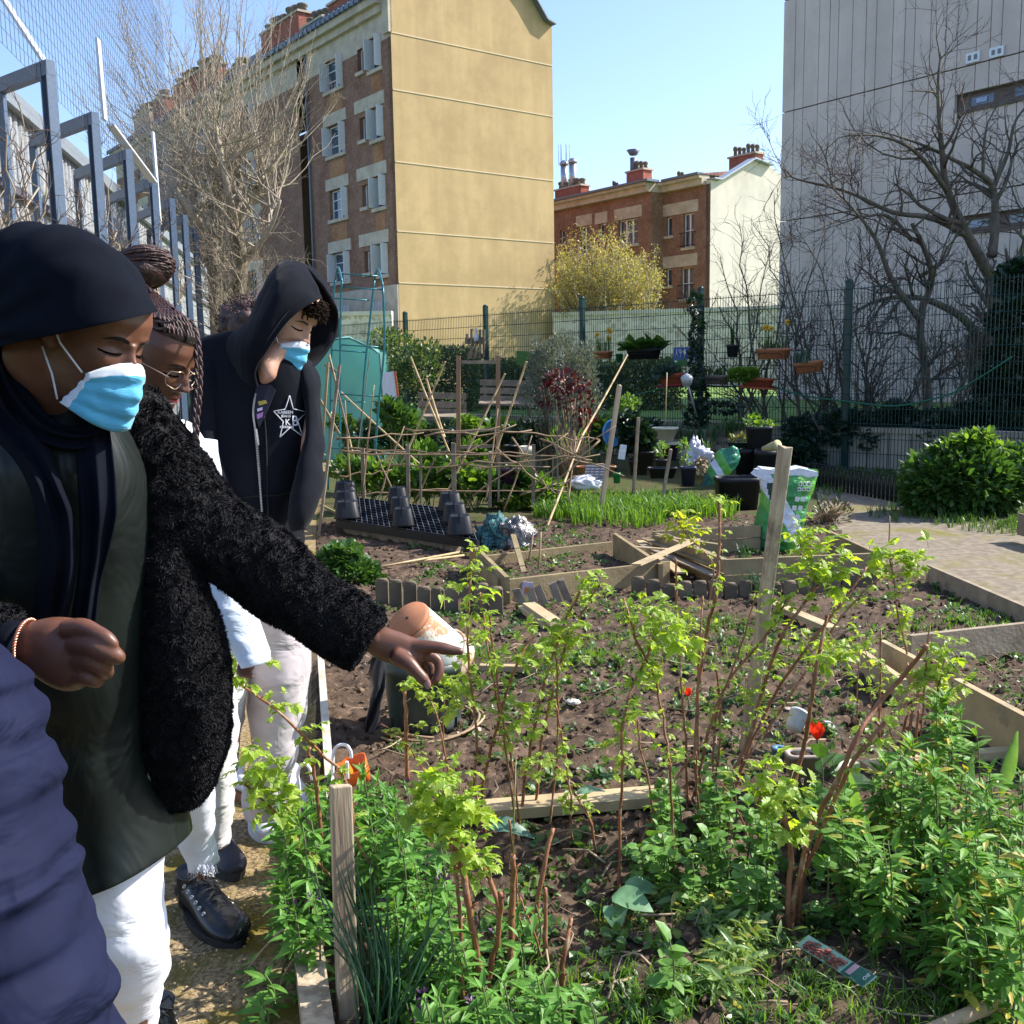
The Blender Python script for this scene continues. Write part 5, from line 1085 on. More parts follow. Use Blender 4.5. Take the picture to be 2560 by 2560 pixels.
def blades(mb,c,L,dep,N,h,w_,rnd,spread=.35,droop=.3,rot=FR):
 e=np.array([math.cos(rot),math.sin(rot),0]);f_=np.array([-math.sin(rot),math.cos(rot),0]);K=5
 for i in range(N):
  p=np.array(c)+e*rnd.uniform(-L/2,L/2)+f_*rnd.uniform(-dep/2,dep/2);a=rnd.uniform(0,6.28);o=np.array([math.cos(a),math.sin(a),0])*rnd.uniform(.1,1)*spread;H=h*rnd.uniform(.55,1.15);s_=np.array([-math.sin(a),math.cos(a),0]);V_=[]
  if rnd.random()<.5:s_=e*.7+s_*.3
  for k in range(K):
   t=k/(K-1);q=p+o*H*t*t+np.array([0,0,H*(t-droop*t*t*t)]);ww=w_*(1-t)**.6*.5*(1 if k else .7);V_+=[q-s_*ww,q+s_*ww]
  mb.add(V_,[(2*k,2*k+1,2*k+3,2*k+2)for k in range(K-1)])
def fplant(name,c,L,label,kind,seed,m_=None,r_=None,cat='plant'):
 rnd=np.random.default_rng(seed);r=empty(name,c,label,cat,'plants in the fence planters');m=MB();c=Vector(c)-Vector((0,0,.02))
 if kind=='daff':
  blades(m,c,L*.8,.08,60,.34,.014,rnd,.3,.15);m.build('foliage',mid_m,r);f=MB();s=MB()
  for k in range(4):
   p=c+Vector((rnd.uniform(-L/2,L/2)*.8,0,rnd.uniform(.22,.40)));s.tube([Vector((p.x,c.y,c.z)),p],.004,4)
   for a in range(6):an=a*math.pi/3;f.add([tuple(p),tuple(p+Vector((math.cos(an)*.035,-.01,math.sin(an)*.035))),tuple(p+Vector((math.cos(an+.5)*.045,-.012,math.sin(an+.5)*.045))),tuple(p+Vector((math.cos(an+1)*.035,-.01,math.sin(an+1)*.035)))],[(0,1,2,3)])
   f.lathe([(.012,0),(.02,.035)],p,8,R=Matrix.Rotation(math.radians(100),4,'X'),cap=False)
  f.build('flower',plain('daffodil_yellow',(.75,.48,.03),.5),r);s.build('stem',stem_m,r)
 elif kind=='broad':
  for k in range(60):
   d=np.array([rnd.uniform(-1,1),rnd.uniform(-.8,.4),rnd.uniform(.3,1.2)]);B=rotbasis(d,rnd.uniform(-1,1),rnd.uniform(.16,.30));B[:,0]*=1.3;m.inst(BRD[0],BRD[1],[B],[np.array(c)+np.array([rnd.uniform(-L/2,L/2),0,0])])
  m.build('foliage',mid_m,r)
 elif kind=='bush':
  for q in np.linspace(-.42,.42,6):cloud(m,c+Vector((q*L,0,.06)),(L*.13,.09,.09),70,.06,RND[0],.5,rnd,.3,tf=RND[1])
  m.build('foliage',m_ or mid_m,r)
 elif kind=='strap':
  blades(m,c,L*.8,.1,55,.30,.026,rnd,.8,.45);m.build('foliage',m_ or mid_m,r)
 elif kind=='aloe':
  blades(m,c,L*.3,.03,16,.42,.045,rnd,.25,.1);m.build('foliage',mid_m,r)
 if r_=='white':
  f=MB();cloud(f,c+Vector((L*.15,-.05,.16)),(L*.3,.05,.05),26,.035,None,.2,rnd);f.build('flower',plain('white_petal',(.8,.82,.78),.6),r)
c,L,_=fbox('planter',1488,1528,878,897,'terracotta planter with daffodils, leftmost on the fence',terra_m);fplant('daffodil',c,L,'yellow daffodils in the leftmost terracotta planter','daff',1,cat='flowers')
c,L,_=fbox('planter',1570,1650,872,898,'black planter box full of broad leaves right of the green bucket',blackp);fplant('leafy_plant',c,L,'broad glossy leaves crowding the black planter box','broad',2)
c,L,_=fbox('planter',1893,1974,871,898,'terracotta planter with yellow tulip buds, highest of those right of the sign',terra_m);fplant('daffodil',c,L,'green shoots with yellow buds in the highest terracotta planter right of the sign','daff',3,cat='flowers')
c,L,_=fbox('planter',1990,2059,904,932,'tilted terracotta planter with a curved bracket, rightmost on the fence',terra_m,tilt=-.12);fplant('succulent',c-Vector((.12,0,0)),L*.6,'blue grey succulent in the rightmost tilted planter','strap',4,blueg_m)
c,L,_=fbox('planter',1651,1722,934,960,'red brown planter below the painted sign',redter_m,tilt=-.06,saucer=plain('crimson_saucer',(.30,.01,.03),.5));fplant('leafy_plant',c-Vector((.15,0,0)),L*.6,'dry low plant in the planter below the painted sign','bush',5,blueg_m)
c,L,_=fbox('planter',1745,1822,938,961,'grey brown planter beside the ivy strand',taupe_m);fplant('snowdrops',c,L,'white flowered strap leaved plant in the grey brown planter','strap',6,None,'white')
c,L,_=fbox('planter',1855,1932,944,966,'shallow red planter on a wide saucer, lowest on the fence',redter_m,tilt=.05,saucer=redter_m);fplant('leafy_plant',c-Vector((.2,0,0)),L*.7,'light green trailing plant in the shallow red planter','bush',7,fresh_m)
A=onf(1831,893,.25);r,pt_,R_=pot('plant_pot',1816,1847,862,893,A.y,'dark round pot holding an upright succulent on a black wall shelf',blackp2);fplant('aloe',pt_,.1,'upright spiky succulent in the dark round pot','aloe',8)
m=MB();m.box(onf(1842,895,.2),(.5,.2,.012),Matrix.Rotation(FR,3,'Z'));thing(m,'wall_shelf',blackp,'thin black shelf hooked on the fence under the dark round pot','shelf')
A=onf(1548,903,.14);pot('bucket',1540,1557,884,904,A.y,'small dark green bucket hanging left of the black planter box',plain('bucket_green',(.01,.16,.05),.4),cat='bucket')
def sign():
 q=[onf(x,y,.1)for x,y in((1683,914),(1740,916),(1740,868),(1684,868))];r=empty('painted_sign',q[0],'painted sign with white garden tools, a heart and a snowman on blue over green','sign');m=MB();m.prism(q,FN*.02)
 mm,nt,bs,out=_new('painted_board');g=_n(nt,'ShaderNodeSeparateXYZ');nt.links.new(_coord(nt,'Generated'),g.inputs[0]);nt.links.new(_mix(nt,_ramp(nt,g.outputs[2],.3,.42),(.03,.16,.03),(.02,.09,.30)),bs.inputs['Base Color']);m.build('board',mm,r)
 w_=MB();e=(q[1]-q[0]);u=(q[3]-q[0]);f_=-FN*.006
 def S(a,b2):return q[0]+e*a+u*b2+f_
 def st(pts,rad):w_.tube([S(*p)for p in pts],rad,4)
 st([(.10,.50),(.15,.68),(.16,.90)],.008);st([(.21,.50),(.17,.68),(.15,.78)],.008)
 st([(.33,.45),(.33,.9)],.008);st([(.26,.9),(.27,.74),(.33,.7),(.39,.74),(.40,.9)],.007)
 st([(.51,.45),(.51,.66)],.008);w_.prism([S(.45,.66),S(.57,.66),S(.57,.8),S(.51,.92),S(.45,.8)],-FN*.004)
 w_.prism([S(.13,.15),S(.20,.24),S(.17,.3),S(.13,.26),S(.09,.3),S(.06,.24)],-FN*.004)
 for cx,cy,rr_ in((.81,.33,.075),(.80,.56,.05)):w_.lathe([(0,0),(rr_,0),(rr_,.006),(0,.006)],S(cx,cy),16,R=Matrix.Rotation(FR,4,'Z')@Matrix.Rotation(math.radians(90),4,'X'))
 w_.build('painted_drawing',plain('sign_white',(.75,.8,.85),.6),r)
 k=MB()
 for dx,dy in((.77,.58),(.83,.58),(.80,.50),(.79,.36),(.83,.30)):k.box(S(dx,dy)-FN*.01,(.012,.004,.012))
 k.box(S(.80,.66)-FN*.006,(.11,.006,.02),Matrix.Rotation(FR,3,'Z'));k.build('painted_detail',plain('sign_dark',(.03,.05,.12),.6),r)
sign()
def pickets():
 r=empty('picket_ornament',onf(1188,895,.1),'grey weathered picket pieces hung on the fence as an ornament with a small white figure','ornament');m=MB()
 for x,y0,y1 in((1168,836,860),(1179,822,895),(1190,828,895),(1200,822,895),(1210,824,893)):m.beam(onf(x,y1,.1),onf(x,y0,.1),.055,.02,up=FN,jag=.02)
 for x,y0,y1 in((1173,878,896),(1184,882,897),(1196,880,897),(1207,884,896)):m.beam(onf(x,y1,.07),onf(x,y0,.07),.06,.02,up=FN)
 m.beam(onf(1163,852,.075),onf(1213,852,.075),.02,.12);m.build('picket',wood_old,r)
 d=MB();c=onf(1191,846,.15);d.lathe([(.055,0),(.045,.1),(.02,.16),(.018,.18)],c-Vector((0,0,.05)),12);d.lathe([(.0,.17),(.028,.19),(.03,.22),(.0,.25)],c-Vector((0,0,.05)),10);d.build('figurine',plain('white_figure',(.75,.76,.8),.5),r)
pickets()
q=[onf(x,y,.1)for x,y in((1291,912),(1352,916),(1352,880),(1291,877))];m=MB();m.prism(q,FN*.02);r=m.build('painted_board',plain('green_board',(.05,.16,.03),.6));tag(r,'small green painted board behind the lavender bush','board')
m=MB();m.tube([RY(1720,962,14.6),RY(1742,1042,14.9)],.012,8);p=RY(1717,950,14.6);m.lathe([(.0,-.08),(.06,-.08),(.09,.03),(.07,.06),(.0,.1)],p,12);thing(m,'hand_scoop',plain('pale_metal',(.5,.52,.54),.4,.3),'pale grey scoop on a slanting striped rod below the painted sign','scoop')
m=MB();hp=[(1552,995),(1600,985),(1660,970),(1720,962),(1800,966),(1870,966),(1930,966),(1990,985),(2060,997),(2120,1004),(2200,1014),(2250,1014),(2310,1003),(2380,983),(2440,950),(2480,925),(2530,892)]
m.tube(catmull([tuple(onf(x,y,.08+.02*(i%2)))for i,(x,y)in enumerate(hp)],5),.012,6);thing(m,'garden_hose',plain('hose_green',(.012,.14,.075),.45),'green garden hose looped along the fence below the planters','hose')
for a,b2,w_,lab in(((2308,1150),(2313,938),.022,'tall pale stick left of a crossing one behind the leafy shrub'),((2318,1120),(2334,966),.016,'leaning pale stick crossing its taller neighbour'),((2362,1110),(2369,954),.02,'single pale stick behind the top of the leafy shrub'),((2503,1112),(2506,1040),.04,'short square stake against the ivy at the right'),((2070,1162),(2073,1052),.04,'square pale stake in the grass before the ivy bank'),((2410,1110),(2480,950),.012,'thin cane slanting up to the right before the ivy'),((2225,1170),(2241,1038),.014,'slim tan cane standing left of the leafy shrub'),((2150,1160),(2168,1022),.012,'slim bent cane in front of the ivy bank'),((2190,1150),(2205,1030),.010,'thin twig stuck in the grass near the hooped edging'),((2412,1120),(2424,940),.01,'thin grey rod behind the leafy shrub'),((2222,1355),(2224,1290),.014,'short pale cane at the border of the sandy footpath'),((1320,1408),(1333,1330),.016,'brown twig standing in the left raised bed'),((1345,1424),(1352,1330),.016,'second brown twig standing in the left raised bed')):
 stake('garden_stick',a,b2,w_,w_,lab,stake_m if w_>.03 else brcane_m,cat='stick',group='sticks standing in the garden',round_=w_<.03)
def hoops():
 A=G(2025,1215,0);B=G(2275,1262,0);r=empty('hoop_edging',A,'low black hooped metal edging along the sandy footpath','edging fence');d=B-A;n=26;bl=plain('black_metal',(.012,.014,.016),.5)
 for i in range(n):
  p=A+d*(i/n);w_=d*(1.5/n);m=MB();pts=[p,p+Vector((0,0,.2))]+[p+w_*(.5-.5*math.cos(a))+Vector((0,0,.2+.09*math.sin(a)))for a in np.linspace(.3,math.pi-.3,7)]+[p+w_+Vector((0,0,.2)),p+w_];m.tube(pts,.007,4);m.tube([p+w_*.5,p+w_*.5+Vector((0,0,.16)),p+w_*.62+Vector((0,0,.19))],.006,4);m.build('hoop',bl,r)
 m=MB();m.tube([A+Vector((0,0,.05)),B+Vector((0,0,.05))],.006,4);m.tube([A+Vector((0,0,.13)),B+Vector((0,0,.13))],.006,4);m.build('rail',bl,r)
hoops()
def picketfence():
 r=empty('picket_fence',G(2500,1290,0),'low wooden picket fence at the right edge beyond the leafy shrub','fence');Y=10.4
 for y in(1228,1262):m=MB();m.beam(RY(2480,y,Y),RY(2620,y-6,Y),.02,.035);m.build('rail',wood_green,r)
 for k in range(7):x=2488+k*19;m=MB();m.beam(RY(x,1285,Y-.02),RY(x,1210,Y-.02),.05,.015,up=(0,1,0));m.build('picket',wood_green,r)
 m=MB();m.beam(G(2548,1310,.15),G(2640,1330,.15),.03,.18);thing(m,'bed_board',wood_old,'end of a low bed board at the right edge of the sandy footpath','board','boards edging the beds')
 m=MB();m.beam(RY(2552,1190,11),RY(2552,1140,11),.06,.04);thing(m,'wooden_stake',wood_old,'short stout post behind the leafy shrub at the right edge','stake')
picketfence()
def small_left():
 def hook(pts,Y,lab):
  m=MB();m.tube(catmull([tuple(RY(x,y,Y))for x,y in pts],5),.006,8);thing(m,'white_hook',plain('white_pipe',(.78,.8,.82),.4),lab,'hook','bent white plastic hooks')
 hook([(751,2005),(747,1960),(744,1935),(752,1914),(765,1911),(776,1925),(780,1950)],3.35,'bent white plastic hook standing left of the foreground stake')
 hook([(832,2000),(832,1900),(838,1872),(852,1862),(868,1865),(877,1880),(878,1895)],3.35,'bent white plastic hook reaching over the orange tub')
 q=empty('orange_tub',RY(890,1950,3.4),'small broken orange plastic tub lying beside the white hook','tub');m=MB();R3=Matrix.Rotation(math.radians(-18),3,'Y')@Matrix.Rotation(math.radians(25),3,'X');c=RY(893,1927,3.45)
 m.lathe([(0,-.035),(.035,-.035),(.045,.035),(.041,.035),(.032,-.028),(0,-.028)],c,24,sq=6,R=R3.to_4x4(),cap=False);m.build('tub_body',plain('orange_plastic',(.75,.14,.01),.35),q)
 m=MB();m.box(RY(862,1925,3.4),(.04,.03,.055),R3);m.build('tub_lid',plain('orange_plastic2',(.8,.22,.02),.35),q)
 b=MB();b.box(RY(868,1925,3.36),(.01,.012,.06));b.build('label_stripe',white_m,q)
small_left()
def bucket():
 Y=4.2;g=G(1062,1862,0);R_=.172;c=Vector((RY(1062,1740,Y).x,Y,0));z1=RY(1062,1640,Y-.0).z
 r=empty('large_pot',c,'large dark green plastic pot with a ribbed foot standing on the soil','pot');m=MB();m.lathe([(0,0),(R_*.86,0),(R_*.88,.03),(R_*1.0,z1-.05),(R_*1.05,z1-.05),(R_*1.07,z1),(R_*1.02,z1),(R_*.97,z1-.06),(R_*.85,.02)],c,44,cap=False)
 m.build('body',mat('green_black_plastic',(.05,.075,.065),(.028,.042,.038),rough=.45,scale=4,detail=8,c3=(.11,.13,.11),scale3=5),r)
 m=MB()
 for a in np.linspace(-2.6,-.5,6):m.box(c+Vector((math.cos(a)*R_*.89,math.sin(a)*R_*.89,.035)),(.012,.012,.05))
 m.build('foot_slot',dark_m,r);m=MB();m.lathe([(R_*.95,z1-.05),(0,z1-.04)],c,24);m.build('soil',potsoil,r)
 rr2=empty('clay_pot',RY(1040,1580,Y),'whitewashed clay pot tilted upside down on the large green pot','pot');a=RY(1018,1545,Y-.09);b2=RY(1098,1640,Y+.02);ax=(b2-a).normalized();q=Vector((0,0,1)).rotation_difference(ax).to_matrix().to_4x4()
 L=(b2-a).length+.05;m=MB();m.lathe([(0,.0),(.088,0),(.094,.012),(.094,.024)],a,40,R=q);m.build('base',terra_m,rr2)
 wm_=mat('flaking_whitewash',(.66,.68,.56),(.55,.56,.46),rough=.7,scale=8,c3=(.48,.2,.09),scale3=5,lo3=.57,hi3=.60);m=MB();m.lathe([(.0945,.024),(.125,L-.06),(.138,L-.06),(.142,L),(.13,L),(.12,L-.05),(.09,.03)],a,44,R=q,cap=False);m.build('wall',wm_,rr2)
 m=MB();m.lathe([(0,0),(.007,0),(.007,.003),(0,.003)],a-ax*.0035,12,R=q);m.build('drain_hole',dark_m,rr2);m=MB();m.lathe([(.130,L-.062),(.1385,L-.062),(.1425,L-.02),(.142,L+.004),(.128,L+.004)],a,44,R=q,cap=False);m.build('rim',mat('clay_rim',(.50,.24,.12),(.66,.6,.5),scale=6,lo=.45,hi=.55),rr2)
 m=MB();crumple(m,RY(1118,1585,Y+.14),(.045,.04,.03),14,.4,4);thing(m,'plastic_film',blackp,'scrap of black plastic film behind the tilted clay pot','plastic scrap')
 m=MB();rows=[((930,1640),(962,1636)),((922,1680),(966,1678)),((932,1720),(964,1718)),((925,1760),(952,1758)),((914,1800),(948,1800)),((912,1830),(932,1836))];V_=[]
 for k in range(6*5-4):
  t=k/5;i=min(int(t),4);f_=t-i;a0=np.array(rows[i][0])*(1-f_)+np.array(rows[i+1][0])*f_;a1=np.array(rows[i][1])*(1-f_)+np.array(rows[i+1][1])*f_
  for j in range(7):u=j/6;x,y=a0*(1-u)+a1*u;V_.append(tuple(RY(x,y,Y-.22+.03*math.sin(u*7+t*1.3)+.0)))
 m.add(V_,[(a*7+b_,a*7+b_+1,(a+1)*7+b_+1,(a+1)*7+b_)for a in range(6*5-5)for b_ in range(6)],0,True);o=thing(m,'membrane_strip',blackp2,'crumpled strip of black membrane hanging left of the large green pot','plastic strip');so_=o.modifiers.new('s','SOLIDIFY');so_.thickness=.004
 m=MB()
 for k in range(3):m.tube([c+Vector((math.cos(a)*(.21+.02*k),math.sin(a)*(.2+.02*k)*1.0,.02+.015*math.sin(a*2+k)))for a in np.linspace(-2.3,.7,16)],.006,5)
 thing(m,'root_coil',brcane_m,'loop of dry brown root lying round the foot of the large green pot','root')
bucket()
# ================================================================ PLANTS
def clods():
 rnd=np.random.default_rng(3);bm=bmesh.new();bmesh.ops.create_icosphere(bm,subdivisions=1,radius=1);bm.verts.ensure_lookup_table();base=np.array([v.co[:]for v in bm.verts]);F_=[[v.index for v in f.verts]for f in bm.faces];bm.free();m=MB()
 for var in range(6):
  tv=base*(1+.3*rnd.standard_normal((len(base),1))*.7)*np.array([1,.85,.6]);N=1500;y=1.9+8.3*rnd.random(N)**.75;x=(rnd.random(N)*1.3-.45)*y*.62+.3;ok=[i for i in range(N)if region(x[i],y[i])==0]
  p=np.array([[x[i],y[i],gh(x[i],y[i])+.004]for i in ok]);s=.006+.02*rnd.random(len(ok))**3.0;B=rand_basis(len(ok),rnd,.1)*s[:,None,None];m.inst(tv,F_,B,p,0)
 struct(m,'soil_clods',soil_m,kind='stuff')
 m=MB()
 for k in range(230):
  y=2.2+6*rnd.random();x=(rnd.random()*1.2-.35)*y*.6;
  if region(x,y)==0:m.inst(base*np.array([1,.8,.5])*(1+.15*rnd.standard_normal((len(base),1))),F_,rand_basis(1,rnd,0)*rnd.uniform(.006,.022),[[x,y,gh(x,y)+.004]])
 struct(m,'pebbles',mat('pebble',(.42,.36,.29),(.28,.24,.2),island=.3,scale=20),kind='stuff')
 m=MB();N=26000;y=2.0+5*rnd.random(N)**1.3;x=path_edge(3)-.1-rnd.random(N)*2.2*(.4+y/5)+(3-y)*.18*0;tv=base*np.array([1,.8,.6]);ok=[i for i in range(N)if region(x[i],y[i])==1]
 p=np.array([[x[i],y[i],gh(x[i],y[i])+.001]for i in ok]);s=.0016+.0045*rnd.random(len(ok))**2.5;q=np.array([(0,0,.8),(1,0,0),(0,1,.1),(-1,0,0),(0,-1,0)],float);m.inst(q,[(0,1,2),(0,2,3),(0,3,4),(0,4,1)],rand_basis(len(ok),rnd,0)*s[:,None,None],p);struct(m,'path_grit',mat('grit',(.50,.38,.22),(.28,.2,.12),island=.4,scale=30),kind='stuff')
clods()
def grass(name,spots,N,h,w_,m_,seed,spread=.45,droop=.4,jit=.12):
 """spots: (x, y, sx, sy) world ellipses"""
 rnd=np.random.default_rng(seed);m=MB()
 for sx,sy,rx,ry,k in spots:
  for i in range(int(N*k)):
   a=rnd.uniform(0,6.28);q=math.sqrt(rnd.random());x=sx+rx*q*math.cos(a);y=sy+ry*q*math.sin(a);blades(m,(x,y,gh(x,y,False)-.01),.03,.03,4,h,w_,rnd,spread,droop,a)
 return m
def gs(px,py,rx,ry,k=1,z=0):p=G(px,py,z);return(p.x,p.y,rx,ry,k)
struct(grass('g',[gs(1420,1290,.35,.45,1),gs(1500,1275,.5,.6,1.3),gs(1590,1280,.5,.6,1.4),gs(1680,1280,.5,.5,1.3),gs(1760,1285,.35,.4,.7),gs(1540,1310,.5,.3,.6)],150,.34,.012,grass_m,1,.55,.5),'tall_grass',grass_m,kind='stuff')
struct(grass('g',[gs(1300,1640,.5,.12,.7),gs(1500,1650,.6,.12,.8),gs(1700,1610,.6,.3,1),gs(1820,1560,.3,.2,.6),gs(1150,1640,.2,.1,.3),gs(2450,1480+90,.5,.15,.7),gs(2520,1560,.3,.2,.7),gs(2300,1610,.3,.1,.3)],110,.09,.006,fresh_m,2,.7,.4),'short_grass',grass_m,kind='stuff')
struct(grass('g',[gs(2100,1185,.9,1.2,1),gs(2230,1180,.9,1.2,1),gs(2350,1175,1,1.2,1),gs(2000,1230,.5,.8,.6),gs(2500,1180,1,1.2,1),(5.6,10,.6,.9,.8),(4.4,9.2,.5,.5,.5),(4.0,9.9,.5,.6,.5),(5.2,9.1,.9,.35,.7)],200,.15,.011,grass_m,3,.6,.4),'meadow_grass',leafmat('meadow_blade',(.075,.16,.03),(.05,.11,.02),trans=.4),kind='stuff')
struct(grass('g',[gs(1650,2440,.9,.25,.9),gs(2200,2500,.7,.2,.9),gs(2450,2480,.4,.2,.7),gs(1900,2540,.5,.12,.8),gs(1500,2520,.3,.1,.5)],90,.12,.0045,fresh_m,4,.8,.5),'foreground_grass',grass_m,kind='stuff')
def weeds():
 rnd=np.random.default_rng(12);m=MB();n=0
 while n<2700:
  y=2.1+7.8*rnd.random()**1.0;x=(rnd.random()*1.15-.28)*y*.58+.15
  if region(x,y)!=0 or nz3(x*1.4,y*1.4,33)+.25*rnd.random()<.02:continue
  n+=1;s=rnd.uniform(.012,.034);k=rnd.integers(5,12);B=rand_basis(k,rnd,.25)*s;p=np.tile([x,y,gh(x,y)+.006],(k,1))+rnd.normal(size=(k,3))*np.array([.012,.012,.003]);m.inst(BRD[0]if n%2 else RND[0],BRD[1]if n%2 else RND[1],B,p)
 struct(m,'weeds',leafmat('weed_leaf',(.10,.20,.045),(.06,.13,.04),trans=.35,c3=(.18,.24,.10)),kind='stuff')
 m=MB();r_=random.Random(3)
 for k in range(420):
  y=2.2+r_.random()**1.6*3.4;x=r_.uniform(-.3,1.15)*y*.56;
  if region(x,y)!=0:continue
  a=r_.uniform(0,6.28);L=r_.uniform(.04,.22);p=Vector((x,y,gh(x,y)+.01));m.tube([p,p+Vector((math.cos(a)*L*.5,math.sin(a)*L*.5,.012)),p+Vector((math.cos(a+.3)*L,math.sin(a+.3)*L,.004))],r_.uniform(.0012,.004),4)
 struct(m,'dry_twigs',mat('dry_twig',(.36,.27,.18),(.2,.14,.09),island=.35),kind='stuff')
weeds()
def bush(name,label,clouds,Y,m_,size,shape,seed,cat='shrub',up=.4,base=None,stems=10,r0=.006,m2=bark_grey,group=None,shell=.35,dep=1.0):
 rnd=np.random.default_rng(seed);b0=G(*base,0)if base else RY(clouds[0][0],clouds[0][1]+clouds[0][3],Y);r=empty(name,Vector((b0.x,Y,0)),label,cat,group);m,s=MB(),MB();rr_=random.Random(seed)
 for(x,y,rx,ry,N)in clouds:
  k=Y/FPX;c=RY(x,y,Y);cloud(m,c,(rx*k,(rx+ry)/2*k*dep,ry*k),N,size,shape[0],up,rnd,shell,tf=shape[1])
  for q in range(max(2,stems//len(clouds))):
   e=c+Vector((rr_.uniform(-.8,.8)*rx*k,rr_.uniform(-.5,.5)*rx*k,rr_.uniform(-.2,.9)*ry*k));a=Vector((b0.x+(c.x-b0.x)*.5+rr_.uniform(-.06,.06),Y,0));s.tube([a,a.lerp(e,.5)+Vector((rr_.uniform(-.05,.05),0,.03)),e],[r0*1.4,r0,r0*.5],4)
 m.build('foliage',m_,r);s.build('stem',m2,r);return r
bush('broadleaf_shrub','dense bright green rounded shrub between the sandy footpath and the ivy',[(2400,1200,135,80,2700),(2330,1230,75,65,1300),(2480,1215,90,70,1500),(2400,1130,60,30,500),(2440,1105,30,22,200),(2540,1180,50,60,600)],10.0,mid_m,.085,BRD,81,base=(2400,1290),stems=20,shell=.55)
potted('shoot','pale fresh shoots topping the dense green shrub',[(2420,1108,30,18,90),(2462,1092,20,16,60),(2370,1125,26,12,60),(2500,1120,30,12,60)],9.9,fresh_m,.08,BRD,82)
bush('twiggy_shrub','low brown twiggy heather like shrub beside the sandy footpath',[(2085,1285,50,35,260)],9.6,leafmat('dull_leaf',(.10,.085,.05),(.06,.07,.03),trans=.1),.05,quad_leaf(.4),83,base=(2085,1325),stems=60,r0=.004,m2=brcane_m)
bush('lavender_bush','loose silvery green rosemary bush rising against the fence',[(1400,900,75,55,1500),(1350,930,40,50,700),(1450,930,45,55,800),(1400,860,30,22,300),(1340,1000,50,60,700),(1460,1000,50,60,700),(1470,880,20,24,160),(1340,865,14,24,120),(1390,980,80,40,900)],13.4,silver_m,.06,quad_leaf(.3),84,base=(1400,1180),stems=50,up=.9,shell=.2)
bush('red_leaved_shrub','open shrub with dark red young leaves in front of the silvery rosemary',[(1400,950,40,30,90),(1440,1000,40,35,110),(1370,985,25,30,60),(1470,1050,22,25,70),(1420,960,50,20,100)],12.6,redl_m,.075,BRD,85,base=(1425,1165),stems=34,r0=.007,m2=brcane_m)
bush('grassy_stems','pale dry stems standing under the red leaved shrub',[(1420,1110,55,45,60)],12.2,grass_m,.09,quad_leaf(.2),86,base=(1430,1180),stems=60,r0=.004,m2=brcane_m,up=1)
vr=random.Random(17)
for i,(x,y,s,mm,sh,lab)in enumerate(((870,1180,36,mid_m,BRD,'leafy greens left of the seedling tray behind the arch'),(930,1195,36,fresh_m,BRD,'bright leafy greens behind the left end of the seedling tray'),(990,1200,40,mid_m,BRD,'broad leaved greens behind the middle of the seedling tray'),(1060,1205,36,fresh_m,BRD,'leafy greens under the low cane lattice centre'),(1110,1185,34,mid_m,BRD,'dark greens under the lattice left of the wooden frame'),
(1165,1210,36,fresh_m,BRD,'leafy greens between the posts of the wooden frame'),(1165,1060,20,fresh_m,RND,'tall fresh green plant inside the wooden frame'),(1175,1130,22,fresh_m,BRD,'green plant at mid height inside the wooden frame'),(1230,1215,34,mid_m,BRD,'greens right of the wooden frame posts'),(1290,1250,32,fresh_m,BRD,'greens behind the netting sack'),(1350,1225,30,grass_m,BRD,'greens before the cream canister'),
(1000,1050,34,mid_m,BRD,'large leaved dark artichoke left of the crossed bamboo'),(975,1025,20,mid_m,BRD,'tall leafy top of the dark plant beside the white board'),(905,1130,30,mid_m,RND,'round leaved plant behind the garden arch'),(1060,1140,30,grass_m,BRD,'bright plant seen through the low lattice'),(1290,1200,24,dgrass_m,BRD,'dark plant beside the purple pot'),(850,1060,22,mid_m,RND,'small shrub inside the garden arch'))):
 Y=10.9 if y>1150 else 12.6;bush('leafy_vegetable',lab,[(x,y,s*1.35,s*.9,120),(x+s*.8,y+s*.3,s,s*.7,60)],Y,mm,.12 if sh is BRD else .07,sh,100+i,cat='vegetable',base=(x,1262),stems=8,r0=.005,m2=stem_m,up=.7,group='leafy vegetables behind the lattice')
bush('variegated_shrub','light green variegated shrub right of the teal arch against the fence',[(1000,880,55,50,700),(960,850,35,30,300),(1050,930,55,40,500),(985,950,60,40,500),(1075,880,30,30,200)],18.6,hedge_leaf,.085,quad_leaf(.5),87,base=(1000,1080),stems=14,shell=.2)
def clump(name,label,px,Y,n,h,w_,m_,seed,rad=.12,cat='plant',spread=.5,droop=.4,group=None):
 rnd=np.random.default_rng(seed);p=RY(px[0],px[1],Y);z=gh(p.x,Y,False)if Y<12 else p.z;p.z=z;r=MB()
 for k in range(n):a=rnd.uniform(0,6.28);q=rad*math.sqrt(rnd.random());blades(r,(p.x+q*math.cos(a),Y+q*math.sin(a),z-.01),.01,.01,1,h,w_,rnd,spread,droop,a)
 return thing(r,name,m_,label,cat,group,origin=(p.x,Y,z))
for i,(x,y,Y)in enumerate(((1700,1095,15.2),(1735,1100,15.1),(1775,1098,15.0),(1810,1090,14.9),(1670,1085,15.3),(1835,1075,14.8))):clump('strap_leaved_plant','arching blue green strap leaved clump in the plank planter by the fence',(x,y,0),Y,46,.42,.035,mid_m if i%2 else leafmat('strap_bg',(.10,.2,.10),(.06,.13,.07),trans=.25),120+i,.2,spread=.5,droop=.75,group='strap leaved clumps in the plank planter')
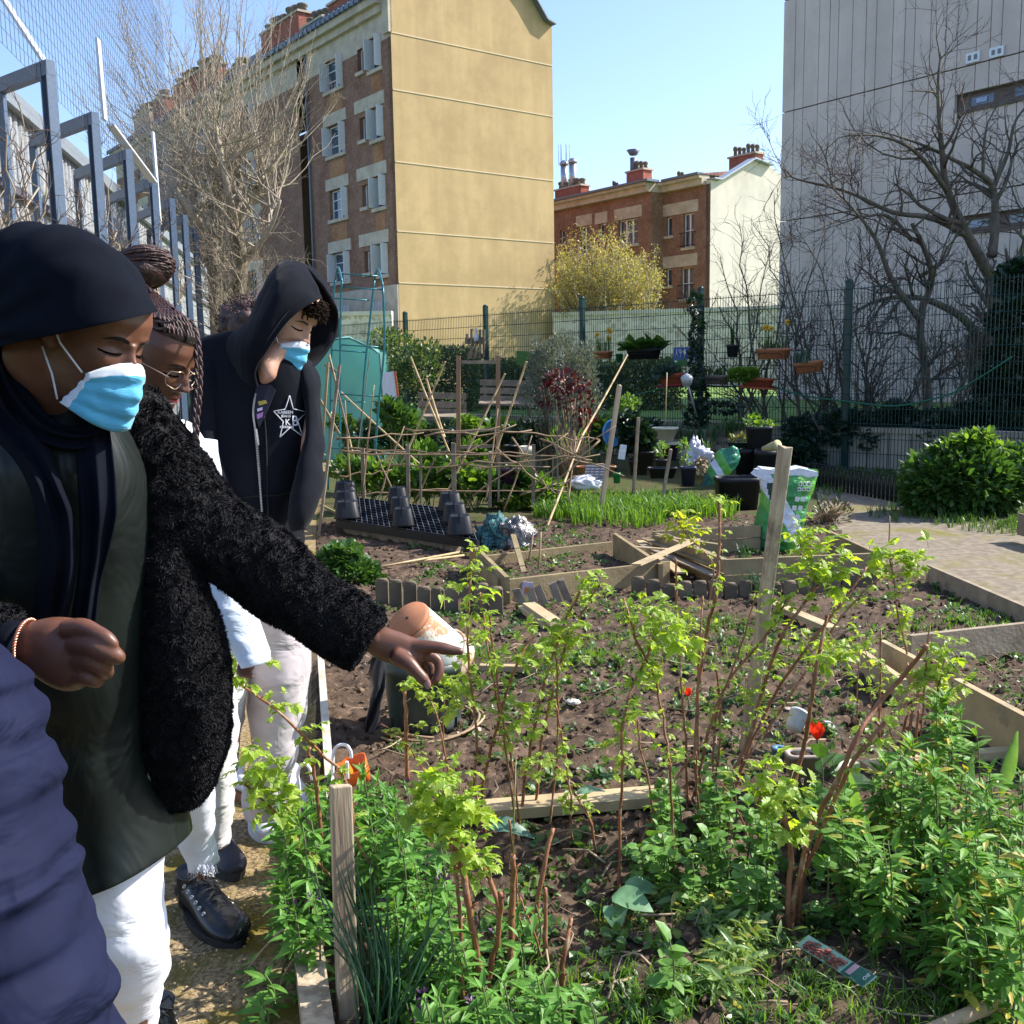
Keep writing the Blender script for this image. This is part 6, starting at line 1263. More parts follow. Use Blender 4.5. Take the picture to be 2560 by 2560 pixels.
for i,(x,y,Y,lab)in enumerate(((1480,1160,12.2,'iris like blades left of the pale leaning stake'),(1520,1150,12.4,'iris like blades by the oval blue disc'),(1770,1140,12.4,'green blades between the silver bag and the green sack'),(1860,1330,7.9,'onion like blades at the foot of the compost bag'),(1880,1440,6.5,'long thin blades left of the tall leaning stake'),(1910,1430,6.4,'long thin blades right of the tall leaning stake'))):clump('blade_clump',lab,(x,y),Y,26,.34 if i<3 else .26,.014,dgrass_m if i>2 else mid_m,130+i,.06,spread=.6,droop=.4)
bush('strawberry_plant','dense round leaved green plant beyond the pointing sleeve',[(880,1440,70,45,520),(840,1410,45,35,260),(925,1465,35,30,200),(860,1380,40,18,90)],7.2,mid_m,.062,RND,90,cat='plant',base=(880,1490),stems=16,r0=.003,m2=stem_m,up=.6,shell=.6)
flatc=[((930,1418),(1160,1388)),((925,1422),(1150,1380))]
for i,(a,b2)in enumerate(flatc):m=MB();m.tube([G(*a,.03+.02*i),G((a[0]+b2[0])/2,(a[1]+b2[1])/2,.04+.02*i),G(*b2,.03)],.009,6);thing(m,'bamboo_cane',bamboo_m,['front one','rear one'][i]+' of two thin canes lying on the soil behind the round leaved plant','cane')
cane_m=mat('raspberry_cane',(.30,.125,.055),(.19,.075,.035),rough=.55,scale=30,stretch=(1,1,.25),detail=6,bump=.4,bscale=90,c3=(.36,.25,.15),scale3=14,island=.15)
rasp_leaf=leafmat('raspberry_leaf',(.36,.46,.07),(.24,.37,.05),trans=.5,rough=.45,tcol=(1.8,1.7,.6));rasp_young=leafmat('raspberry_young_leaf',(.42,.46,.06),(.30,.40,.05),trans=.5,tcol=(1.9,1.7,.5));petiole_m=plain('petiole',(.32,.36,.10),.6)
rasp_deep=leafmat('raspberry_deep_leaf',(.13,.28,.04),(.09,.2,.03),trans=.45)
def compound(lf,st,p,d,s,rnd):
 """one trifoliate (or five fold) raspberry leaf leaving p along d"""
 d=Vector(d).normalized();e=p+d*s*.7;st.tube([p,p+d*s*.35+Vector((0,0,.12*s)),e],.0012,3,cap=False)
 B=rotbasis(d+Vector((0,0,-.35)),rnd.uniform(-.6,.6),s);lf.inst(*RSP,[B*1.05],[tuple(e)])
 side=Vector((B[0][0],B[1][0],B[2][0])).normalized()
 for q,k,t in((1,.85,.98),(-1,.85,.98))+(((1,.62,.5),(-1,.62,.5))if rnd.random()<.4 else()):
  dd=(d*.45+side*q*1.0+Vector((0,0,-.25+rnd.uniform(-.2,.25)))).normalized();lf.inst(*RSP,[rotbasis(dd,rnd.uniform(-.5,.5),s*k)],[tuple(p.lerp(e,t))])
def leaves_at(lf,st,p,n,s,rnd,spread=.03,up=.25):
 for k in range(n):
  d=Vector((rnd.gauss(0,1),rnd.gauss(0,1),rnd.gauss(up,.7)));q=p+Vector((rnd.gauss(0,spread),rnd.gauss(0,spread),rnd.gauss(0,spread)));compound(lf,st,q,d,s*rnd.uniform(.45,1.15),rnd)
def raspberry(label,canes,clusters,seed,lm=None):
 """canes: (Y or None, radius_mm, [(x, y)... from the foot up]); clusters: (x, y, r_px, n, leaf_m, cane index)"""
 rnd=random.Random(seed);paths=[];y0=None
 for Y,rm,pts in canes:
  g=G(*pts[0],0);Yc=Y or g.y;y0=y0 or(g.x,Yc)
  n_=len(pts);P3=[RY(x,y,Yc+.035*math.sin(i*1.7+seed)*(i>0))for i,(x,y)in enumerate(pts)];P3[0].z-=.04;paths.append((P3,rm,Yc))
 r=empty('raspberry_plant',(y0[0],y0[1],0),label,'raspberry plant','raspberry plants in the foreground bed');lf,st=MB(),MB()
 for P3,rm,Yc in paths:
  q=catmull([tuple(v)for v in P3],5);k=len(q);m=MB();rad=[rm/1000*(1-.3*i/(k-1))*(1+.12*(i%5==0))for i in range(k)];m.tube([Vector(v)+Vector((rnd.gauss(0,.0015),0,0))for v in q],rad,8)
  for i in range(2,k-1,2):
   a=rnd.uniform(0,6.28);v=Vector(q[i]);m.tube([v,v+Vector((math.cos(a)*rm*.0022,math.sin(a)*rm*.0022,rm*.0018))],[rm*.0005,rm*.0002],4)
  m.build('cane',cane_m,r)
 for P3,rm,Yc in paths:
  if rm<7.5 and len(clusters)>1:
   q=catmull([tuple(v)for v in P3],8);k=len(q)
   for i in range(int(k*.3),k,2):
    if rnd.random()<.62:leaves_at(lf,st,Vector(q[i]),rnd.choice((1,2,2,3)),.026,rnd,.012,.35)
 for cl in clusters:
  x,y,rp,n,s=cl[:5];ci=cl[5]if len(cl)>5 else 0;Yc=paths[ci][2];sc=Yc/FPX;c=RY(x,y,Yc)
  best=min((Vector(v)for v in catmull([tuple(v)for v in paths[ci][0]],5)),key=lambda v:(v-c).length);st.tube([best,best.lerp(c,.5)+Vector((0,0,.01)),c],[.0022,.0018,.0012],4)
  leaves_at(lf,st,c,int(n*1.15),s,rnd,rp*sc*.58)
 if lf.n:lf.build('leaves',lm or rasp_leaf,r)
 if st.n:st.build('petioles',petiole_m,r)
RP=[
('left raspberry plant with a tall thin cane rising beside the pointing finger',[(3.1,4.5,[(1215,2060),(1186,1961),(1192,1855),(1170,1643),(1173,1497),(1180,1400),(1187,1372)]),(3.1,4,[(1290,2050),(1262,1850),(1240,1680),(1222,1540)]),(3.15,3.5,[(1300,2050),(1275,1880),(1240,1740),(1215,1600),(1200,1480)])],
[(1180,1410,24,5,.03),(1165,1490,42,10,.036),(1205,1530,36,9,.036,1),(1190,1590,44,12,.036),(1150,1660,36,8,.034),(1215,1665,34,9,.036,1),(1155,1705,30,8,.034),(1130,1755,30,9,.036),(1165,1745,24,6,.034),(1195,1440,30,6,.034)]),
('raspberry plant of brown canes leaning right, second from the pointing hand',[(3.15,5.5,[(1200,2080),(1207,1970),(1250,1790),(1290,1668),(1329,1590)]),(3.2,5.5,[(1300,2070),(1312,1950),(1340,1800),(1363,1700),(1396,1600),(1417,1545),(1452,1478)]),(3.25,5,[(1330,2070),(1350,1900),(1356,1830),(1385,1720),(1417,1610),(1461,1521),(1500,1462)]),(3.2,4,[(1370,2075),(1392,1900),(1394,1740),(1390,1640)])],
[(1335,1575,22,5,.034),(1300,1640,30,8,.036),(1345,1650,34,9,.038,1),(1380,1590,34,9,.038,1),(1420,1560,34,9,.04,2),(1440,1590,34,9,.042,2),(1420,1640,26,6,.036,2),(1470,1470,26,8,.034,2),(1485,1440,22,5,.034,2),(1465,1500,20,5,.034,2),(1300,1810,34,8,.042),(1330,1790,24,6,.04),(1265,1800,22,5,.034),(1350,1915,28,8,.034,1),(1300,1750,30,5,.034),(1330,1935,24,6,.034,1)]),
('raspberry plant with two thin curved canes left of the middle, leaves tufted at their tops',[(2.75,4.5,[(1547,2235),(1552,2050),(1555,1916),(1559,1807),(1580,1717),(1618,1640),(1633,1592)]),(2.75,4,[(1690,2240),(1680,2050),(1675,1916),(1664,1843),(1642,1717),(1595,1608),(1575,1550),(1559,1496)])],
[(1640,1560,44,13,.036),(1690,1560,36,10,.036),(1620,1520,30,8,.034,1),(1560,1540,26,7,.032,1),(1700,1600,36,8,.036),(1650,1600,30,7,.036),(1640,1690,30,7,.032,1),(1590,1770,38,9,.032),(1555,1780,24,5,.03),(1530,1870,28,7,.03),(1560,1900,22,4,.03),(1640,1640,36,7,.034,1)]),
('raspberry plant with the tall thick red brown cane in the middle of the bed',[(3.3,7,[(1795,2040),(1745,1960),(1740,1850),(1750,1700),(1770,1560),(1787,1500),(1797,1400),(1798,1252)]),(3.35,4.5,[(1720,2000),(1715,1870),(1705,1750),(1700,1620),(1690,1500),(1690,1395)]),(3.4,4,[(1750,1930),(1745,1800),(1750,1600),(1757,1490)]),(3.3,4,[(1780,1960),(1790,1800),(1850,1620),(1893,1480)])],
[(1797,1250,20,7,.026),(1700,1590,24,6,.034,1),(1690,1520,26,5,.034,1),(1722,1570,30,6,.036,1),(1770,1780,26,5,.03),(1680,1810,26,6,.03,1),(1560,1640,30,0,.03)]),
('young raspberry shoot with a pale yellow leafy tip before the slat heap',[(5.2,4,[(1770,1500),(1785,1420),(1760,1380),(1725,1345),(1690,1300)])],[(1700,1315,26,9,.05),(1685,1285,20,7,.045),(1725,1335,26,8,.05),(1745,1345,18,4,.045),(1715,1290,20,5,.045)]),
('raspberry plant leaning far right with the large leafy crown above the tall stake foot',[(3.3,7,[(1740,2110),(1800,1990),(1870,1850),(1920,1680),(1960,1580),(2010,1510),(2045,1465)]),(3.4,6.5,[(1800,2060),(1850,1930),(1905,1800),(1960,1700),(2040,1590),(2110,1500),(2166,1418)]),(3.3,5.5,[(1735,1960),(1780,1800),(1830,1690),(1905,1600),(1969,1497)]),(3.35,5,[(1765,2070),(1795,1900),(1800,1780),(1790,1665)]),(3.35,4,[(1815,2040),(1850,1930),(1935,1800),(1960,1760)])],
[(2060,1440,50,17,.042),(2030,1390,44,15,.042),(2080,1400,40,12,.042),(2010,1320,30,10,.036),(2045,1350,40,12,.04),(2000,1360,26,7,.036),(2110,1420,26,6,.038),(2075,1460,32,9,.042),(2000,1440,30,8,.04),(1930,1530,34,9,.04,2),(1900,1560,24,6,.036,2),(1960,1500,22,6,.034,2),(1940,1640,34,9,.034,1),(1900,1670,28,7,.032,2),(1890,1800,30,8,.032,0),(1870,1760,26,5,.03),(1990,1600,34,8,.036,1),(2070,1640,36,9,.04,1),(2090,1610,30,7,.038,1),(1880,1720,30,6,.034)]),
('raspberry plant with long paired canes curving right from the foot at the plant tag',[(2.55,8,[(1972,2385),(1985,2250),(2036,2060),(2095,1949),(2142,1843),(2193,1764),(2272,1674),(2316,1614)]),(2.6,7,[(1990,2385),(2000,2230),(2050,2090),(2115,1937),(2174,1851),(2245,1772),(2305,1733)]),(2.55,9,[(1975,2385),(1970,2250),(1978,2140),(1962,2040)]),(2.6,6,[(1990,2350),(2005,2200),(2022,2055)])],
[(1960,2010,44,12,.05,2),(1925,1960,40,10,.05,2),(1985,1960,36,8,.046,2),(1950,2060,34,7,.044,2),(1930,1895,30,7,.036,2),(1975,2080,24,4,.04,2),(1910,2000,26,5,.05,2)]),
('raspberry stub with a thick pruned top standing behind the red tulip',[(3.25,8,[(1975,1975),(2008,1870),(2020,1811),(2036,1693),(2056,1595),(2067,1538)])],[(2085,1640,40,9,.038),(2055,1665,24,5,.034),(2110,1650,22,4,.034)]),
('pruned raspberry plant at the right with leafy tops above the pale plywood board',[(3.6,5,[(2330,1895),(2340,1800),(2350,1700),(2362,1632)]),(3.6,4,[(2300,1850),(2310,1740),(2318,1630),(2325,1565)]),(3.6,6,[(2325,1830),(2345,1740)]),(3.9,4,[(2340,1830),(2360,1740)])],
[(2340,1700,44,13,.042),(2380,1680,40,11,.042),(2310,1680,36,9,.04),(2290,1730,40,9,.04),(2360,1640,36,9,.04,1),(2390,1720,40,9,.044),(2330,1610,26,6,.036,1),(2260,1700,30,6,.034),(2370,1600,22,5,.034,1),(2240,1760,24,4,.03)]),
('upright slender raspberry plant whose leafy top meets the footpath edge',[(4.6,4.5,[(2290,1720),(2265,1620),(2245,1540),(2235,1450),(2225,1400)]),(4.0,5,[(1900,1830),(2000,1700),(2090,1560),(2170,1470),(2222,1432)])],[(2230,1400,44,13,.058),(2270,1385,34,8,.056),(2195,1385,30,8,.054),(2250,1430,34,9,.056),(2250,1480,24,6,.05),(2240,1530,26,6,.046),(2270,1560,30,7,.044),(2180,1430,24,6,.05),(2290,1400,18,5,.05),(2130,1530,30,6,.04,1)]),
('bare straight raspberry stub rising alone right of the tulip',[(3.75,5.5,[(2213,1892),(2197,1831),(2201,1733),(2201,1577)])],[(2180,1660,22,4,.03),(2215,1680,22,4,.03)]),
('leafy low raspberry sprouts between the tulip and the pale boards',[(4.1,3,[(2140,1800),(2145,1700),(2150,1620)]),(4.3,3,[(2180,1740),(2170,1650)])],[(2140,1640,34,8,.036),(2160,1600,26,7,.036),(2120,1690,26,6,.034),(2180,1700,26,5,.034,1),(2150,1590,24,4,.036,1)]),
('cluster of short brown pruned stubs beyond the right hand leafy plants',[(3.62,7,[(2265,1880),(2278,1800),(2283,1762)]),(3.65,6,[(2240,1885),(2265,1800),(2278,1770)]),(3.7,6,[(2290,1840),(2298,1775)]),(3.6,4,[(2235,1850),(2222,1800)])],[]),
('forked foreground raspberry plant with a leafy side branch bending left',[(2.2,9,[(1222,2640),(1217,2560),(1195,2400),(1169,2242),(1146,2139),(1115,2055)]),(2.22,8,[(1212,2600),(1222,2450),(1245,2344),(1252,2232)]),(2.22,6,[(1252,2240),(1220,2185),(1187,2153),(1130,2095),(1105,2078)]),(2.2,5,[(1155,2460),(1150,2300),(1135,2150),(1120,2085)])],
[(1110,2000,44,12,.042),(1075,2030,40,10,.042),(1140,2020,40,10,.042),(1160,2050,40,9,.044),(1180,2100,36,9,.04,2),(1215,2150,36,9,.036,2),(1230,2190,26,6,.034,2),(1090,1960,40,9,.04),(1130,1950,34,7,.04),(1050,2010,34,7,.044),(1180,1990,30,6,.04),(1100,2090,30,6,.042)]),
('thick pruned raspberry stub with pale flat top beside the forked plant',[(2.35,9,[(1275,2400),(1280,2260),(1283,2140)]),(2.5,4,[(1305,2330),(1290,2200),(1275,2050)])],[(1290,1900,30,0,.04)]),
('arching raspberry plant at the left edge of the bed with leaves along its cane',[(2.6,5,[(960,2450),(941,2210),(893,2101),(862,1947),(804,1885),(753,1834),(690,1775),(600,1712)]),(2.55,4,[(900,2380),(850,2230),(760,2119),(691,2037),(640,1985),(610,1960)]),(2.6,6,[(800,2060),(790,1960),(770,1870)])],
[(600,1690,26,6,.036),(625,1660,24,6,.036),(580,1650,24,6,.036),(650,1640,18,4,.032),(690,1760,28,7,.032),(655,1895,24,6,.036,1),(640,1870,18,4,.034,1),(640,1960,34,9,.046,1),(680,1985,30,8,.046,1),(660,2020,34,8,.046,1),(720,2030,24,5,.036,1),(620,1930,26,6,.042,1),(700,1950,24,5,.042,1),(765,1820,16,3,.026),(750,2070,30,5,.03,1)]),
('short stout raspberry stub in front of the large green pot',[(3.35,8,[(1018,1925),(1015,1820),(1013,1728)]),(3.35,2.6,[(1075,1925),(1010,1850),(950,1808)]),(3.3,3.2,[(1130,2000),(1112,1880),(1085,1770),(1060,1730)]),(3.35,2.4,[(1108,1960),(1108,1830),(1112,1740)])],[(1035,1715,22,7,.034),(1010,1705,14,4,.03),(1060,1720,18,5,.032),(1110,1745,24,7,.034,3),(1115,1700,22,5,.034,3),(1040,1815,16,4,.028),(1125,1720,22,5,.034,3)]),
('thin raspberry canes crossing in front of the sawn plank',[(3.0,4.5,[(1492,2170),(1478,2060),(1440,1990),(1400,1925),(1380,1900)]),(3.0,3.6,[(1430,2070),(1425,1990),(1412,1880),(1390,1762)]),(3.05,4,[(1560,2180),(1640,2020),(1700,1930),(1760,1850)]),(3.0,3.5,[(1640,2140),(1630,2000),(1600,1860),(1595,1800)])],[(1410,2000,22,5,.03),(1440,2030,22,5,.03,1)]),
('dark pruned raspberry stubs before the pale cabbage leaves',[(2.45,7,[(1333,2300),(1355,2180),(1383,2070)]),(2.3,6,[(1362,2330),(1362,2220)]),(2.3,7,[(1402,2440),(1412,2370),(1430,2295)]),(2.4,3,[(1375,2430),(1330,2320),(1290,2220)])],[]),
('thin bare raspberry cane beyond the mint on the right',[(3.0,3.6,[(1790,2230),(1770,2120),(1745,2000),(1740,1880)]),(3.0,4,[(1850,2260),(1880,2100),(1900,1990),(1915,1900)]),(3.05,3,[(1895,2140),(1850,2040),(1800,1950)])],[(1830,1930,22,5,.028)]),
]
for i,(lab,cs,cl)in enumerate(RP):raspberry(lab,cs,cl,200+i,rasp_young if i==4 else None)
wall_leaf=leafmat('wallflower_leaf',(.14,.30,.05),(.08,.21,.035),trans=.3,rough=.5,spec=.3);wall_leaf2=leafmat('wallflower_leaf_yellowing',(.145,.29,.045),(.085,.22,.03),trans=.3,rough=.5,spec=.3,c3=(.4,.34,.05));mint_leaf=leafmat('mint_leaf',(.15,.30,.055),(.09,.21,.035),trans=.3,rough=.5)
LANCE=fold_leaf(4,.29,.3,.12)
def stemplant(name,label,tips,Y,seed,L=.06,m_=wall_leaf,shape=LANCE,per=26,group=None,cat='plant',base=None,flowers=0,lean=.4,step=.011):
 rnd=np.random.default_rng(seed);rr_=random.Random(seed);lf,st,fl=MB(),MB(),MB();b0=None
 for(x,y)in tips:
  Yt=Y+rr_.uniform(-.13,.13);t=RY(x,y,Yt);bx,by=(base or(x,0))[0],0;g=Vector((t.x+(RY(bx,y,Yt).x-t.x)*.6,Yt+rr_.uniform(-.04,.04),gh(t.x,Yt,False)));b0=b0 or Vector((g.x,Y,0))
  if t.z<g.z+.04:t.z=g.z+.05
  d=t-g;H=d.length;pts=[g+d*k+Vector((math.sin(k*3)*.015,0,0))for k in np.linspace(0,1,6)];st.tube(pts,[.0035,.003,.0028,.0025,.002,.0015],5)
  n=int(min(per*3,per*H/.25));zs=1-rnd.random(n)**1.5*min(1,.32/H)if H>.32 else 1-rnd.random(n)*.95
  ang=np.arange(n)*2.4+rnd.random(n);up=.15+1.3*(zs>.93)+.5*(zs-.6).clip(0);dv=np.stack([np.cos(ang),np.sin(ang),up],1);dv+=rnd.normal(size=(n,3))*.18
  for k in range(n):lf.inst(shape[0],shape[1],[rotbasis(dv[k],rnd.uniform(-.5,.5),L*rnd.uniform(.6,1.2)*(.6 if zs[k]>.96 else 1))],[tuple(g+d*float(zs[k]))])
  if flowers and rr_.random()<flowers:cloud(fl,t+Vector((0,0,.004)),(.012,.012,.01),14,.013,None,.6,rnd)
 r=empty(name,b0,label,cat,group);lf.build('foliage',m_,r);st.build('stem',stem_m,r)
 if fl.n:fl.build('flower_buds',plain('purple_bud',(.06,.012,.07),.5),r)
rw=random.Random(44);GW='leafy wallflower clumps of the foreground'
def tipsin(x0,x1,y0,y1,n):return[(rw.uniform(x0,x1),rw.uniform(y0,y1))for _ in range(n)]
for x0,x1,y0,y1,n,Y,lab in((690,790,2030,2140,13,2.62,'at the left, overhanging the gravel path'),(700,800,2160,2300,14,2.42,'low beside the gravel path, left of the foreground stake'),(760,850,1960,2050,9,2.85,'just behind the top of the foreground stake'),(880,980,1930,2010,13,2.85,'right behind the orange tub'),(960,1060,1960,2050,13,2.8,'between the stake and the short stout stub'),(900,1010,2030,2140,14,2.6,'directly right of the foreground stake'),(1000,1120,2100,2220,14,2.5,'under the leafy branch of the forked raspberry'),
(960,1080,2230,2360,14,2.36,'behind the dark chive blades'),(1060,1180,2300,2450,14,2.25,'at the foot of the forked raspberry'),(1240,1340,2250,2360,9,2.4,'right of the forked raspberry canes'),(1180,1300,2440,2540,14,2.1,'bottom centre, left of the moss'),(1320,1420,2440,2540,12,2.12,'bottom centre with the biggest leaves'),(1000,1120,2470,2560,14,2.08,'at the bottom edge right of the chives'),(1420,1520,2470,2560,8,2.1,'lowest clump right of the bottom centre'),(620,700,2440,2520,5,2.3,'small one alone on the gravel path')):
 stemplant('wallflower','green wallflower clump '+lab,tipsin(x0,x1,y0,y1,n),Y,int(x0+y0),.058,group=GW,flowers=.2,per=26)
for x0,x1,y0,y1,n,Y,lab in((2330,2440,1740,1830,9,3.15,'glossy, in front of the long pale board'),(2180,2300,1850,1960,12,3.0,'right of the pale leaf of the tulip'),(2300,2420,1900,2010,13,2.85,'behind the yellowing ones at the right'),(2440,2560,1920,2060,13,2.75,'at the right edge, uppermost'),(2100,2200,2020,2140,10,2.7,'with upright stems behind the plant tag'),(2200,2330,2090,2210,14,2.55,'right of the plant tag, spreading'),(2350,2460,2070,2190,14,2.5,'with yellowing lower leaves'),(2470,2580,2100,2230,14,2.4,'with drooping leaves at the right edge'),(2300,2400,2250,2340,11,2.36,'hanging over the bare soil right of the tag'),(2380,2480,2250,2350,13,2.3,'yellow tipped, near the bottom right'),(2490,2580,2280,2400,13,2.2,'in the bottom right corner')):
 stemplant('wallflower','wallflower clump '+lab,tipsin(x0,x1,y0,y1,n),Y,int(x0+y0),.062,wall_leaf2,group=GW,per=30)
for x0,x1,y0,y1,n,Y,lab in((1640,1720,1930,2010,10,3.05,'beyond the sawn plank end'),(1720,1830,1900,2010,12,3.1,'between the leaning canes'),(1620,1700,2060,2150,12,2.8,'right of the thin middle cane'),(1720,1820,2070,2180,14,2.75,'in the middle of the mint patch'),(1830,1930,2000,2120,13,2.8,'left of the paired raspberry canes'),(1840,1940,2150,2260,12,2.6,'before the foot of the paired canes'),(2030,2120,1930,2030,10,2.9,'under the red tulip'),(2060,2150,2110,2190,7,2.6,'behind the plant tag'),(1560,1640,2110,2170,6,2.85,'leftmost, beside the weeds'),(1640,1700,2340,2500,5,2.25,'with crinkled dark leaves near the bottom')):
 stemplant('mint','round leaved mint '+lab,tipsin(x0,x1,y0,y1,n),Y,int(x0*2+y0),.036 if y0<2300 else .05,mint_leaf,RND,group='mint growing between the canes',per=22)
stemplant('tulip_leaves','broad tulip leaves under the red tulip',[(2050,1890),(2080,1900)],3.2,5,.16,mid_m,BRD,per=6)
def tulip(label,x,y,Y,s,m_):
 c=RY(x,y,Y);r=empty('tulip',(c.x,Y,0),label,'tulip','red tulips');m=MB()
 for k in range(6):
  a=k*math.pi/3;V_=[];n=6
  for i in range(n+1):
   t=i/n;w_=s*.42*math.sin(math.pi*min(.97,t*.85+.12));rad=s*(.15+.34*math.sin(t*2.2))*(1 if k%2 else .88)
   for q in(-1,-.5,0,.5,1):aa=a+q*w_/max(rad,.01)*.8;V_.append((c.x+rad*math.cos(aa),c.y+rad*math.sin(aa),c.z-s*.5+s*1.1*t-abs(q)*s*.14*t))
  m.add(V_,[(i*5+j,i*5+j+1,(i+1)*5+j+1,(i+1)*5+j)for i in range(n)for j in range(4)],0,True)
 m.build('petals',m_,r);st=MB();st.tube([(c.x+.01,Y,0),(c.x,Y,c.z-s*.48)],.0035,6);st.build('stem',stem_m,r)
redp=leafmat('tulip_petal',(.75,.035,.012),(.7,.06,.015),trans=.4,rough=.35,tcol=(1.3,.8,.6));tulip('open red tulip near the white pot and the curved label',2043,1828,3.45,.055,redp);tulip('small partly hidden red tulip beyond the middle canes',1720,1730,4.3,.036,redp)
for i,(px,tip,Y,w_,lab)in enumerate((((2130,2130),(2120,1900),2.95,.075,'cupped pale green tulip leaf right of the curved label'),((2500,1990),(2545,1830),3.0,.038,'tall upright tulip leaf at the right edge'),((2440,1960),(2430,1880),3.0,.045,'short tulip leaf left of the tall one at the right edge'))):
 A=RY(*px,Y);B=RY(*tip,Y);L=(B-A).length;m=MB();TL=fold_leaf(8,w_/L*1.1,.05,.3);m.inst(TL[0],TL[1],[rotbasis(B-A,.3+i,L)],[tuple(A)],sm=True);thing(m,'tulip_leaf',leafmat('tulip_leaf%d'%i,(.16,.30,.08),(.12,.25,.07),trans=.4),lab,'leaf','single tulip leaves')
m=MB();rc=random.Random(6)
for k in range(46):
 b0=RY(rc.uniform(900,1010),2600,2.12+rc.uniform(-.06,.06));b0.z=0;tip=RY(rc.choice((rc.uniform(750,1000),rc.uniform(830,1160))),rc.uniform(2120,2380),2.15);d=tip-b0;m.tube([b0,b0+d*.5+Vector((.01,0,.02)),b0+d*.85+Vector((0,0,.005)),tip],[.0032,.0028,.0018,.0004],5)
thing(m,'chives',leafmat('chive_leaf',(.045,.13,.05),(.03,.09,.04),trans=.1,rough=.4),'long dark green chive blades fanning out beside the foreground stake','chives')
for i,(a,b2)in enumerate((((2305,1970),(2345,1840)),((2535,1960),(2520,1850)),((2350,2100),(2390,2330)))):pass
def bigleaf(name,label,px,Y,L,az,el,m_,w_=.5,n=7,cat='leaf'):
 p=RY(*px,Y);p.z=max(p.z,gh(p.x,Y,False)+.03);t=fold_leaf(n,w_,.45,.18);t[0][:,2]+=.04*np.sin(t[0][:,0]*14+t[0][:,1]*9);d=Vector((math.cos(az)*math.cos(el),math.sin(az)*math.cos(el),math.sin(el)));m=MB();m.inst(t[0],t[1],[rotbasis(d,.3,L)],[tuple(p)],sm=True);return thing(m,name,m_,label,cat)
cab=leafmat('cabbage_leaf',(.17,.33,.16),(.12,.25,.12),trans=.2,rough=.5);bigleaf('cabbage_leaf','pale blue green cabbage leaf lying on the moss, left piece',(1530,2240),2.62,.11,-.6,.25,cab,.75);bigleaf('cabbage_leaf','pale blue green cabbage leaf lying on the moss, right piece',(1560,2230),2.66,.10,.2,.3,cab,.7);bigleaf('cabbage_leaf','ragged cabbage leaf pointing towards the camera on the moss',(1545,2260),2.6,.09,-1.8,.1,cab,.8)
bigleaf('dark_leaf','large dark wrinkled leaf lying left of the sawn plank',(1215,2065),2.95,.14,-.1,.1,leafmat('wrinkled_leaf',(.06,.14,.09),(.05,.12,.08),trans=.1),.5);bigleaf('green_leaf','rolled pale green leaf lying on top of the sawn plank',(1440,1985),3.2,.10,.25,.3,leafmat('rolled_leaf',(.15,.27,.16),(.12,.22,.13),trans=.2),.4)
def heap():
 rnd=np.random.default_rng(9);m=MB();y=leafmat('wilted_leaf',(.26,.36,.12),(.12,.22,.07),trans=.3,c3=(.55,.5,.18))
 for(x,yy,rx,ry,N)in((1820,2330,75,30,300),(1850,2370,70,36,300),(1770,2300,60,20,160),(1820,2420,50,36,260),(1790,2480,40,30,200),(1700,2270,60,16,80)):
  g=G(x,yy,0);k=g.y/FPX;N=int(N*1.5);d_=rnd.normal(size=(N,3));d_[:,2]*=.35;q_=rnd.normal(size=(N,3))*np.array([rx*k*.5,ry*k*.9,.014])+np.array([g.x,g.y,.035]);q_[:,2]=np.abs(q_[:,2]);m.inst(LANCE[0],LANCE[1],np.array([rotbasis(v,rnd.uniform(-1.5,1.5),rnd.uniform(.03,.06))for v in d_]),q_)
 thing(m,'wilted_greens',y,'heap of wilted pale green cuttings left of the plant tag','plant cuttings')
 m=MB()
 for x,yy in((1550,2330),(1600,2370),(1640,2320),(1560,2380),(1830,2290)):
  g=G(x,yy,0);cloud(m,g+Vector((0,0,.01)),(.07,.06,.012),500,.009,None,.5,rnd,.1)
 struct(m,'moss',mat('moss',(.30,.24,.03),(.16,.17,.03),island=.3),kind='stuff')
heap()
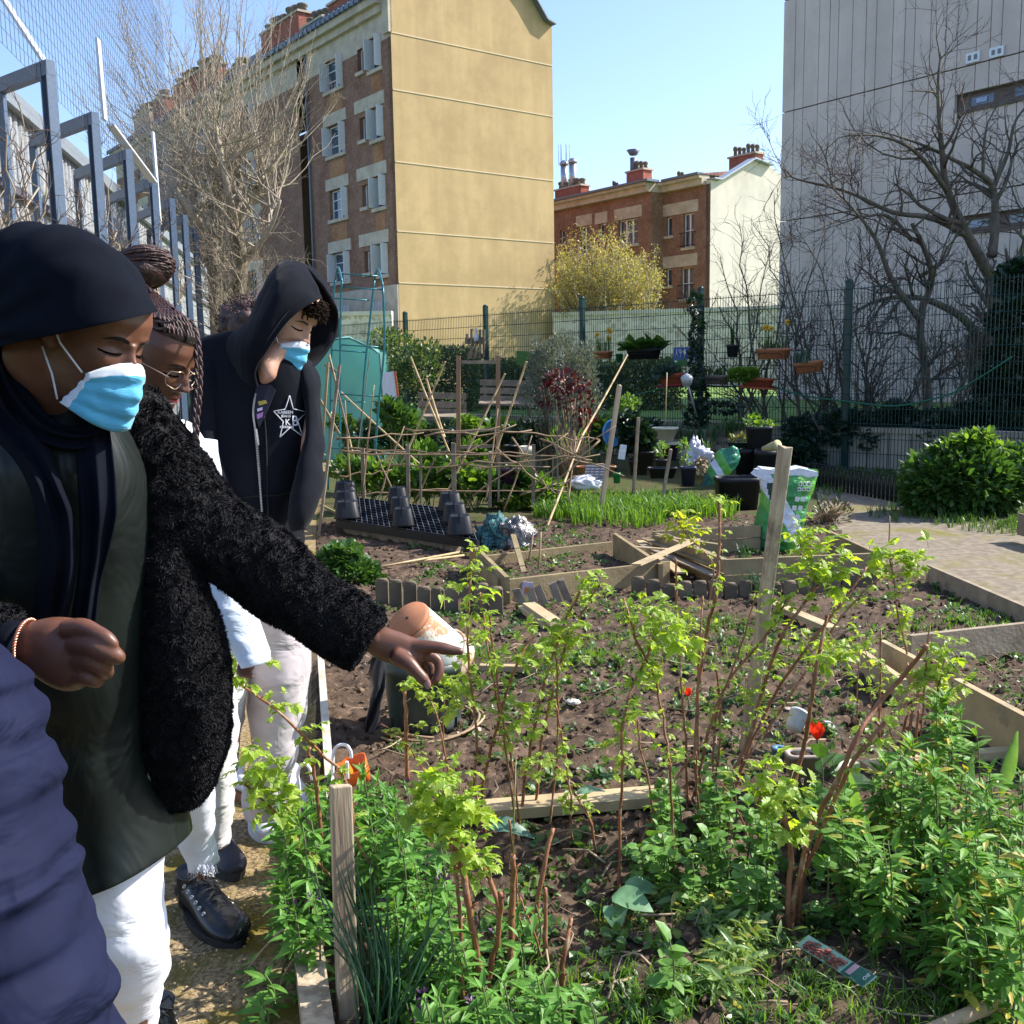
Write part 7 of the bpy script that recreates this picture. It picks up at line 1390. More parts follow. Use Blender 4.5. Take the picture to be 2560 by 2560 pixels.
def planttag():
 c=[G(x,y,z)for x,y,z in((1990,2364,.045),(2022,2338,.07),(2202,2424,.07),(2160,2470,.045))];r=empty('plant_tag',c[0],'printed plant tag with a raspberry picture lying on bare soil','plant tag');u=c[3]-c[0];v=c[1]-c[0];n=u.cross(v).normalized()
 if n.z<0:n=-n
 def q(a0,a1,b0,b1,k):return[c[0]+u*a0+v*b0+n*k,c[0]+u*a1+v*b0+n*k,c[0]+u*a1+v*b1+n*k,c[0]+u*a0+v*b1+n*k]
 m=MB();m.prism(q(0,1,0,1,0),n*.0015);m.build('card',plain('tag_green',(.32,.50,.36),.35),r)
 m=MB();m.rect(*q(.66,.98,.02,.98,.0022));m.build('dark_panel',plain('tag_dark',(.025,.12,.09),.35),r)
 m=MB();m.rect(*q(.70,.77,.2,.97,.0028));m.build('pink_stripe',plain('tag_pink',(.62,.36,.38),.4),r)
 m=MB();rr_=random.Random(1)
 for k in range(46):
  a=rr_.uniform(.08,.60);b_=.15+.7*rr_.random();p=c[0]+u*a+v*b_+n*.0022;m.lathe([(.0085,0),(.007,.001),(0,.0016)],p,8)
 m.build('printed_berries',mat('berry_print',(.38,.10,.08),(.16,.06,.04),rough=.4,scale=90,island=.4),r)
 def text(s_,a,b_,size,mm,nm):
  cu=bpy.data.curves.new(nm,'FONT');cu.body=s_;cu.size=size;cu.extrude=.0002;o=bpy.data.objects.new(nm,cu);COL.objects.link(o);bpy.context.view_layer.update();dg=bpy.context.evaluated_depsgraph_get();me=bpy.data.meshes.new_from_object(o.evaluated_get(dg));bpy.data.objects.remove(o)
  X=(-v).normalized();Yv=n.cross(X);M=Matrix((X,Yv,n)).transposed().to_4x4();M.translation=c[0]+u*a+v*b_+n*.003;me.transform(wm(r).inverted()@M);me.materials.clear();me.materials.append(mm);ob=bpy.data.objects.new(nm,me);COL.objects.link(ob);ob.parent=r
 text('BIO',.90,.9,.012,white_m,'printed_word')
planttag()
pot_r,_,_=pot('small_pot',1958,2010,1775,1822,3.75,'small white plastic pot lying open beside the tulip',plain('white_plastic',(.68,.74,.8),.35),soil=False);pot_r.rotation_euler=(math.radians(-35),math.radians(38),0)
pot('square_planter',1962,2048,1880,1936,3.35,'low pale taupe square planter in front of the red tulip',plain('pale_taupe',(.42,.34,.29),.5),sq=7,depth=.7,cat='planter');pot('plastic_cup',1928,1966,1868,1900,3.4,'ribbed blue plastic cup tipped over left of the taupe planter',plain('blue_cup',(.10,.22,.33),.4),soil=False,cat='cup')
m=MB();pts=catmull([tuple(RY(x,y,3.45))for x,y in((2062,1806),(2078,1808),(2095,1826),(2104,1850),(2105,1874))],6);V_=[]
for p_ in pts:V_+=[(p_[0],p_[1]-.012,p_[2]+.004),(p_[0]+.004,p_[1]+.022,p_[2]-.003)]
m.add(V_,[(2*i,2*i+1,2*i+3,2*i+2)for i in range(len(pts)-1)]);m.m=[0 if i<len(m.f)*.72 else 1 for i in range(len(m.f))];o=m.build('curved_label',[plain('label_white',(.75,.76,.82),.4),plain('label_purple',(.14,.04,.10),.4)]);tag(o,'curved white and purple plastic label arching right of the red tulip','label');q_=o.modifiers.new('s','SOLIDIFY');q_.thickness=.0012
m=MB();a=G(2300,2585,.03);b2=G(2600,2478,.03);m.tube([a,a.lerp(b2,.5)+Vector((0,0,.006)),b2],[.014,.017,.018],9);thing(m,'bamboo_cane',mat('tan_pole',(.5,.36,.2),(.4,.28,.15)),'thick tan cane lying across the bottom right corner','cane')
m=MB();m.tube([G(1520,2470,.02),G(1560,2425,.025),G(1588,2405,.03)],[.006,.005,.004],7);thing(m,'twig',bamboo_m,'peeled pale twig lying on the moss near the bottom','twig');
for i,(L,lab)in enumerate((([(620,2420),(660,2370),(700,2330),(715,2325)],'pale dry stalk arching over the gravel path'),([(690,2520),(705,2450),(735,2395)],'second pale dry stalk, shorter, near the bottom of the path'))):m=MB();m.tube(catmull([tuple(RY(x,y,2.35))for x,y in L],5),.0024,5);thing(m,'dry_stalk',brcane_m,lab,'stalk')
for x,y,Y,s,lab in((1600,1750+20,3.9,.02,'a'),):
 g=G(1432,1755,.01);m=MB();crumple(m,g,(.03,.022,.012),10,.3,3);thing(m,'white_stone',plain('pale_stone',(.7,.66,.58),.7),'flat pale stone lying on the soil among the middle canes','stone')
for i,(x,y,Y,rx,ry,mm,lab)in enumerate(((1010,1085,15.5,60,40,mid_m,'low dark undergrowth at the fence foot beside the greenhouse'),(1120,1090,15.2,60,32,dark_leaf,'dark undergrowth at the fence foot behind the crossed bamboo'),(1230,1085,15.0,60,34,mid_m,'undergrowth at the fence foot behind the wooden frame'),(1320,1090,14.6,55,36,dark_leaf,'dark undergrowth left of the silvery rosemary'),(1500,1080,14.6,50,34,mid_m,'undergrowth right of the red leaved shrub'),(1600,1075,14.9,50,26,dark_leaf,'dark undergrowth behind the potted evergreen'),(1960,1130,14.2,50,26,dark_leaf,'low ivy like undergrowth right of the black pots'),(900,1090,15.2,50,34,dark_leaf,'dark undergrowth at the foot of the plastic greenhouse'))):
 bush('undergrowth',lab,[(x,y,rx,ry,420),(x+rx*.7,y+8,rx*.7,ry*.7,220)],Y,mm,.10,BRD if i%2 else RND,300+i,cat='plant',base=(x,1150),group='undergrowth along the fence foot')
m=MB();g=G(1318,1478,.07)+Vector((0,-.02,0));m.box(g+Vector((0,0,.02)),(.07,.006,.09),Matrix.Rotation(.12,3,'Y'));r=empty('picture_tag',g,'small picture tag stapled to the front bed board behind the netting sack stake','tag');m.build('card',plain('tag_paper',(.55,.5,.62),.5),r)
m=MB();m.box(g+Vector((0,-.004,.01)),(.035,.003,.04));m.build('printed_fruit',plain('tag_orange',(.55,.25,.05),.5),r)
# ================================================================ PEOPLE
from mathutils.bvhtree import BVHTree
def clothmat(name,c1,c2=None,rough=.85,wr=0,bs=(7,7,3),weave=260,sheen=.3,spec=.3,bd=.02,s2=14):
 m,nt,b,out=_new(name);c2=c2 or tuple(x*.8 for x in c1);v=_coord(nt)
 nt.links.new(_mix(nt,_ramp(nt,_noise(nt,9,4,vec=v),.35,.65),c1,c2),b.inputs['Base Color']);b.inputs['Roughness'].default_value=rough;b.inputs['Sheen Weight'].default_value=sheen;b.inputs['Sheen Roughness'].default_value=.4;b.inputs['Specular IOR Level'].default_value=spec
 f=_noise(nt,weave,2,vec=v);b1=_n(nt,'ShaderNodeBump');b1.inputs['Strength'].default_value=.15;b1.inputs['Distance'].default_value=.001;nt.links.new(f,b1.inputs['Height'])
 if wr:
  g=_noise(nt,1.0,3,.5,vec=_coord(nt,'Object',bs),dist=.8);b2=_n(nt,'ShaderNodeBump');b2.inputs['Strength'].default_value=wr;b2.inputs['Distance'].default_value=bd;nt.links.new(g,b2.inputs['Height']);nt.links.new(b1.outputs[0],b2.inputs['Normal'])
  nt.links.new(b2.outputs[0],b.inputs['Normal'])
 else:nt.links.new(b1.outputs[0],b.inputs['Normal'])
 return m
def skinmat(name,c,c2,rough=.42):
 m,nt,b,out=_new(name);v=_coord(nt);nt.links.new(_mix(nt,_ramp(nt,_noise(nt,14,5,.6,vec=v),.35,.65),c,c2),b.inputs['Base Color']);b.inputs['Roughness'].default_value=rough
 b.inputs['Subsurface Weight'].default_value=.12;b.inputs['Subsurface Radius'].default_value=(.012,.004,.002);b.inputs['Subsurface Scale'].default_value=.5;b.inputs['Specular IOR Level'].default_value=.45
 _bump(nt,b,_noise(nt,420,3,vec=v),.18,.0008);return m
def ringrows(rows,n=40,sub=4,sq=2.2,amp=0.0,f=(9,9,9),seed=0,bulge=None):
 """rows: (x1, y1, x2, y2, depth, thickness[, bow]) - cross sections of a body or garment; thickness in metres"""
 R_=catmull([tuple(r)+(0,)*(8-len(r))for r in rows],sub);V_=[];K=len(R_)
 for j,(x1,y1,x2,y2,d,t,bow,dd)in enumerate(R_):
  A,B=P(x1,y1,d+dd),P(x2,y2,d-dd);c=(A+B)/2;h=(B-A)/2;ax=h.normalized();T=-CF*(t/2);
  for k in range(n):
   a=2*math.pi*k/n-math.pi/2;ca,sa=math.cos(a),math.sin(a);q=(abs(ca)**sq+abs(sa)**sq)**(-1/sq);p=c+h*ca*q+T*sa*q-CU*(bow*sa)
   if amp:
    o=(h.normalized()*ca+T.normalized()*sa);w_=nz3(p.x*f[0]+seed,p.y*f[1],p.z*f[2]);w_=(w_ if w_>0 else w_*.6);p=p+o*(amp*w_)
   if bulge:p=p+(h.normalized()*ca+T.normalized()*sa)*bulge(j/(K-1),a)
   V_.append(tuple(p))
 return V_,K,n
def garment(mb,rows,mi=0,cap=True,**kw):
 V_,K,n=ringrows(rows,**kw);fs=[(j*n+k,(j+1)*n+k,(j+1)*n+(k+1)%n,j*n+(k+1)%n)for j in range(K-1)for k in range(n)]
 if cap:fs+=[tuple(range(n)),tuple(range(K*n-1,(K-1)*n-1,-1))]
 W_=np.array(V_);c=W_.mean(0);q=np.array([f[:4]for f in fs[:(K-1)*n]]);nn=np.cross(W_[q[:,1]]-W_[q[:,0]],W_[q[:,3]]-W_[q[:,0]])
 if(nn*(W_[q[:,0]]-c)).sum()<0:fs=[f[::-1]for f in fs]
 mb.add(V_,fs,mi,True)
def limb(mb,pts,n=16,sub=4,f=1.0):
 """pts: (x, y, depth, radius px) – round tapering limb or finger"""
 Q=catmull([(x,y,d,r)for x,y,d,r in pts],sub);P_=[P(x,y,d)for x,y,d,r in Q];R_=[max(.0008,r*d/FPX*f)for x,y,d,r in Q]
 a=P_[0]+(P_[0]-P_[1]).normalized()*R_[0]*.4;z=P_[-1]+(P_[-1]-P_[-2]).normalized()*R_[-1]*.75;z2=P_[-1]+(P_[-1]-P_[-2]).normalized()*R_[-1]*.4
 mb.tube([a]+P_+[z2,z],[R_[0]*.6]+R_+[R_[-1]*.8,R_[-1]*.3],n)
HZ=(-.004,.0,.010,.03,.05,.065,.085,.10,.115,.135,.16,.19,.215,.228,.231)
HF=(.040,.060,.077,.082,.081,.083,.085,.085,.082,.087,.088,.078,.052,.022,0)
HW=(.012,.026,.040,.052,.059,.062,.067,.070,.072,.074,.075,.068,.046,.018,0)
HB=(-.015,-.025,-.040,-.060,-.072,-.08,-.09,-.096,-.102,-.107,-.107,-.094,-.064,-.03,0)
def gz(a,s):return math.exp(-(a/s)**2)
def feat(x,z):
 a=abs(x);y=0
 s=0
 if .070<z<.128:s=min(1,(z-.070)/.009)*(.28+.72*max(0,min(1,(.126-z)/.040)))
 y+=.027*gz(x,.0095+.004*(z<.09))*s+.010*gz(a-.013,.006)*gz(z-.080,.007)
 y-=.011*gz(a-.031,.015)*gz(z-.1165,.0105);y+=.0075*gz(a-.031,.0115)*gz(z-.1135,.0075);y-=.003*gz(a-.031,.012)*gz(z-.1215,.0022)
 y+=.005*gz(a-.028,.018)*gz(z-.1325,.006);y+=.004*gz(a-.043,.016)*gz(z-.090,.014)
 y+=.0065*gz(x,.019)*gz(z-.0575,.0042)+.0075*gz(x,.017)*gz(z-.0475,.0045)-.0045*gz(x,.024)*gz(z-.0526,.0018);y+=.006*gz(x,.016)*gz(z-.016,.010)-.004*gz(x,.02)*gz(z-.034,.006)
 return y
def hyz(z,x=0):
 f=np.interp(z,HZ,HF);w_=np.interp(z,HZ,HW);return f*math.sqrt(max(0,1-min(1,abs(x)/max(w_,1e-4))**2.3))+feat(x,z)
def headgrid(mb,M,s=1.0,n=84):
 zs=np.concatenate([np.linspace(-.004,.15,76),np.linspace(.153,.231,22)]);V_=[]
 for z in zs:
  f,w_,b_=np.interp(z,HZ,HF),np.interp(z,HZ,HW),np.interp(z,HZ,HB)
  for k in range(n):
   a=2*math.pi*k/n;sa,ca=math.sin(a),math.cos(a);q=(abs(sa)**2.3+abs(ca)**2.3)**(-1/2.3);x=w_*sa*q;y=(f*ca*q if ca>0 else-b_*ca*q)
   if ca>0:y+=feat(x,z)*min(1,ca*2.5)
   V_.append(tuple(M@Vector((x*s,y*s,z*s))))
 K=len(zs);mb.add(V_,[(j*n+k,j*n+(k+1)%n,(j+1)*n+(k+1)%n,(j+1)*n+k)for j in range(K-1)for k in range(n)]+[tuple(range(n-1,-1,-1)),tuple(range((K-1)*n,K*n))],0,True)
 for sx in(-1,1):
  q=[(.071,-.004,.084),(.079,-.010,.090),(.084,-.020,.105),(.085,-.024,.120),(.082,-.014,.132),(.077,-.003,.128),(.074,.002,.116),(.073,.001,.100)]
  mb.tube([M@Vector((sx*a*s,b_*s,c*s))for a,b_,c in catmull(q,3)],.0045*s,8);mb.tube([M@Vector((sx*.074*s,-.010*s,z*s))for z in(.088,.105,.122)],[.006*s,.008*s,.006*s],8)
def headM(eye_px,d,yaw,pitch,roll=0,s=1.0,eye=(.031,0,.114),side=1):
 """forward turned from straight right (+X) towards the camera by yaw, down by pitch"""
 cy,sy=math.cos(yaw),math.sin(yaw);f=Vector((cy,-sy,0));up=Vector((0,0,1));r=f.cross(up)
 f2=f*math.cos(pitch)-up*math.sin(pitch);u2=up*math.cos(pitch)+f*math.sin(pitch);q=Quaternion(f2,roll);r=q@r;u2=q@u2
 M=Matrix((r,f2,u2)).transposed().to_4x4();e=Vector((eye[0],hyz(eye[2],eye[0]),eye[2]))*s;M.translation=P(*eye_px,d)-(M.to_3x3()@e);return M
def onface(M,s,x,z,off=.001):return M@(Vector((x,hyz(z,x)+off,z))*s)
def remesh(mb,name,mats,parent,vox=.004,faces=None):
 o=mb.build(name,mats[0],parent);md=o.modifiers.new('r','REMESH');md.mode='VOXEL';md.voxel_size=vox;md.use_smooth_shade=True;sm=o.modifiers.new('s','SMOOTH');sm.factor=.5;sm.iterations=2
 bpy.context.view_layer.update();me=bpy.data.meshes.new_from_object(o.evaluated_get(bpy.context.evaluated_depsgraph_get()));o.modifiers.clear();old=o.data;o.data=me;bpy.data.meshes.remove(old)
 me.materials.clear()
 for m in mats:me.materials.append(m)
 me.polygons.foreach_set('use_smooth',[True]*len(me.polygons));return o
def bvh(o):
 me=o.data;M=wm(o);return BVHTree.FromPolygons([M@v.co for v in me.vertices],[tuple(p.vertices)for p in me.polygons])
def hit(t,x,y,off=.002,dflt=2.0):
 r=ray(x,y).normalized();h=t.ray_cast(CO,r)
 return(h[0]-r*off)if h[0]is not None else P(x,y,dflt)
def face_details(r,M,s,brow_m,lash_m,lids=True,lips=None,sides=(1,-1)):
 m=MB();l=MB()
 for sx in sides:
  q=[(.012,.1285),(.020,.1325),(.032,.1345),(.042,.1325),(.050,.127)];Q=catmull(q,4);V_=[]
  for i,(x,z)in enumerate(Q):t=i/(len(Q)-1);h=.0034*math.sin(math.pi*min(1,t*.9+.12))**.6;V_+=[tuple(onface(M,s,sx*x,z-h,.0024)),tuple(onface(M,s,sx*x,z+h,.0024))]
  m.add(V_,[(2*i,2*i+1,2*i+3,2*i+2)for i in range(len(Q)-1)])
  q=catmull([(.015,.1095),(.023,.1075),(.031,.1068),(.040,.1072),(.050,.1095)],4);l.tube([onface(M,s,sx*x,z,.0010)for x,z in q],[.0006*s]+[.0021*s]*(len(q)-2)+[.0006*s],5)
  for k in range(12):x,z=q[2+k];p=onface(M,s,sx*x,z,.0005);l.tube([p,M@((M.inverted()@p)+Vector((sx*.003,.008,-.0035))*s)],[.0004,.0001],3)
 m.build('eyebrow',brow_m,r);l.build('eyelashes',lash_m,r)
 if lips:
  m=MB()
  for zc,hh,k in((.0572,.0042,1),(.0478,.0046,-1)):
   V_=[];N=14
   for i in range(N+1):
    x=-.023+.046*i/N;h=hh*(1-(abs(x)/.0232)**2)**.7 if abs(x)<.0232 else 0
    for j in range(5):z=zc+(j/4*2-1)*h*.95;V_.append(tuple(onface(M,s,x,z,.0022)))
   m.add(V_,[(i*5+j,i*5+j+1,(i+1)*5+j+1,(i+1)*5+j)for i in range(N)for j in range(4)],0,True)
  m.build('lips',lips,r)
mask_blue=clothmat('mask_blue',(.10,.42,.62),(.08,.36,.55),.7,.5,(30,30,90),bd=.004);mask_white=clothmat('mask_white',(.66,.72,.80),rough=.7)
def facemask(r,M,s,tilt=0):
 nu,nv=26,30;V_=[]
 for j in range(nv+1):
  v=j/nv
  for i in range(nu+1):
   u=2*i/nu-1;e=abs(u);zlo,zhi=-.016+.026*e**2.4,.100-.034*e**2.0;z=zlo+(zhi-zlo)*v;x=(.0755-.014*v)*u
   base=.097*math.sqrt(max(0,1-(abs(x)/.082)**2.3));y=base+.026*gz(x,.030)*math.sin(math.pi*min(1,v*.86+.08))**.8
   y=max(y,hyz(min(max(z+tilt,0),.1),x)+.003)if abs(u)<.97 else y;y+=.0024*math.sin(v*24)*(1-e*.4)+.0045*nz3(u*3,v*5,s*3)+.002*nz3(u*9,v*12,s);V_.append(tuple(M@(Vector((x,y-.004*(v>.97),z+tilt))*s)))
 m=MB();fs=[(j*(nu+1)+i,j*(nu+1)+i+1,(j+1)*(nu+1)+i+1,(j+1)*(nu+1)+i)for j in range(nv)for i in range(nu)];m.add(V_,fs,0,True);m.m=[1 if(j>=nv-4 or i<1 or i>=nu-1)else 0 for j in range(nv)for i in range(nu)]
 o=m.build('face_mask',[mask_blue,mask_white],r);sd=o.modifiers.new('s','SOLIDIFY');sd.thickness=.0014
 m=MB()
 for sx in(-1,1):
  for z0,z1,c in((.066,.134,.118),(.012,.084,.05)):m.tube([M@(Vector((sx*(.0618 if c>.1 else .0752),.058 if c>.1 else .036,z0+tilt))*s),M@(Vector((sx*.081,.018,(z0+z1)/2))*s),M@(Vector((sx*.087,-.010,z1))*s)],.0017*s,6)
 m.build('ear_loop',mask_white,r)
def shoe(r,A,B,w_,m_,sole_m,name='shoe',laces=None,hh=.10,ank=.11):
 A,B=Vector(A),Vector(B);d=(B-A);d.z=0;L=d.length;d.normalize();sd=Vector((-d.y,d.x,0));rows=[(-.02,.62,.75),(.04,.80,1.0),(.22,.80,1.05),(.42,.86,.86),(.62,.98,.66),(.80,1.0,.58),(.93,.82,.50),(1.0,.45,.36)];V_=[];n=24;Q=catmull(rows,4)
 for t,w2,h in Q:
  c=A+d*(L*t);H=hh*h
  for k in range(n):a=2*math.pi*k/n;ca,sa=math.cos(a),math.sin(a);q=(abs(ca)**2.6+abs(sa)**2.6)**(-1/2.6);V_.append(tuple(c+sd*(w_/2*w2*ca*q*(.82 if sa>.3 else 1))+Vector((0,0,.022+H/2+H/2*sa*q))))
 K=len(Q);m=MB();m.add(V_,[(j*n+k,(j+1)*n+k,(j+1)*n+(k+1)%n,j*n+(k+1)%n)for j in range(K-1)for k in range(n)]+[tuple(range(n)),tuple(range(K*n-1,(K-1)*n-1,-1))],0,True)
 m.lathe([(w_*.40,.03),(w_*.42,hh*.9),(w_*.40,hh+.02),(w_*.44,hh+.035),(w_*.36,hh+.03)],A+d*(L*.13),20);o=m.build(name,m_,r)
 m=MB();pts=[]
 for k in range(28):a=2*math.pi*k/28;t=.5+.53*math.cos(a);ww=w_/2*1.08*(.80+.24*math.sin(min(1,t*1.05)*math.pi*.62));pts.append(A+d*(L*t)+sd*(ww*math.sin(a)*(1 if abs(math.cos(a))<.8 else .85))+Vector((0,0,.0)))
 m.prism(pts,(0,0,.030));m.build('sole',sole_m,o)
 if laces:
  m=MB();e=MB();up=lambda t:.022+hh*np.interp(t,[q[0]for q in rows],[q[2]for q in rows])
  for k in range(6):
   t=.24+.075*k
   for sg in(-1,1):
    p=A+d*(L*t)+sd*(sg*w_*.27)+Vector((0,0,up(t)-.010));q=A+d*(L*(t+.075))-sd*(sg*w_*.27)+Vector((0,0,up(t+.075)-.010));mid=(p+q)/2+Vector((0,0,.012));m.tube([p,mid,q],.0028,5);e.lathe([(.0028,0),(.0055,.0015),(.0062,0)],p+sd*(sg*.012)-Vector((0,0,.003)),12,R=Quaternion(d,-sg*.75).to_matrix().to_4x4(),cap=False)
  p=A+d*(L*.24)+Vector((0,0,up(.24)+.012))
  for sg in(-1,1):m.tube([p,p+sd*sg*.03+Vector((0,0,.02)),p+sd*sg*.045+d*.03,p+sd*sg*.01+d*.01],.0026,5);m.tube([p,p+sd*sg*.03+d*.05-Vector((0,0,.01))],.0024,5)
  m.build('laces',laces,o);e.build('eyelet',plain('nickel',(.55,.5,.45),.3,.8),o)
 return o
def strip(m,cols,folds=4,amp=.010,seed=0,mi=0,N=22):
 """hanging cloth: cols = [(xl, yl, xr, yr, depth)...] top to bottom"""
 Q=catmull(cols,6);V_=[]
 for j,(xl,yl,xr,yr,d)in enumerate(Q):
  for i in range(N+1):u=i/N;k=amp*math.sin(u*math.pi*2*folds+seed+.5*math.sin(j*.12))+amp*1.2*nz3(u*5,j*.09,seed);ed=.012*(abs(2*u-1)**4);V_.append(tuple(P(xl+(xr-xl)*u,yl+(yr-yl)*u,d+k+ed)))
 m.add(V_,[(j*(N+1)+i,(j+1)*(N+1)+i,(j+1)*(N+1)+i+1,j*(N+1)+i+1)for j in range(len(Q)-1)for i in range(N)],mi,True)
def fur(o,N,L,w_,seed,name,m_,parent,flow=(0.2,0,-1)):
 rnd=np.random.default_rng(seed);me=o.data;me.calc_loop_triangles();M=np.array(wm(o));co=np.array([v.co[:]for v in me.vertices]);co=co@M[:3,:3].T+M[:3,3];tri=np.array([t.vertices[:]for t in me.loop_triangles]);a,b_,c=co[tri[:,0]],co[tri[:,1]],co[tri[:,2]];nn=np.cross(b_-a,c-a);ar=np.linalg.norm(nn,axis=1);nn/=ar[:,None]+1e-12
 see=(nn*(np.array(CO)-a)).sum(1)>-.3*np.linalg.norm(np.array(CO)-a,axis=1);wt=ar*np.where(see,1,.12);idx=rnd.choice(len(tri),N,p=wt/wt.sum());u=rnd.random(N);v=rnd.random(N);k=u+v>1;u[k]=1-u[k];v[k]=1-v[k];p=a[idx]+(b_-a)[idx]*u[:,None]+(c-a)[idx]*v[:,None];n=nn[idx]
 cl=np.array([[nz3(*(q*55)),nz3(*(q*55+40)),nz3(*(q*55+80))]for q in p]);d=n*.75+np.array(flow)*.35+cl*1.1+rnd.normal(size=(N,3))*.25;d/=np.linalg.norm(d,axis=1)[:,None];s=np.cross(d,rnd.normal(size=(N,3)));s/=np.linalg.norm(s,axis=1)[:,None];Ls=L*rnd.uniform(.6,1.3,N)[:,None];ww=w_*.5
 mid=p+d*Ls*.55;tip=p+(d*.75+cl*.7)*Ls;V_=np.stack([p-s*ww,p+s*ww,mid+s*ww*.8,mid-s*ww*.8,tip],1).reshape(-1,3);m=MB();m.add(V_,[f for i in range(N)for f in((5*i,5*i+1,5*i+2,5*i+3),(5*i+3,5*i+2,5*i+4))],0,False);return m.build(name,m_,parent)
black_cot=clothmat('black_jersey',(.006,.008,.013),(.004,.005,.009),.9,.5,(9,9,4),sheen=.0,bd=.010,spec=.05);dark_skin=skinmat('deep_brown_skin',(.150,.062,.035),(.098,.040,.023));fair_skin=skinmat('fair_skin',(.50,.30,.21),(.42,.22,.15));lashm=plain('lash_black',(.004,.003,.003),1,0,.05)
def woman():
 r=empty('person',(-.8,1.95,0),'person in black headscarf and fur coat over a dark dress, pointing at the canes','person');s=.91
 M=headM((278,872),1.50,math.radians(24),math.radians(21),math.radians(-4),s);b_=MB();headgrid(b_,M,s)
 garment(b_,[(22,840,190,870,1.56,.11),(18,890,205,920,1.57,.12),(26,930,215,960,1.585,.12),(40,960,205,1010,1.60,.115),(20,1000,230,1060,1.63,.13),(-60,1060,330,1120,1.68,.17),(-90,1200,380,1230,1.74,.22),(-60,1500,370,1500,1.78,.22),(-20,1800,380,1790,1.85,.24),(60,1980,400,1960,1.9,.22)],n=32)
 garment(b_,[(130,1900,400,1900,1.86,.15),(200,2200,390,2190,1.86,.14),(235,2440,395,2440,1.93,.11),(300,2600,375,2600,2.02,.08),(305,2660,372,2660,2.1,.08)],n=24)
 garment(b_,[(340,1850,480,1850,2.13,.10),(462,2000,512,2000,2.52,.06),(474,2100,516,2100,2.645,.05),(490,2190,532,2190,2.73,.05)],n=24)
 limb(b_,[(400,1180,1.80,55),(540,1330,1.84,45),(700,1475,1.90,36),(840,1575,1.95,28),(915,1592,1.97,27),(940,1598,1.975,28)],24)
 garment(b_,[(935,1568,915,1625,1.975,.042),(965,1570,940,1645,1.978,.044),(1000,1580,975,1660,1.98,.044),(1030,1592,1005,1672,1.98,.042),(1056,1602,1042,1668,1.98,.036),(1066,1612,1056,1655,1.98,.026)],n=24)
 limb(b_,[(1035,1618,1.975,19),(1062,1617,1.972,17.5),(1090,1618,1.97,15),(1110,1622,1.97,15.5),(1132,1626,1.97,12.5),(1153,1629,1.97,9.5)],16)
 limb(b_,[(990,1640,1.96,22),(1020,1658,1.95,20),(1042,1680,1.945,16),(1058,1698,1.945,15.5),(1068,1710,1.945,11)],16)
 limb(b_,[(1045,1640,1.99,16),(1074,1640,1.99,15),(1094,1652,1.99,13.5),(1098,1678,1.985,13),(1088,1702,1.98,11)],16);limb(b_,[(1040,1655,2.01,15),(1066,1655,2.012,14),(1080,1672,2.01,12.5),(1080,1695,2.0,12),(1072,1712,1.99,9)],14);limb(b_,[(1025,1665,2.02,13),(1050,1665,2.025,12),(1062,1682,2.02,10),(1060,1700,2.01,8.5)],14)
 limb(b_,[(-190,1350,1.68,85),(-170,1560,1.5,62),(-60,1610,1.38,58),(30,1610,1.345,50),(62,1612,1.34,46)],24)
 garment(b_,[(58,1562,52,1662,1.34,.045),(100,1548,92,1690,1.338,.056),(145,1542,132,1716,1.335,.064),(190,1548,172,1728,1.335,.066),(222,1566,206,1722,1.335,.060),(240,1590,232,1700,1.335,.045)],n=28)
 limb(b_,[(160,1572,1.31,22),(205,1568,1.305,24),(240,1582,1.30,21),(268,1598,1.298,20),(286,1612,1.298,14)],16);limb(b_,[(190,1610,1.315,30),(238,1615,1.302,31),(275,1633,1.302,27),(298,1645,1.305,20)],16)
 limb(b_,[(185,1655,1.32,28),(228,1650,1.308,28),(258,1668,1.31,24),(268,1684,1.325,17)],16);limb(b_,[(175,1695,1.325,24),(212,1690,1.315,24),(238,1702,1.318,19),(246,1708,1.33,12)],16)
 remesh(b_,'body',[dark_skin],r,.0030)
 face_details(r,M,s,plain('brow_brown',(.012,.006,.004),.9),lashm);facemask(r,M,s)
 m=MB();p_=P(1069,1711,1.932);m.lathe([(0,0),(.006,.0),(.0065,-.001)],p_,12,R=Matrix.Rotation(math.radians(80),4,'X'),sy=1.5);m.build('thumbnail',plain('nail_pink',(.38,.2,.16),.25),r)
 m=MB();garment(m,[(120,585,196,584,1.56,.06,0,.02),(80,592,240,593,1.555,.15,0,.03),(36,612,280,613,1.55,.22,0,.04),(-12,656,316,646,1.545,.265,0,.055),(-42,712,344,692,1.54,.285,0,.065),(-52,768,362,732,1.535,.285,.0,.07),(-52,822,372,764,1.53,.275,.024,.07),(-40,868,378,782,1.525,.262,.038,.068),(-32,868,372,779,1.525,.245,.030,.068)],n=72,sub=7,sq=2.15,cap=True,amp=.0)
 V_=m.v[0];C_=np.array(P(-20,850,1.55));nrm=V_-np.array(P(160,740,1.54));nrm/=np.linalg.norm(nrm,axis=1)[:,None]
 for i,v in enumerate(V_):
  q=v-C_;a=math.atan2(q[2],q[0]);rr_=np.linalg.norm(q);fall=max(0,1-rr_/.30)**.8;k=math.sin(a*19+2*nz3(v[0]*8,v[1]*8,v[2]*8));V_[i]=v+nrm[i]*(.0075*fall*k*(1 if k>0 else 1.5))
 m.build('headscarf',black_cot,r)
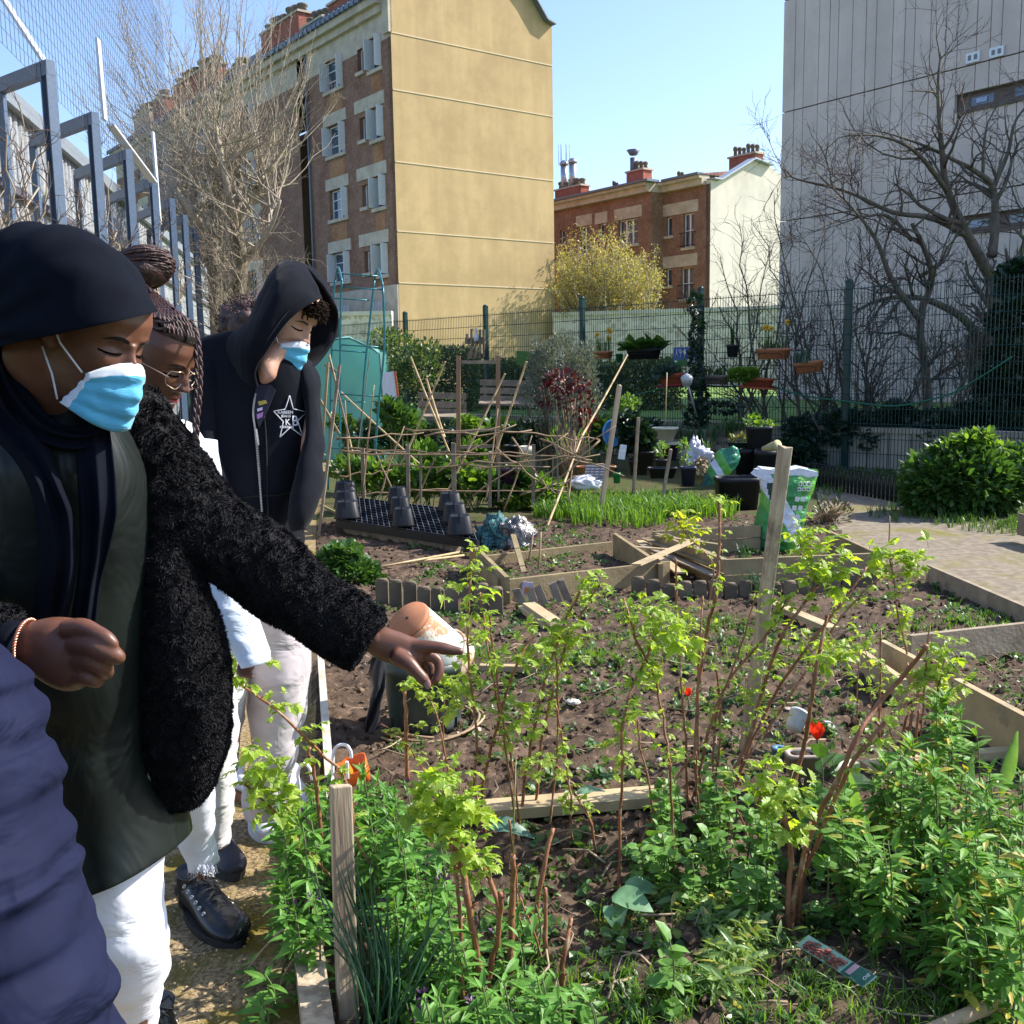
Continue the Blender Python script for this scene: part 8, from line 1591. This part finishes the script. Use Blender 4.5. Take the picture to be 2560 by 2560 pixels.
 m=MB();strip(m,[(-90,860,10,862,1.60),(-90,940,22,950,1.57),(-80,1010,70,1035,1.54),(-30,1080,118,1105,1.52),(35,1150,140,1170,1.51),(72,1220,160,1225,1.50),(88,1290,184,1290,1.50),(94,1380,192,1380,1.51),(88,1470,184,1480,1.53),(78,1560,164,1560,1.55),(74,1600,155,1600,1.57)],2,.006,1,N=34)
 strip(m,[(225,1000,262,1000,1.60),(196,1060,270,1050,1.565),(190,1130,282,1130,1.54),(194,1220,292,1220,1.525),(198,1300,292,1290,1.52),(197,1380,272,1380,1.53),(190,1460,252,1460,1.545),(176,1550,240,1550,1.56),(172,1590,234,1590,1.57)],2,.006,4,N=34)
 strip(m,[(-50,850,14,846,1.56),(-26,950,34,925,1.54),(20,1050,84,992,1.53),(96,1110,140,1052,1.53),(190,1130,214,1072,1.54),(258,1110,268,1060,1.55)],2,.007,9)
 strip(m,[(-140,830,22,846,1.63),(-140,900,22,905,1.63),(-120,1000,50,1020,1.62),(-120,1080,118,1090,1.62),(-100,1160,150,1180,1.6)],3,.007,6);o=m.build('scarf_end',black_cot,r);q=o.modifiers.new('s','SOLIDIFY');q.thickness=.005
 satin=clothmat('dark_satin',(.010,.014,.012),(.006,.009,.008),.40,.9,(8,8,5),500,.0,.26,.018);m=MB()
 garment(m,[(70,1030,290,1045,1.66,.16),(-30,1080,330,1090,1.68,.22),(-110,1170,372,1180,1.70,.28),(-110,1280,384,1280,1.72,.30),(-90,1400,384,1400,1.74,.29),(-80,1520,380,1510,1.76,.28),(-60,1700,372,1690,1.79,.30),(-20,1850,382,1830,1.83,.28),(50,2000,418,1960,1.86,.28),(110,2130,440,2050,1.87,.28),(166,2206,448,2104,1.87,.28,.006),(170,2200,442,2100,1.87,.265,.006)],n=64,sub=6,amp=.022,f=(9,9,4),seed=3);m.build('dress',satin,r)
 furb=clothmat('black_fur_base',(.006,.006,.008),rough=.9,sheen=0);furm=mat('black_fur',(.013,.012,.014),(.006,.006,.007),rough=.7,scale=60,island=.5,spec=.16)
 m=MB();garment(m,[(338,968,378,968,1.80,.05),(318,984,402,990,1.79,.10),(300,1020,424,1036,1.78,.13),(300,1080,468,1100,1.78,.16),(318,1160,500,1180,1.79,.18),(344,1260,512,1280,1.80,.18),(360,1340,500,1360,1.80,.17),(362,1430,500,1440,1.80,.17),(360,1540,530,1540,1.81,.18),(356,1660,556,1660,1.83,.19),(358,1770,572,1780,1.86,.20),(362,1860,566,1870,1.88,.20),(380,1940,535,1950,1.90,.18),(415,2000,486,2010,1.91,.12)],n=48,sub=5,amp=.012,seed=5)
 garment(m,[(372,1000,350,1180,1.80,.14),(440,1050,372,1320,1.80,.19),(508,1138,420,1400,1.81,.19),(574,1238,489,1428,1.84,.18),(668,1298,565,1474,1.87,.16),(757,1362,650,1532,1.90,.145),(831,1440,740,1588,1.93,.135),(890,1484,806,1634,1.95,.13),(945,1524,856,1664,1.965,.125),(964,1546,878,1672,1.97,.115)],n=44,sub=5,amp=.010,seed=6)
 garment(m,[(-260,1180,-120,1200,1.72,.18),(-280,1380,-110,1380,1.66,.18),(-260,1540,-80,1480,1.56,.16),(-200,1680,-40,1500,1.46,.15),(-60,1708,-20,1515,1.39,.12),(22,1700,30,1530,1.36,.10)],n=32,sub=5,amp=.01,seed=7)
 c=m.build('fur_coat',furb,r);fur(c,150000,.0075,.0017,5,'fur_pile',furm,c)
 m=MB();garment(m,[(-10,1548,-14,1690,1.355,.09),(42,1552,38,1686,1.342,.075),(54,1556,50,1680,1.34,.06)],n=28);m.build('sleeve_cuff',black_cot,r)
 m=MB();c0=P(66,1611,1.338);a1=(P(72,1554,1.338)-c0);a2=-CF*.033
 for ph in(0,math.pi):m.tube([c0+a1*math.cos(t)+a2*math.sin(t)+CR*(.0018*math.cos(t*26+ph))+(a1.normalized()*math.cos(t)+a2.normalized()*math.sin(t))*(.0018*math.sin(t*26+ph)+.002)for t in np.linspace(0,2*math.pi,160)],.0016,6,cap=False)
 m.build('bracelet',plain('copper_gold',(.75,.32,.2),.3,.9),r)
 jean=clothmat('white_jeans',(.70,.72,.76),(.63,.65,.70),.85,.5,(7,7,12),sheen=.1,bd=.02);m=MB()
 garment(m,[(120,1850,405,1850,1.86,.20),(140,2050,425,2060,1.86,.20),(178,2215,404,2140,1.86,.19),(200,2300,401,2290,1.87,.18),(214,2353,417,2350,1.88,.175),(228,2405,417,2400,1.90,.165),(240,2445,409,2445,1.92,.155),(272,2505,396,2500,1.96,.12),(288,2545,391,2540,1.99,.10),(292,2590,392,2588,2.02,.10)],n=40,sub=5,amp=.010,f=(16,16,22),seed=9)
 garment(m,[(385,1850,505,1850,2.15,.14),(440,1925,534,1920,2.42,.13),(448,1985,534,1975,2.5,.12),(449,2060,534,2055,2.58,.11),(453,2115,536,2108,2.64,.105),(478,2172,543,2158,2.68,.10)],n=32,sub=5,amp=.008,f=(16,16,22),seed=10)
 j=m.build('jeans',jean,r);m=MB();rr_=random.Random(3)
 for(x0,x1,y0,d)in((288,392,2580,2.01),(470,543,2166,2.67)):
  for k in range(60):t=rr_.random();p=P(x0+(x1-x0)*t,y0+rr_.uniform(-6,4),d-.055*math.sin(math.pi*t)-.005);m.tube([p,p+Vector((rr_.uniform(-.006,.006),-.003,-rr_.uniform(.006,.02))),p+Vector((rr_.uniform(-.01,.01),-.003,-rr_.uniform(.015,.03)))],.0008,3)
 m.build('frayed_hem',jean,j)
 bl=plain('black_leather',(.014,.015,.018),.32);sole=plain('black_rubber',(.015,.015,.016),.6);A=G(472,2238,0);B=G(598,2345,0);A.z=B.z=-.035;shoe(r,A,B,.115,bl,sole,'boot',plain('black_lace',(.012,.012,.012),.8),.095);A=G(352,2640,0)+Vector((0,.08,0));B=A+Vector((.12,-.22,0));A.z=B.z=-.035;shoe(r,A,B,.11,bl,sole,'boot',plain('black_lace2',(.012,.012,.012),.8),.095)
woman()
def puffer():
 r=empty('person',(-.95,1.1,0),'person in a violet blue quilted puffer jacket, cut off at the lower left corner','person');b_=MB()
 M=headM((-430,1235),1.15,math.radians(20),math.radians(10),0,1.0);headgrid(b_,M,1.0)
 garment(b_,[(-640,1420,-430,1420,1.2,.11),(-800,1520,-250,1520,1.2,.16),(-800,1900,-150,1900,1.2,.2),(-700,2400,-100,2400,1.25,.2),(-620,2900,-120,2900,1.3,.2),(-520,3500,-200,3500,1.45,.15)],n=28);limb(b_,[(-330,1580,1.15,100),(-120,1850,1.13,70),(-60,2100,1.13,70),(20,2400,1.13,70),(120,2700,1.12,60)],20)
 remesh(b_,'body',[dark_skin],r,.006);m=MB();crumple(m,M@Vector((0,-.02,.16)),(.10,.11,.085),16,.12,3);m.build('hair',plain('black_hair',(.01,.008,.007),.7),r)
 pm=clothmat('navy_nylon',(.012,.015,.038),(.009,.011,.029),.7,.9,(7,7,11),300,.0,.06,.02);m=MB();seams=[1605,1700,1790,1880,1962,2040,2110,2195,2285,2385,2480,2580,2680]
 def bl(t,a):return 0
 rows=[];e=[(1640,-90),(1665,-20),(1690,5),(1715,20),(1735,34),(1762,44),(1800,60),(1836,65),(1870,66),(1894,74),(1912,104),(1970,115),(2010,114),(2038,118),(2081,143),(2130,156),(2154,159),(2178,164),(2200,180),(2240,178),(2280,196),(2335,216),(2370,222),(2420,238),(2480,251),(2530,259),(2560,263),(2640,275),(2720,280)]
 for y,x in e:k=min(abs(y-q+25)for q in seams);rows.append((-360+(y-1560)*.12,y+30,x-16+(min(k,38)/38)**.5*12,y-20,1.13,.23+(min(k,38)/38)**.5*.045))
 garment(m,rows,n=72,sub=5,amp=.017,f=(11,11,24),seed=2);garment(m,[(-760,1440,-330,1440,1.2,.2),(-860,1600,-220,1600,1.2,.3),(-860,2000,-90,2000,1.25,.34),(-800,2700,-60,2700,1.28,.34)],n=40,amp=.015);j=m.build('puffer_jacket',pm,r)
puffer()
def braided():
 r=empty('person',(-.95,2.6,0),'person in white with dark red braids in a bun and thin gold glasses','person');s=.99
 M=headM((431,931),2.28,math.radians(17),math.radians(26),math.radians(-2),s);b_=MB();headgrid(b_,M,s)
 nk=M@Vector((0,-.03,.01));garment(b_,[(345,985,420,1010,2.36,.11),(340,1030,425,1050,2.38,.12),(300,1090,480,1090,2.42,.16),(290,1250,520,1250,2.5,.2),(360,1600,560,1600,2.6,.2)],n=28);garment(b_,[(520,1560,600,1560,2.8,.13),(562,1800,600,1800,3.1,.09),(568,1930,592,1930,3.3,.08)],n=20);garment(b_,[(430,1560,540,1560,2.7,.13),(535,1880,570,1880,2.9,.08),(542,2120,564,2120,2.98,.08)],n=20)
 limb(b_,[(500,1150,2.52,40),(540,1400,2.5,34),(600,1560,2.45,26),(625,1640,2.42,17),(615,1668,2.40,19)],18);
 for k,(dx,dy)in enumerate(((0,0),(9,3),(18,5),(26,4))):limb(b_,[(602+dx*.9,1660+dy,2.40,8),(598+dx,1678+dy,2.385,7),(604+dx,1690+dy*.6,2.375,5.5)],10)
 remesh(b_,'body',[dark_skin],r,.0035);face_details(r,M,s,plain('brow_black',(.02,.01,.008),.8),lashm,lips=plain('red_lips',(.32,.03,.025),.35))
 hairm=mat('braid_auburn',(.06,.022,.016),(.022,.010,.008),rough=.5,scale=90,bump=.4,bscale=160,island=.3,spec=.5);m=MB();n=60;V_=[];zs=np.linspace(.095,.236,26)
 for z in zs:
  zz=min(z,.2305);f,w_,b2=np.interp(zz,HZ,HF),np.interp(zz,HZ,HW),np.interp(zz,HZ,HB)
  for k in range(n):
   a=2*math.pi*k/n;ca,sa=math.cos(a),math.sin(a);q=(abs(sa)**2.3+abs(ca)**2.3)**(-1/2.3);hl=.182+.006*abs(sa)-.09*max(0,-ca)**.5*1.0;zc=max(z,hl if ca>-.2 else z);zz2=min(zc,.2305);f2,w2,b3=np.interp(zz2,HZ,HF),np.interp(zz2,HZ,HW),np.interp(zz2,HZ,HB);g=1.022+.010*math.sin(k*2.6+z*60);V_.append(tuple(M@(Vector((w2*sa*q*g,(f2*ca*q if ca>0 else-b3*ca*q)*g,zc+.004))*s)))
 m.add(V_,[(j*n+k,j*n+(k+1)%n,(j+1)*n+(k+1)%n,(j+1)*n+k)for j in range(25)for k in range(n)],0,True);m.build('hair',plain('scalp_black',(.010,.007,.006),.9,0,.1),r)
 def braid(m,pts,rad):
  Q=catmull([tuple(p)for p in pts],14);L=0;last=Vector(Q[0]);P1=[];P2=[];
  for i,q in enumerate(Q):
   q=Vector(q);L+=(q-last).length;last=q;ph=L/(rad*1.5);P1.append(q+Vector((math.cos(ph),math.sin(ph)*.7,math.sin(ph)*.3))*rad*.55);P2.append(q-Vector((math.cos(ph),math.sin(ph)*.7,math.sin(ph)*.3))*rad*.55)
  m.tube(P1,rad*.62,6);m.tube(P2,rad*.62,6)
 m=MB();rr_=random.Random(4);bc=P(352,672,2.42);rx,ry=78*2.42/FPX,56*2.42/FPX
 for k in range(84):
  a0=rr_.uniform(0,6.28);tl=rr_.uniform(-.9,.9);pts=[]
  for t in np.linspace(0,2.6,7):
   th=a0+t;cz=math.sin(tl)*.85;rr2=math.sqrt(1-cz*cz)*rr_.uniform(.93,1.04);v=CR*(rx*rr2*math.cos(th))+CF*(rx*.9*rr2*math.sin(th)*.9)+CU*(ry*(cz*.8+.45*rr2*math.cos(th+.8)));pts.append(bc+v)
  braid(m,pts,.0044)
 crumple(m,bc,(rx*.85,rx*.8,ry*.85),12,.08,2)
 for k in range(22):
  u=-1+2*k/21;x=.066*math.sin(u*1.45);z=.186+.008*abs(u);a=M@(Vector((x,hyz(z,x)*.99 if abs(x)<.06 else .02,z))*s);mid=M@(Vector((x*.9,.015-.03*abs(u),.236-.02*abs(u)))*s);end=bc+CR*(rx*.3*(rr_.random()-.2))-CU*ry*.8+CF*(.03*u);braid(m,[a,a.lerp(mid,.5)+(M.to_3x3()@Vector((x*.12,.006,.006))),mid,end],.0044)
 for pts in([(480,800,2.28),(496,850,2.26),(502,920,2.26),(500,1000,2.26),(494,1060,2.26),(495,1118,2.26)],[(470,800,2.3),(488,860,2.3),(491,960,2.3),(486,1040,2.3),(486,1100,2.3)],[(372,770,2.3),(388,800,2.24),(420,806,2.21),(438,800,2.21)],[(368,790,2.3),(380,812,2.24),(400,822,2.21),(420,818,2.2)]):braid(m,[P(*p)for p in pts],.0046)
 for pts in([(440,1040,2.3),(447,1075,2.29),(438,1110,2.29)],[(465,1050,2.32),(458,1085,2.3),(466,1120,2.3)]):m.tube(catmull([tuple(P(*p))for p in pts],4),.0022,5)
 m.build('braids',hairm,r)
 g=MB();gold=plain('gold_wire',(.7,.5,.35),.3,.9);
 for sx in(-1,1):
  g.tube([M@(Vector((sx*.033+.026*math.cos(t),.096-.006*abs(math.cos(t))-.010*(sx*math.cos(t)>.5),.104+.021*math.sin(t)))*s)for t in np.linspace(0,6.283,22)],.0011,5,cap=False);g.tube([M@(Vector(v)*s)for v in((sx*.059,.086,.108),(sx*.074,.03,.112),(sx*.08,-.008,.116))],.0012,5)
 g.tube([M@(Vector(v)*s)for v in((-.008,.096,.106),(0,.106,.109),(.008,.096,.106))],.0011,5);q=g.build('glasses',gold,r)
 wj=clothmat('white_jacket',(.74,.73,.76),(.66,.66,.70),.85,.6,(9,9,14),bd=.02);m=MB();garment(m,[(350,1030,425,1046,2.40,.12),(330,1048,462,1052,2.41,.17),(320,1090,498,1088,2.44,.22),(320,1160,524,1150,2.47,.25),(320,1300,548,1300,2.52,.26),(340,1480,560,1480,2.58,.25),(380,1640,590,1630,2.66,.24)],n=44,sub=5,amp=.014,seed=4);m.build('jacket',wj,r)
 bs_=clothmat('pale_blue_sleeve',(.60,.68,.76),(.52,.60,.68),.85,.8,(9,9,16),bd=.02);m=MB();garment(m,[(470,1100,540,1100,2.50,.12),(480,1300,560,1300,2.48,.12),(488,1420,590,1400,2.46,.12),(512,1500,628,1480,2.44,.12),(532,1556,644,1545,2.43,.115),(562,1604,662,1590,2.42,.105),(592,1640,672,1625,2.41,.095),(606,1668,673,1652,2.40,.085)],n=36,sub=5,amp=.012,f=(14,14,24),seed=5);m.build('sleeve',bs_,r)
 tw=clothmat('off_white_trousers',(.66,.62,.62),(.58,.55,.56),.85,.8,(9,9,20),bd=.02);m=MB();garment(m,[(430,1560,600,1560,2.72,.2),(520,1640,612,1640,2.80,.17),(540,1720,612,1720,2.92,.15),(550,1800,608,1800,3.05,.13),(556,1860,594,1855,3.15,.12),(558,1908,586,1905,3.22,.11)],n=30,sub=5,amp=.01,f=(14,14,26))
 garment(m,[(400,1580,560,1580,2.66,.2),(500,1760,590,1760,2.74,.16),(528,1900,586,1890,2.80,.14),(532,1980,582,1975,2.86,.13),(533,2050,576,2046,2.92,.12),(536,2112,570,2108,2.97,.12)],n=30,sub=5,amp=.012,f=(14,14,40),seed=3);m.build('trousers',tw,r)
 A=G(575,1958,0);B=A+Vector((.18,-.12,0));A.z=B.z=-.03;shoe(r,A,B,.09,plain('white_shoe',(.7,.7,.72),.5),plain('gum_sole',(.28,.10,.05),.6),hh=.07);A=G(548,2118,0)+Vector((-.02,.03,0));B=A+Vector((.12,-.2,0));A.z=B.z=-.03;shoe(r,A,B,.09,plain('dark_shoe',(.03,.03,.04),.5),plain('dark_sole',(.03,.03,.03),.6),hh=.07)
braided()
def hooded():
 r=empty('person',(-.75,3.2,0),'person in a black hoodie with the hood up, blue mask and beige trousers','person');s=.98
 M=headM((745,817),2.86,math.radians(26),math.radians(30),math.radians(-6),s);b_=MB();headgrid(b_,M,s)
 garment(b_,[(690,836,748,850,2.91,.07),(668,862,733,878,2.89,.08),(652,890,706,906,2.873,.085),(646,915,696,926,2.86,.08),(648,938,690,948,2.86,.07),(652,968,672,972,2.88,.05)],n=24);garment(b_,[(640,860,730,895,2.94,.11),(625,900,712,925,2.95,.12),(620,950,700,965,2.97,.13),(540,1000,770,1000,3.0,.18),(540,1300,740,1300,3.02,.2),(580,1500,745,1500,3.05,.2)],n=28);garment(b_,[(600,1480,745,1480,3.05,.16),(640,1900,730,1900,3.12,.10),(645,2030,700,2030,3.2,.09)],n=20);garment(b_,[(590,1480,690,1480,3.15,.14),(640,1950,690,1950,3.4,.09)],n=20)
 limb(b_,[(770,980,2.98,26),(775,1100,2.92,24),(765,1200,2.89,16),(752,1260,2.86,14),(740,1285,2.87,12)],16);limb(b_,[(520,980,3.0,30),(500,1200,2.98,26),(560,1290,2.85,20)],16)
 remesh(b_,'body',[fair_skin],r,.0035);face_details(r,M,s,plain('brow_dark',(.05,.03,.02),.8),lashm);facemask(r,M,s,-.017)
 m=MB();rr_=random.Random(2)
 for k in range(130):
  x=rr_.uniform(-.055,.055);z=rr_.uniform(.165,.20);p=M@(Vector((x,hyz(z,x)+.004,z))*s);d=M.to_3x3()@Vector((rr_.uniform(-.4,.4),1,rr_.uniform(-.9,.2)));a=rr_.uniform(0,6);m.tube([p+d*(.005*i)+(M.to_3x3()@Vector((math.cos(a+i*1.1),.3,math.sin(a+i*1.1))))*.006 for i in range(6)],[.003,.0032,.003,.0026,.002,.001],5)
 m.build('hair',plain('dark_curls',(.016,.009,.006),.9,0,.1),r)
 hm=clothmat('black_hoodie',(.010,.011,.015),(.007,.008,.011),.95,.7,(5,5,3),180,.05,.05,.025)
 m=MB();garment(m,[(600,828,668,832,2.98,.10),(540,842,720,846,2.98,.18),(498,866,752,880,2.98,.23),(484,920,782,925,2.98,.26),(482,1000,786,1000,2.98,.28),(492,1100,782,1100,2.98,.29),(508,1200,762,1200,2.98,.29),(530,1290,752,1285,2.98,.29),(552,1362,755,1350,2.98,.28),(556,1376,750,1366,2.98,.26)],n=64,sub=6,amp=.020,f=(9,9,2.2),seed=8);h=m.build('hoodie',hm,r)
 m=MB();garment(m,[(730,892,776,902,2.97,.12),(752,945,793,938,2.97,.15),(766,1020,801,1010,2.95,.15),(764,1100,803,1098,2.92,.15),(752,1165,803,1160,2.88,.145),(742,1215,800,1210,2.85,.14),(730,1262,788,1254,2.82,.125),(722,1300,784,1292,2.81,.11),(726,1330,770,1322,2.82,.08)],n=40,sub=6,amp=.014,f=(8,8,14),seed=9);m.build('sleeve',hm,r)
 m=MB();garment(m,[(500,900,560,900,2.92,.12),(484,960,560,960,2.9,.16),(486,1080,560,1080,2.88,.16),(498,1200,575,1200,2.86,.15),(530,1290,610,1290,2.84,.12)],n=32,sub=5,amp=.014,f=(8,8,14),seed=11);m.build('sleeve',hm,r)
 arcs=[[(800,742,2.84),(790,715,2.84),(764,672,2.90),(800,710,2.98),(826,748,2.98)],[(778,752,2.78),(745,700,2.78),(736,654,2.91),(800,690,3.03),(838,768,3.03)],[(742,776,2.75),(705,718,2.74),(694,666,2.92),(790,700,3.06),(842,788,3.06)],[(712,806,2.74),(680,752,2.73),(659,724,2.93),(780,740,3.07),(841,818,3.07)],[(684,844,2.74),(655,800,2.73),(635,782,2.93),(770,790,3.07),(834,846,3.06)],[(660,880,2.75),(630,845,2.75),(606,822,2.94),(740,850,3.07),(818,874,3.04)],[(642,906,2.77),(606,880,2.78),(566,836,2.96),(700,900,3.06),(796,902,3.0)],[(634,935,2.78),(604,915,2.80),(548,852,2.96),(680,930,3.05),(768,926,2.94)],[(640,965,2.80),(612,950,2.82),(560,880,2.96),(670,940,3.0),(735,948,2.88)]]
 A_=np.array([catmull(a,8)for a in arcs]);K=A_.shape[1];G_=np.array([catmull([tuple(A_[j,i])for j in range(len(arcs))],6)for i in range(K)]);N2=G_.shape[1];V_=[tuple(P(*G_[i,j])+CU*(.006*nz3(G_[i,j][0]*.03,G_[i,j][1]*.03,1)))for i in range(K)for j in range(N2)]
 m=MB();m.add(V_,[(i*N2+j,(i+1)*N2+j,(i+1)*N2+j+1,i*N2+j+1)for i in range(K-1)for j in range(N2-1)],0,True);o=m.build('hood',hm,r);q=o.modifiers.new('s','SOLIDIFY');q.thickness=.008;q.offset=0
 m=MB();m.tube([P(*G_[2,j])-CF*.007 for j in range(N2)],.002,5);m.tube([P(*G_[0,j])for j in range(N2)],.006,6);m.tube([P(*G_[K-1,j])for j in range(N2)],.006,6);m.build('hood_hem',hm,o)
 t=bvh(h);zp=[hit(t,x,y,.004,2.85)for x,y in catmull([(640,985),(634,1030),(640,1085),(648,1180),(655,1270),(660,1362)],8)];m=MB();m.tube(zp,.0045,6);z=m.build('zip',plain('zip_dark',(.02,.02,.024),.4,.3),r)
 m=MB()
 for i in range(len(zp)-1):
  for k in range(3):p=zp[i].lerp(zp[i+1],k/3);m.box(p-CF*.004,(.005,.002,.0022))
 m.build('zip_teeth',plain('zip_metal',(.3,.3,.32),.35,.8),z);m=MB();a=hit(t,641,1072,.010,2.85);m.beam(a,a+Vector((.004,0,-.045)),.009,.003);m.build('zip_pull',plain('zip_pull',(.5,.48,.5),.3,.8),z)
 m=MB()
 for L in([(604,1246),(640,1240),(690,1238),(732,1234),(742,1270),(752,1310),(757,1330)],[(600,1352),(680,1358),(750,1344)],[(752,950),(764,1000),(764,1080),(752,1160),(742,1210)],[(655,985),(664,1080),(668,1200),(672,1358)],[(540,1252),(604,1246)]):
  m.tube([hit(t,x,y,.002,2.85)for x,y in catmull(L,5)],.0022,5)
 m.build('seam',plain('seam_black',(.006,.006,.008),.9),h)
 m=MB();q=[hit(t,x,y,.006,2.85)for x,y in((642,962),(676,962),(690,975),(672,1020),(648,1068),(638,1040),(636,990))];m.prism(q,-CF*.003);ts=m.build('t_shirt',plain('navy_cotton',(.012,.012,.028),.9),r)
 for c_,pts,nm in(((.42,.33,.06),((645,1004),(664,1000),(668,1008),(648,1014)),'yellow_print'),((.30,.13,.36),((642,1036),(658,1030),(656,1042),(644,1048)),'purple_print'),((.5,.42,.6),((643,1022),(656,1018),(656,1025),(644,1029)),'lilac_print')):m=MB();m.prism([hit(t,x,y,.0115,2.85)for x,y in pts],-CF*.001);m.build(nm,plain(nm,c_,.8),ts)
 lm=plain('logo_white',(.62,.63,.66),.6);m=MB();S=[(724,989),(733,1022),(767,1030),(744,1052),(757,1091),(726,1068),(700,1093),(708,1054),(684,1028),(713,1023),(724,989)]
 for a,b2 in zip(S,S[1:]):m.tube([hit(t,a[0]+(b2[0]-a[0])*k,a[1]+(b2[1]-a[1])*k,.004,2.85)for k in np.linspace(0,1,7)],.0016,4)
 m.build('star_emblem',lm,r)
 def text(s_,x,y,px,nm):
  cu=bpy.data.curves.new(nm,'FONT');cu.body=s_;cu.size=px*2.85/FPX*1.4;cu.extrude=.0004;cu.offset=.0002;ob=bpy.data.objects.new(nm,cu);COL.objects.link(ob);bpy.context.view_layer.update();me=bpy.data.meshes.new_from_object(ob.evaluated_get(bpy.context.evaluated_depsgraph_get()));bpy.data.objects.remove(ob);p=hit(t,x,y,.004,2.85);px_=hit(t,x+20,y,.004,2.85);X=(px_-p).normalized();n=X.cross(CU).normalized();Y_=n.cross(X)
  Mx=Matrix((X,Y_,n)).transposed().to_4x4();Mx.translation=p;me.transform(wm(r).inverted()@Mx);me.materials.clear();me.materials.append(lm);ob=bpy.data.objects.new(nm,me);COL.objects.link(ob);ob.parent=r
 text('KABEEN',694,1034,7.5,'printed_word');text('JEANS',703,1043,6.5,'printed_word');text('K',713,1062,15,'printed_letter');text('B',730,1064,26,'printed_letter');text('K-DESIGN',700,1070,5.5,'printed_word')
 pm=clothmat('beige_cotton',(.46,.41,.41),(.38,.34,.35),.9,.8,(6,6,9),bd=.03);m=MB();garment(m,[(560,1340,748,1340,3.02,.24),(590,1440,756,1430,3.02,.24),(608,1520,762,1520,3.03,.24),(622,1600,764,1595,3.04,.23),(630,1690,769,1690,3.05,.22),(632,1776,764,1776,3.07,.21),(635,1830,748,1830,3.08,.2),(630,1895,741,1895,3.10,.2),(612,1960,726,1955,3.12,.2),(610,2010,720,2004,3.14,.2),(618,2040,712,2034,3.15,.19)],n=48,sub=5,amp=.018,f=(9,9,9),seed=12)
 garment(m,[(575,1420,700,1420,3.12,.2),(636,1700,730,1700,3.25,.2),(640,2000,716,2000,3.42,.18)],n=28,sub=5,amp=.012);m.build('trousers',pm,r)
 A=G(660,2040,0)+Vector((-.04,.05,0));B=A+Vector((.11,-.2,0));A.z=B.z=-.03;shoe(r,A,B,.10,plain('white_canvas',(.68,.68,.72),.7),plain('white_sole',(.7,.7,.72),.6),hh=.07);A=G(690,2000,0)+Vector((0,.15,0));B=A+Vector((.1,-.2,0));A.z=B.z=-.03;shoe(r,A,B,.10,plain('white_canvas2',(.68,.68,.72),.7),plain('white_sole2',(.7,.7,.72),.6),hh=.07)
hooded()
def fourth():
 r=empty('person',(-1.05,3.8,0),'person almost hidden behind the black hood, only the curly brown hair showing','person');M=headM((640,868),3.72,math.radians(30),math.radians(20),0,.95);b_=MB();headgrid(b_,M,.95)
 garment(b_,[(590,890,650,890,3.78,.1),(530,950,700,950,3.8,.16),(560,1400,700,1400,3.8,.18),(640,1900,700,1900,3.8,.14),(650,1960,695,1960,3.85,.1)],n=24);remesh(b_,'body',[fair_skin],r,.006)
 m=MB();crumple(m,M@Vector((0,-.02,.165)),(.098,.115,.095),20,.18,6);rr_=random.Random(8);c=M@Vector((0,-.02,.165))
 for k in range(420):d=Vector((rr_.gauss(0,1),rr_.gauss(0,1),rr_.gauss(.3,1))).normalized();p=c+Vector((d.x*.098,d.y*.112,d.z*.095));a=rr_.uniform(0,6);m.tube([p+d*(.004*i)+Vector((math.cos(a+i),math.sin(a+i),math.cos(a*2+i)))*.006 for i in range(5)],[.0022,.0022,.002,.0016,.0008],4)
 m.build('hair',plain('brown_curls',(.075,.04,.032),.6),r);m=MB();garment(m,[(580,895,660,895,3.78,.14),(530,945,700,945,3.8,.22),(545,1300,700,1300,3.8,.24),(560,1420,710,1420,3.8,.24)],n=28);m.build('jumper',clothmat('dark_jumper',(.03,.03,.035)),r)
 m=MB();garment(m,[(570,1400,700,1400,3.8,.22),(640,1700,712,1700,3.82,.16),(645,1930,705,1930,3.86,.14)],n=24);m.build('trousers',clothmat('dark_denim',(.03,.035,.05)),r);A=G(672,1945,0);B=A+Vector((.1,-.2,0));A.z=B.z=-.03;shoe(r,A,B,.10,blackp,blackp2,hh=.07)
fourth()
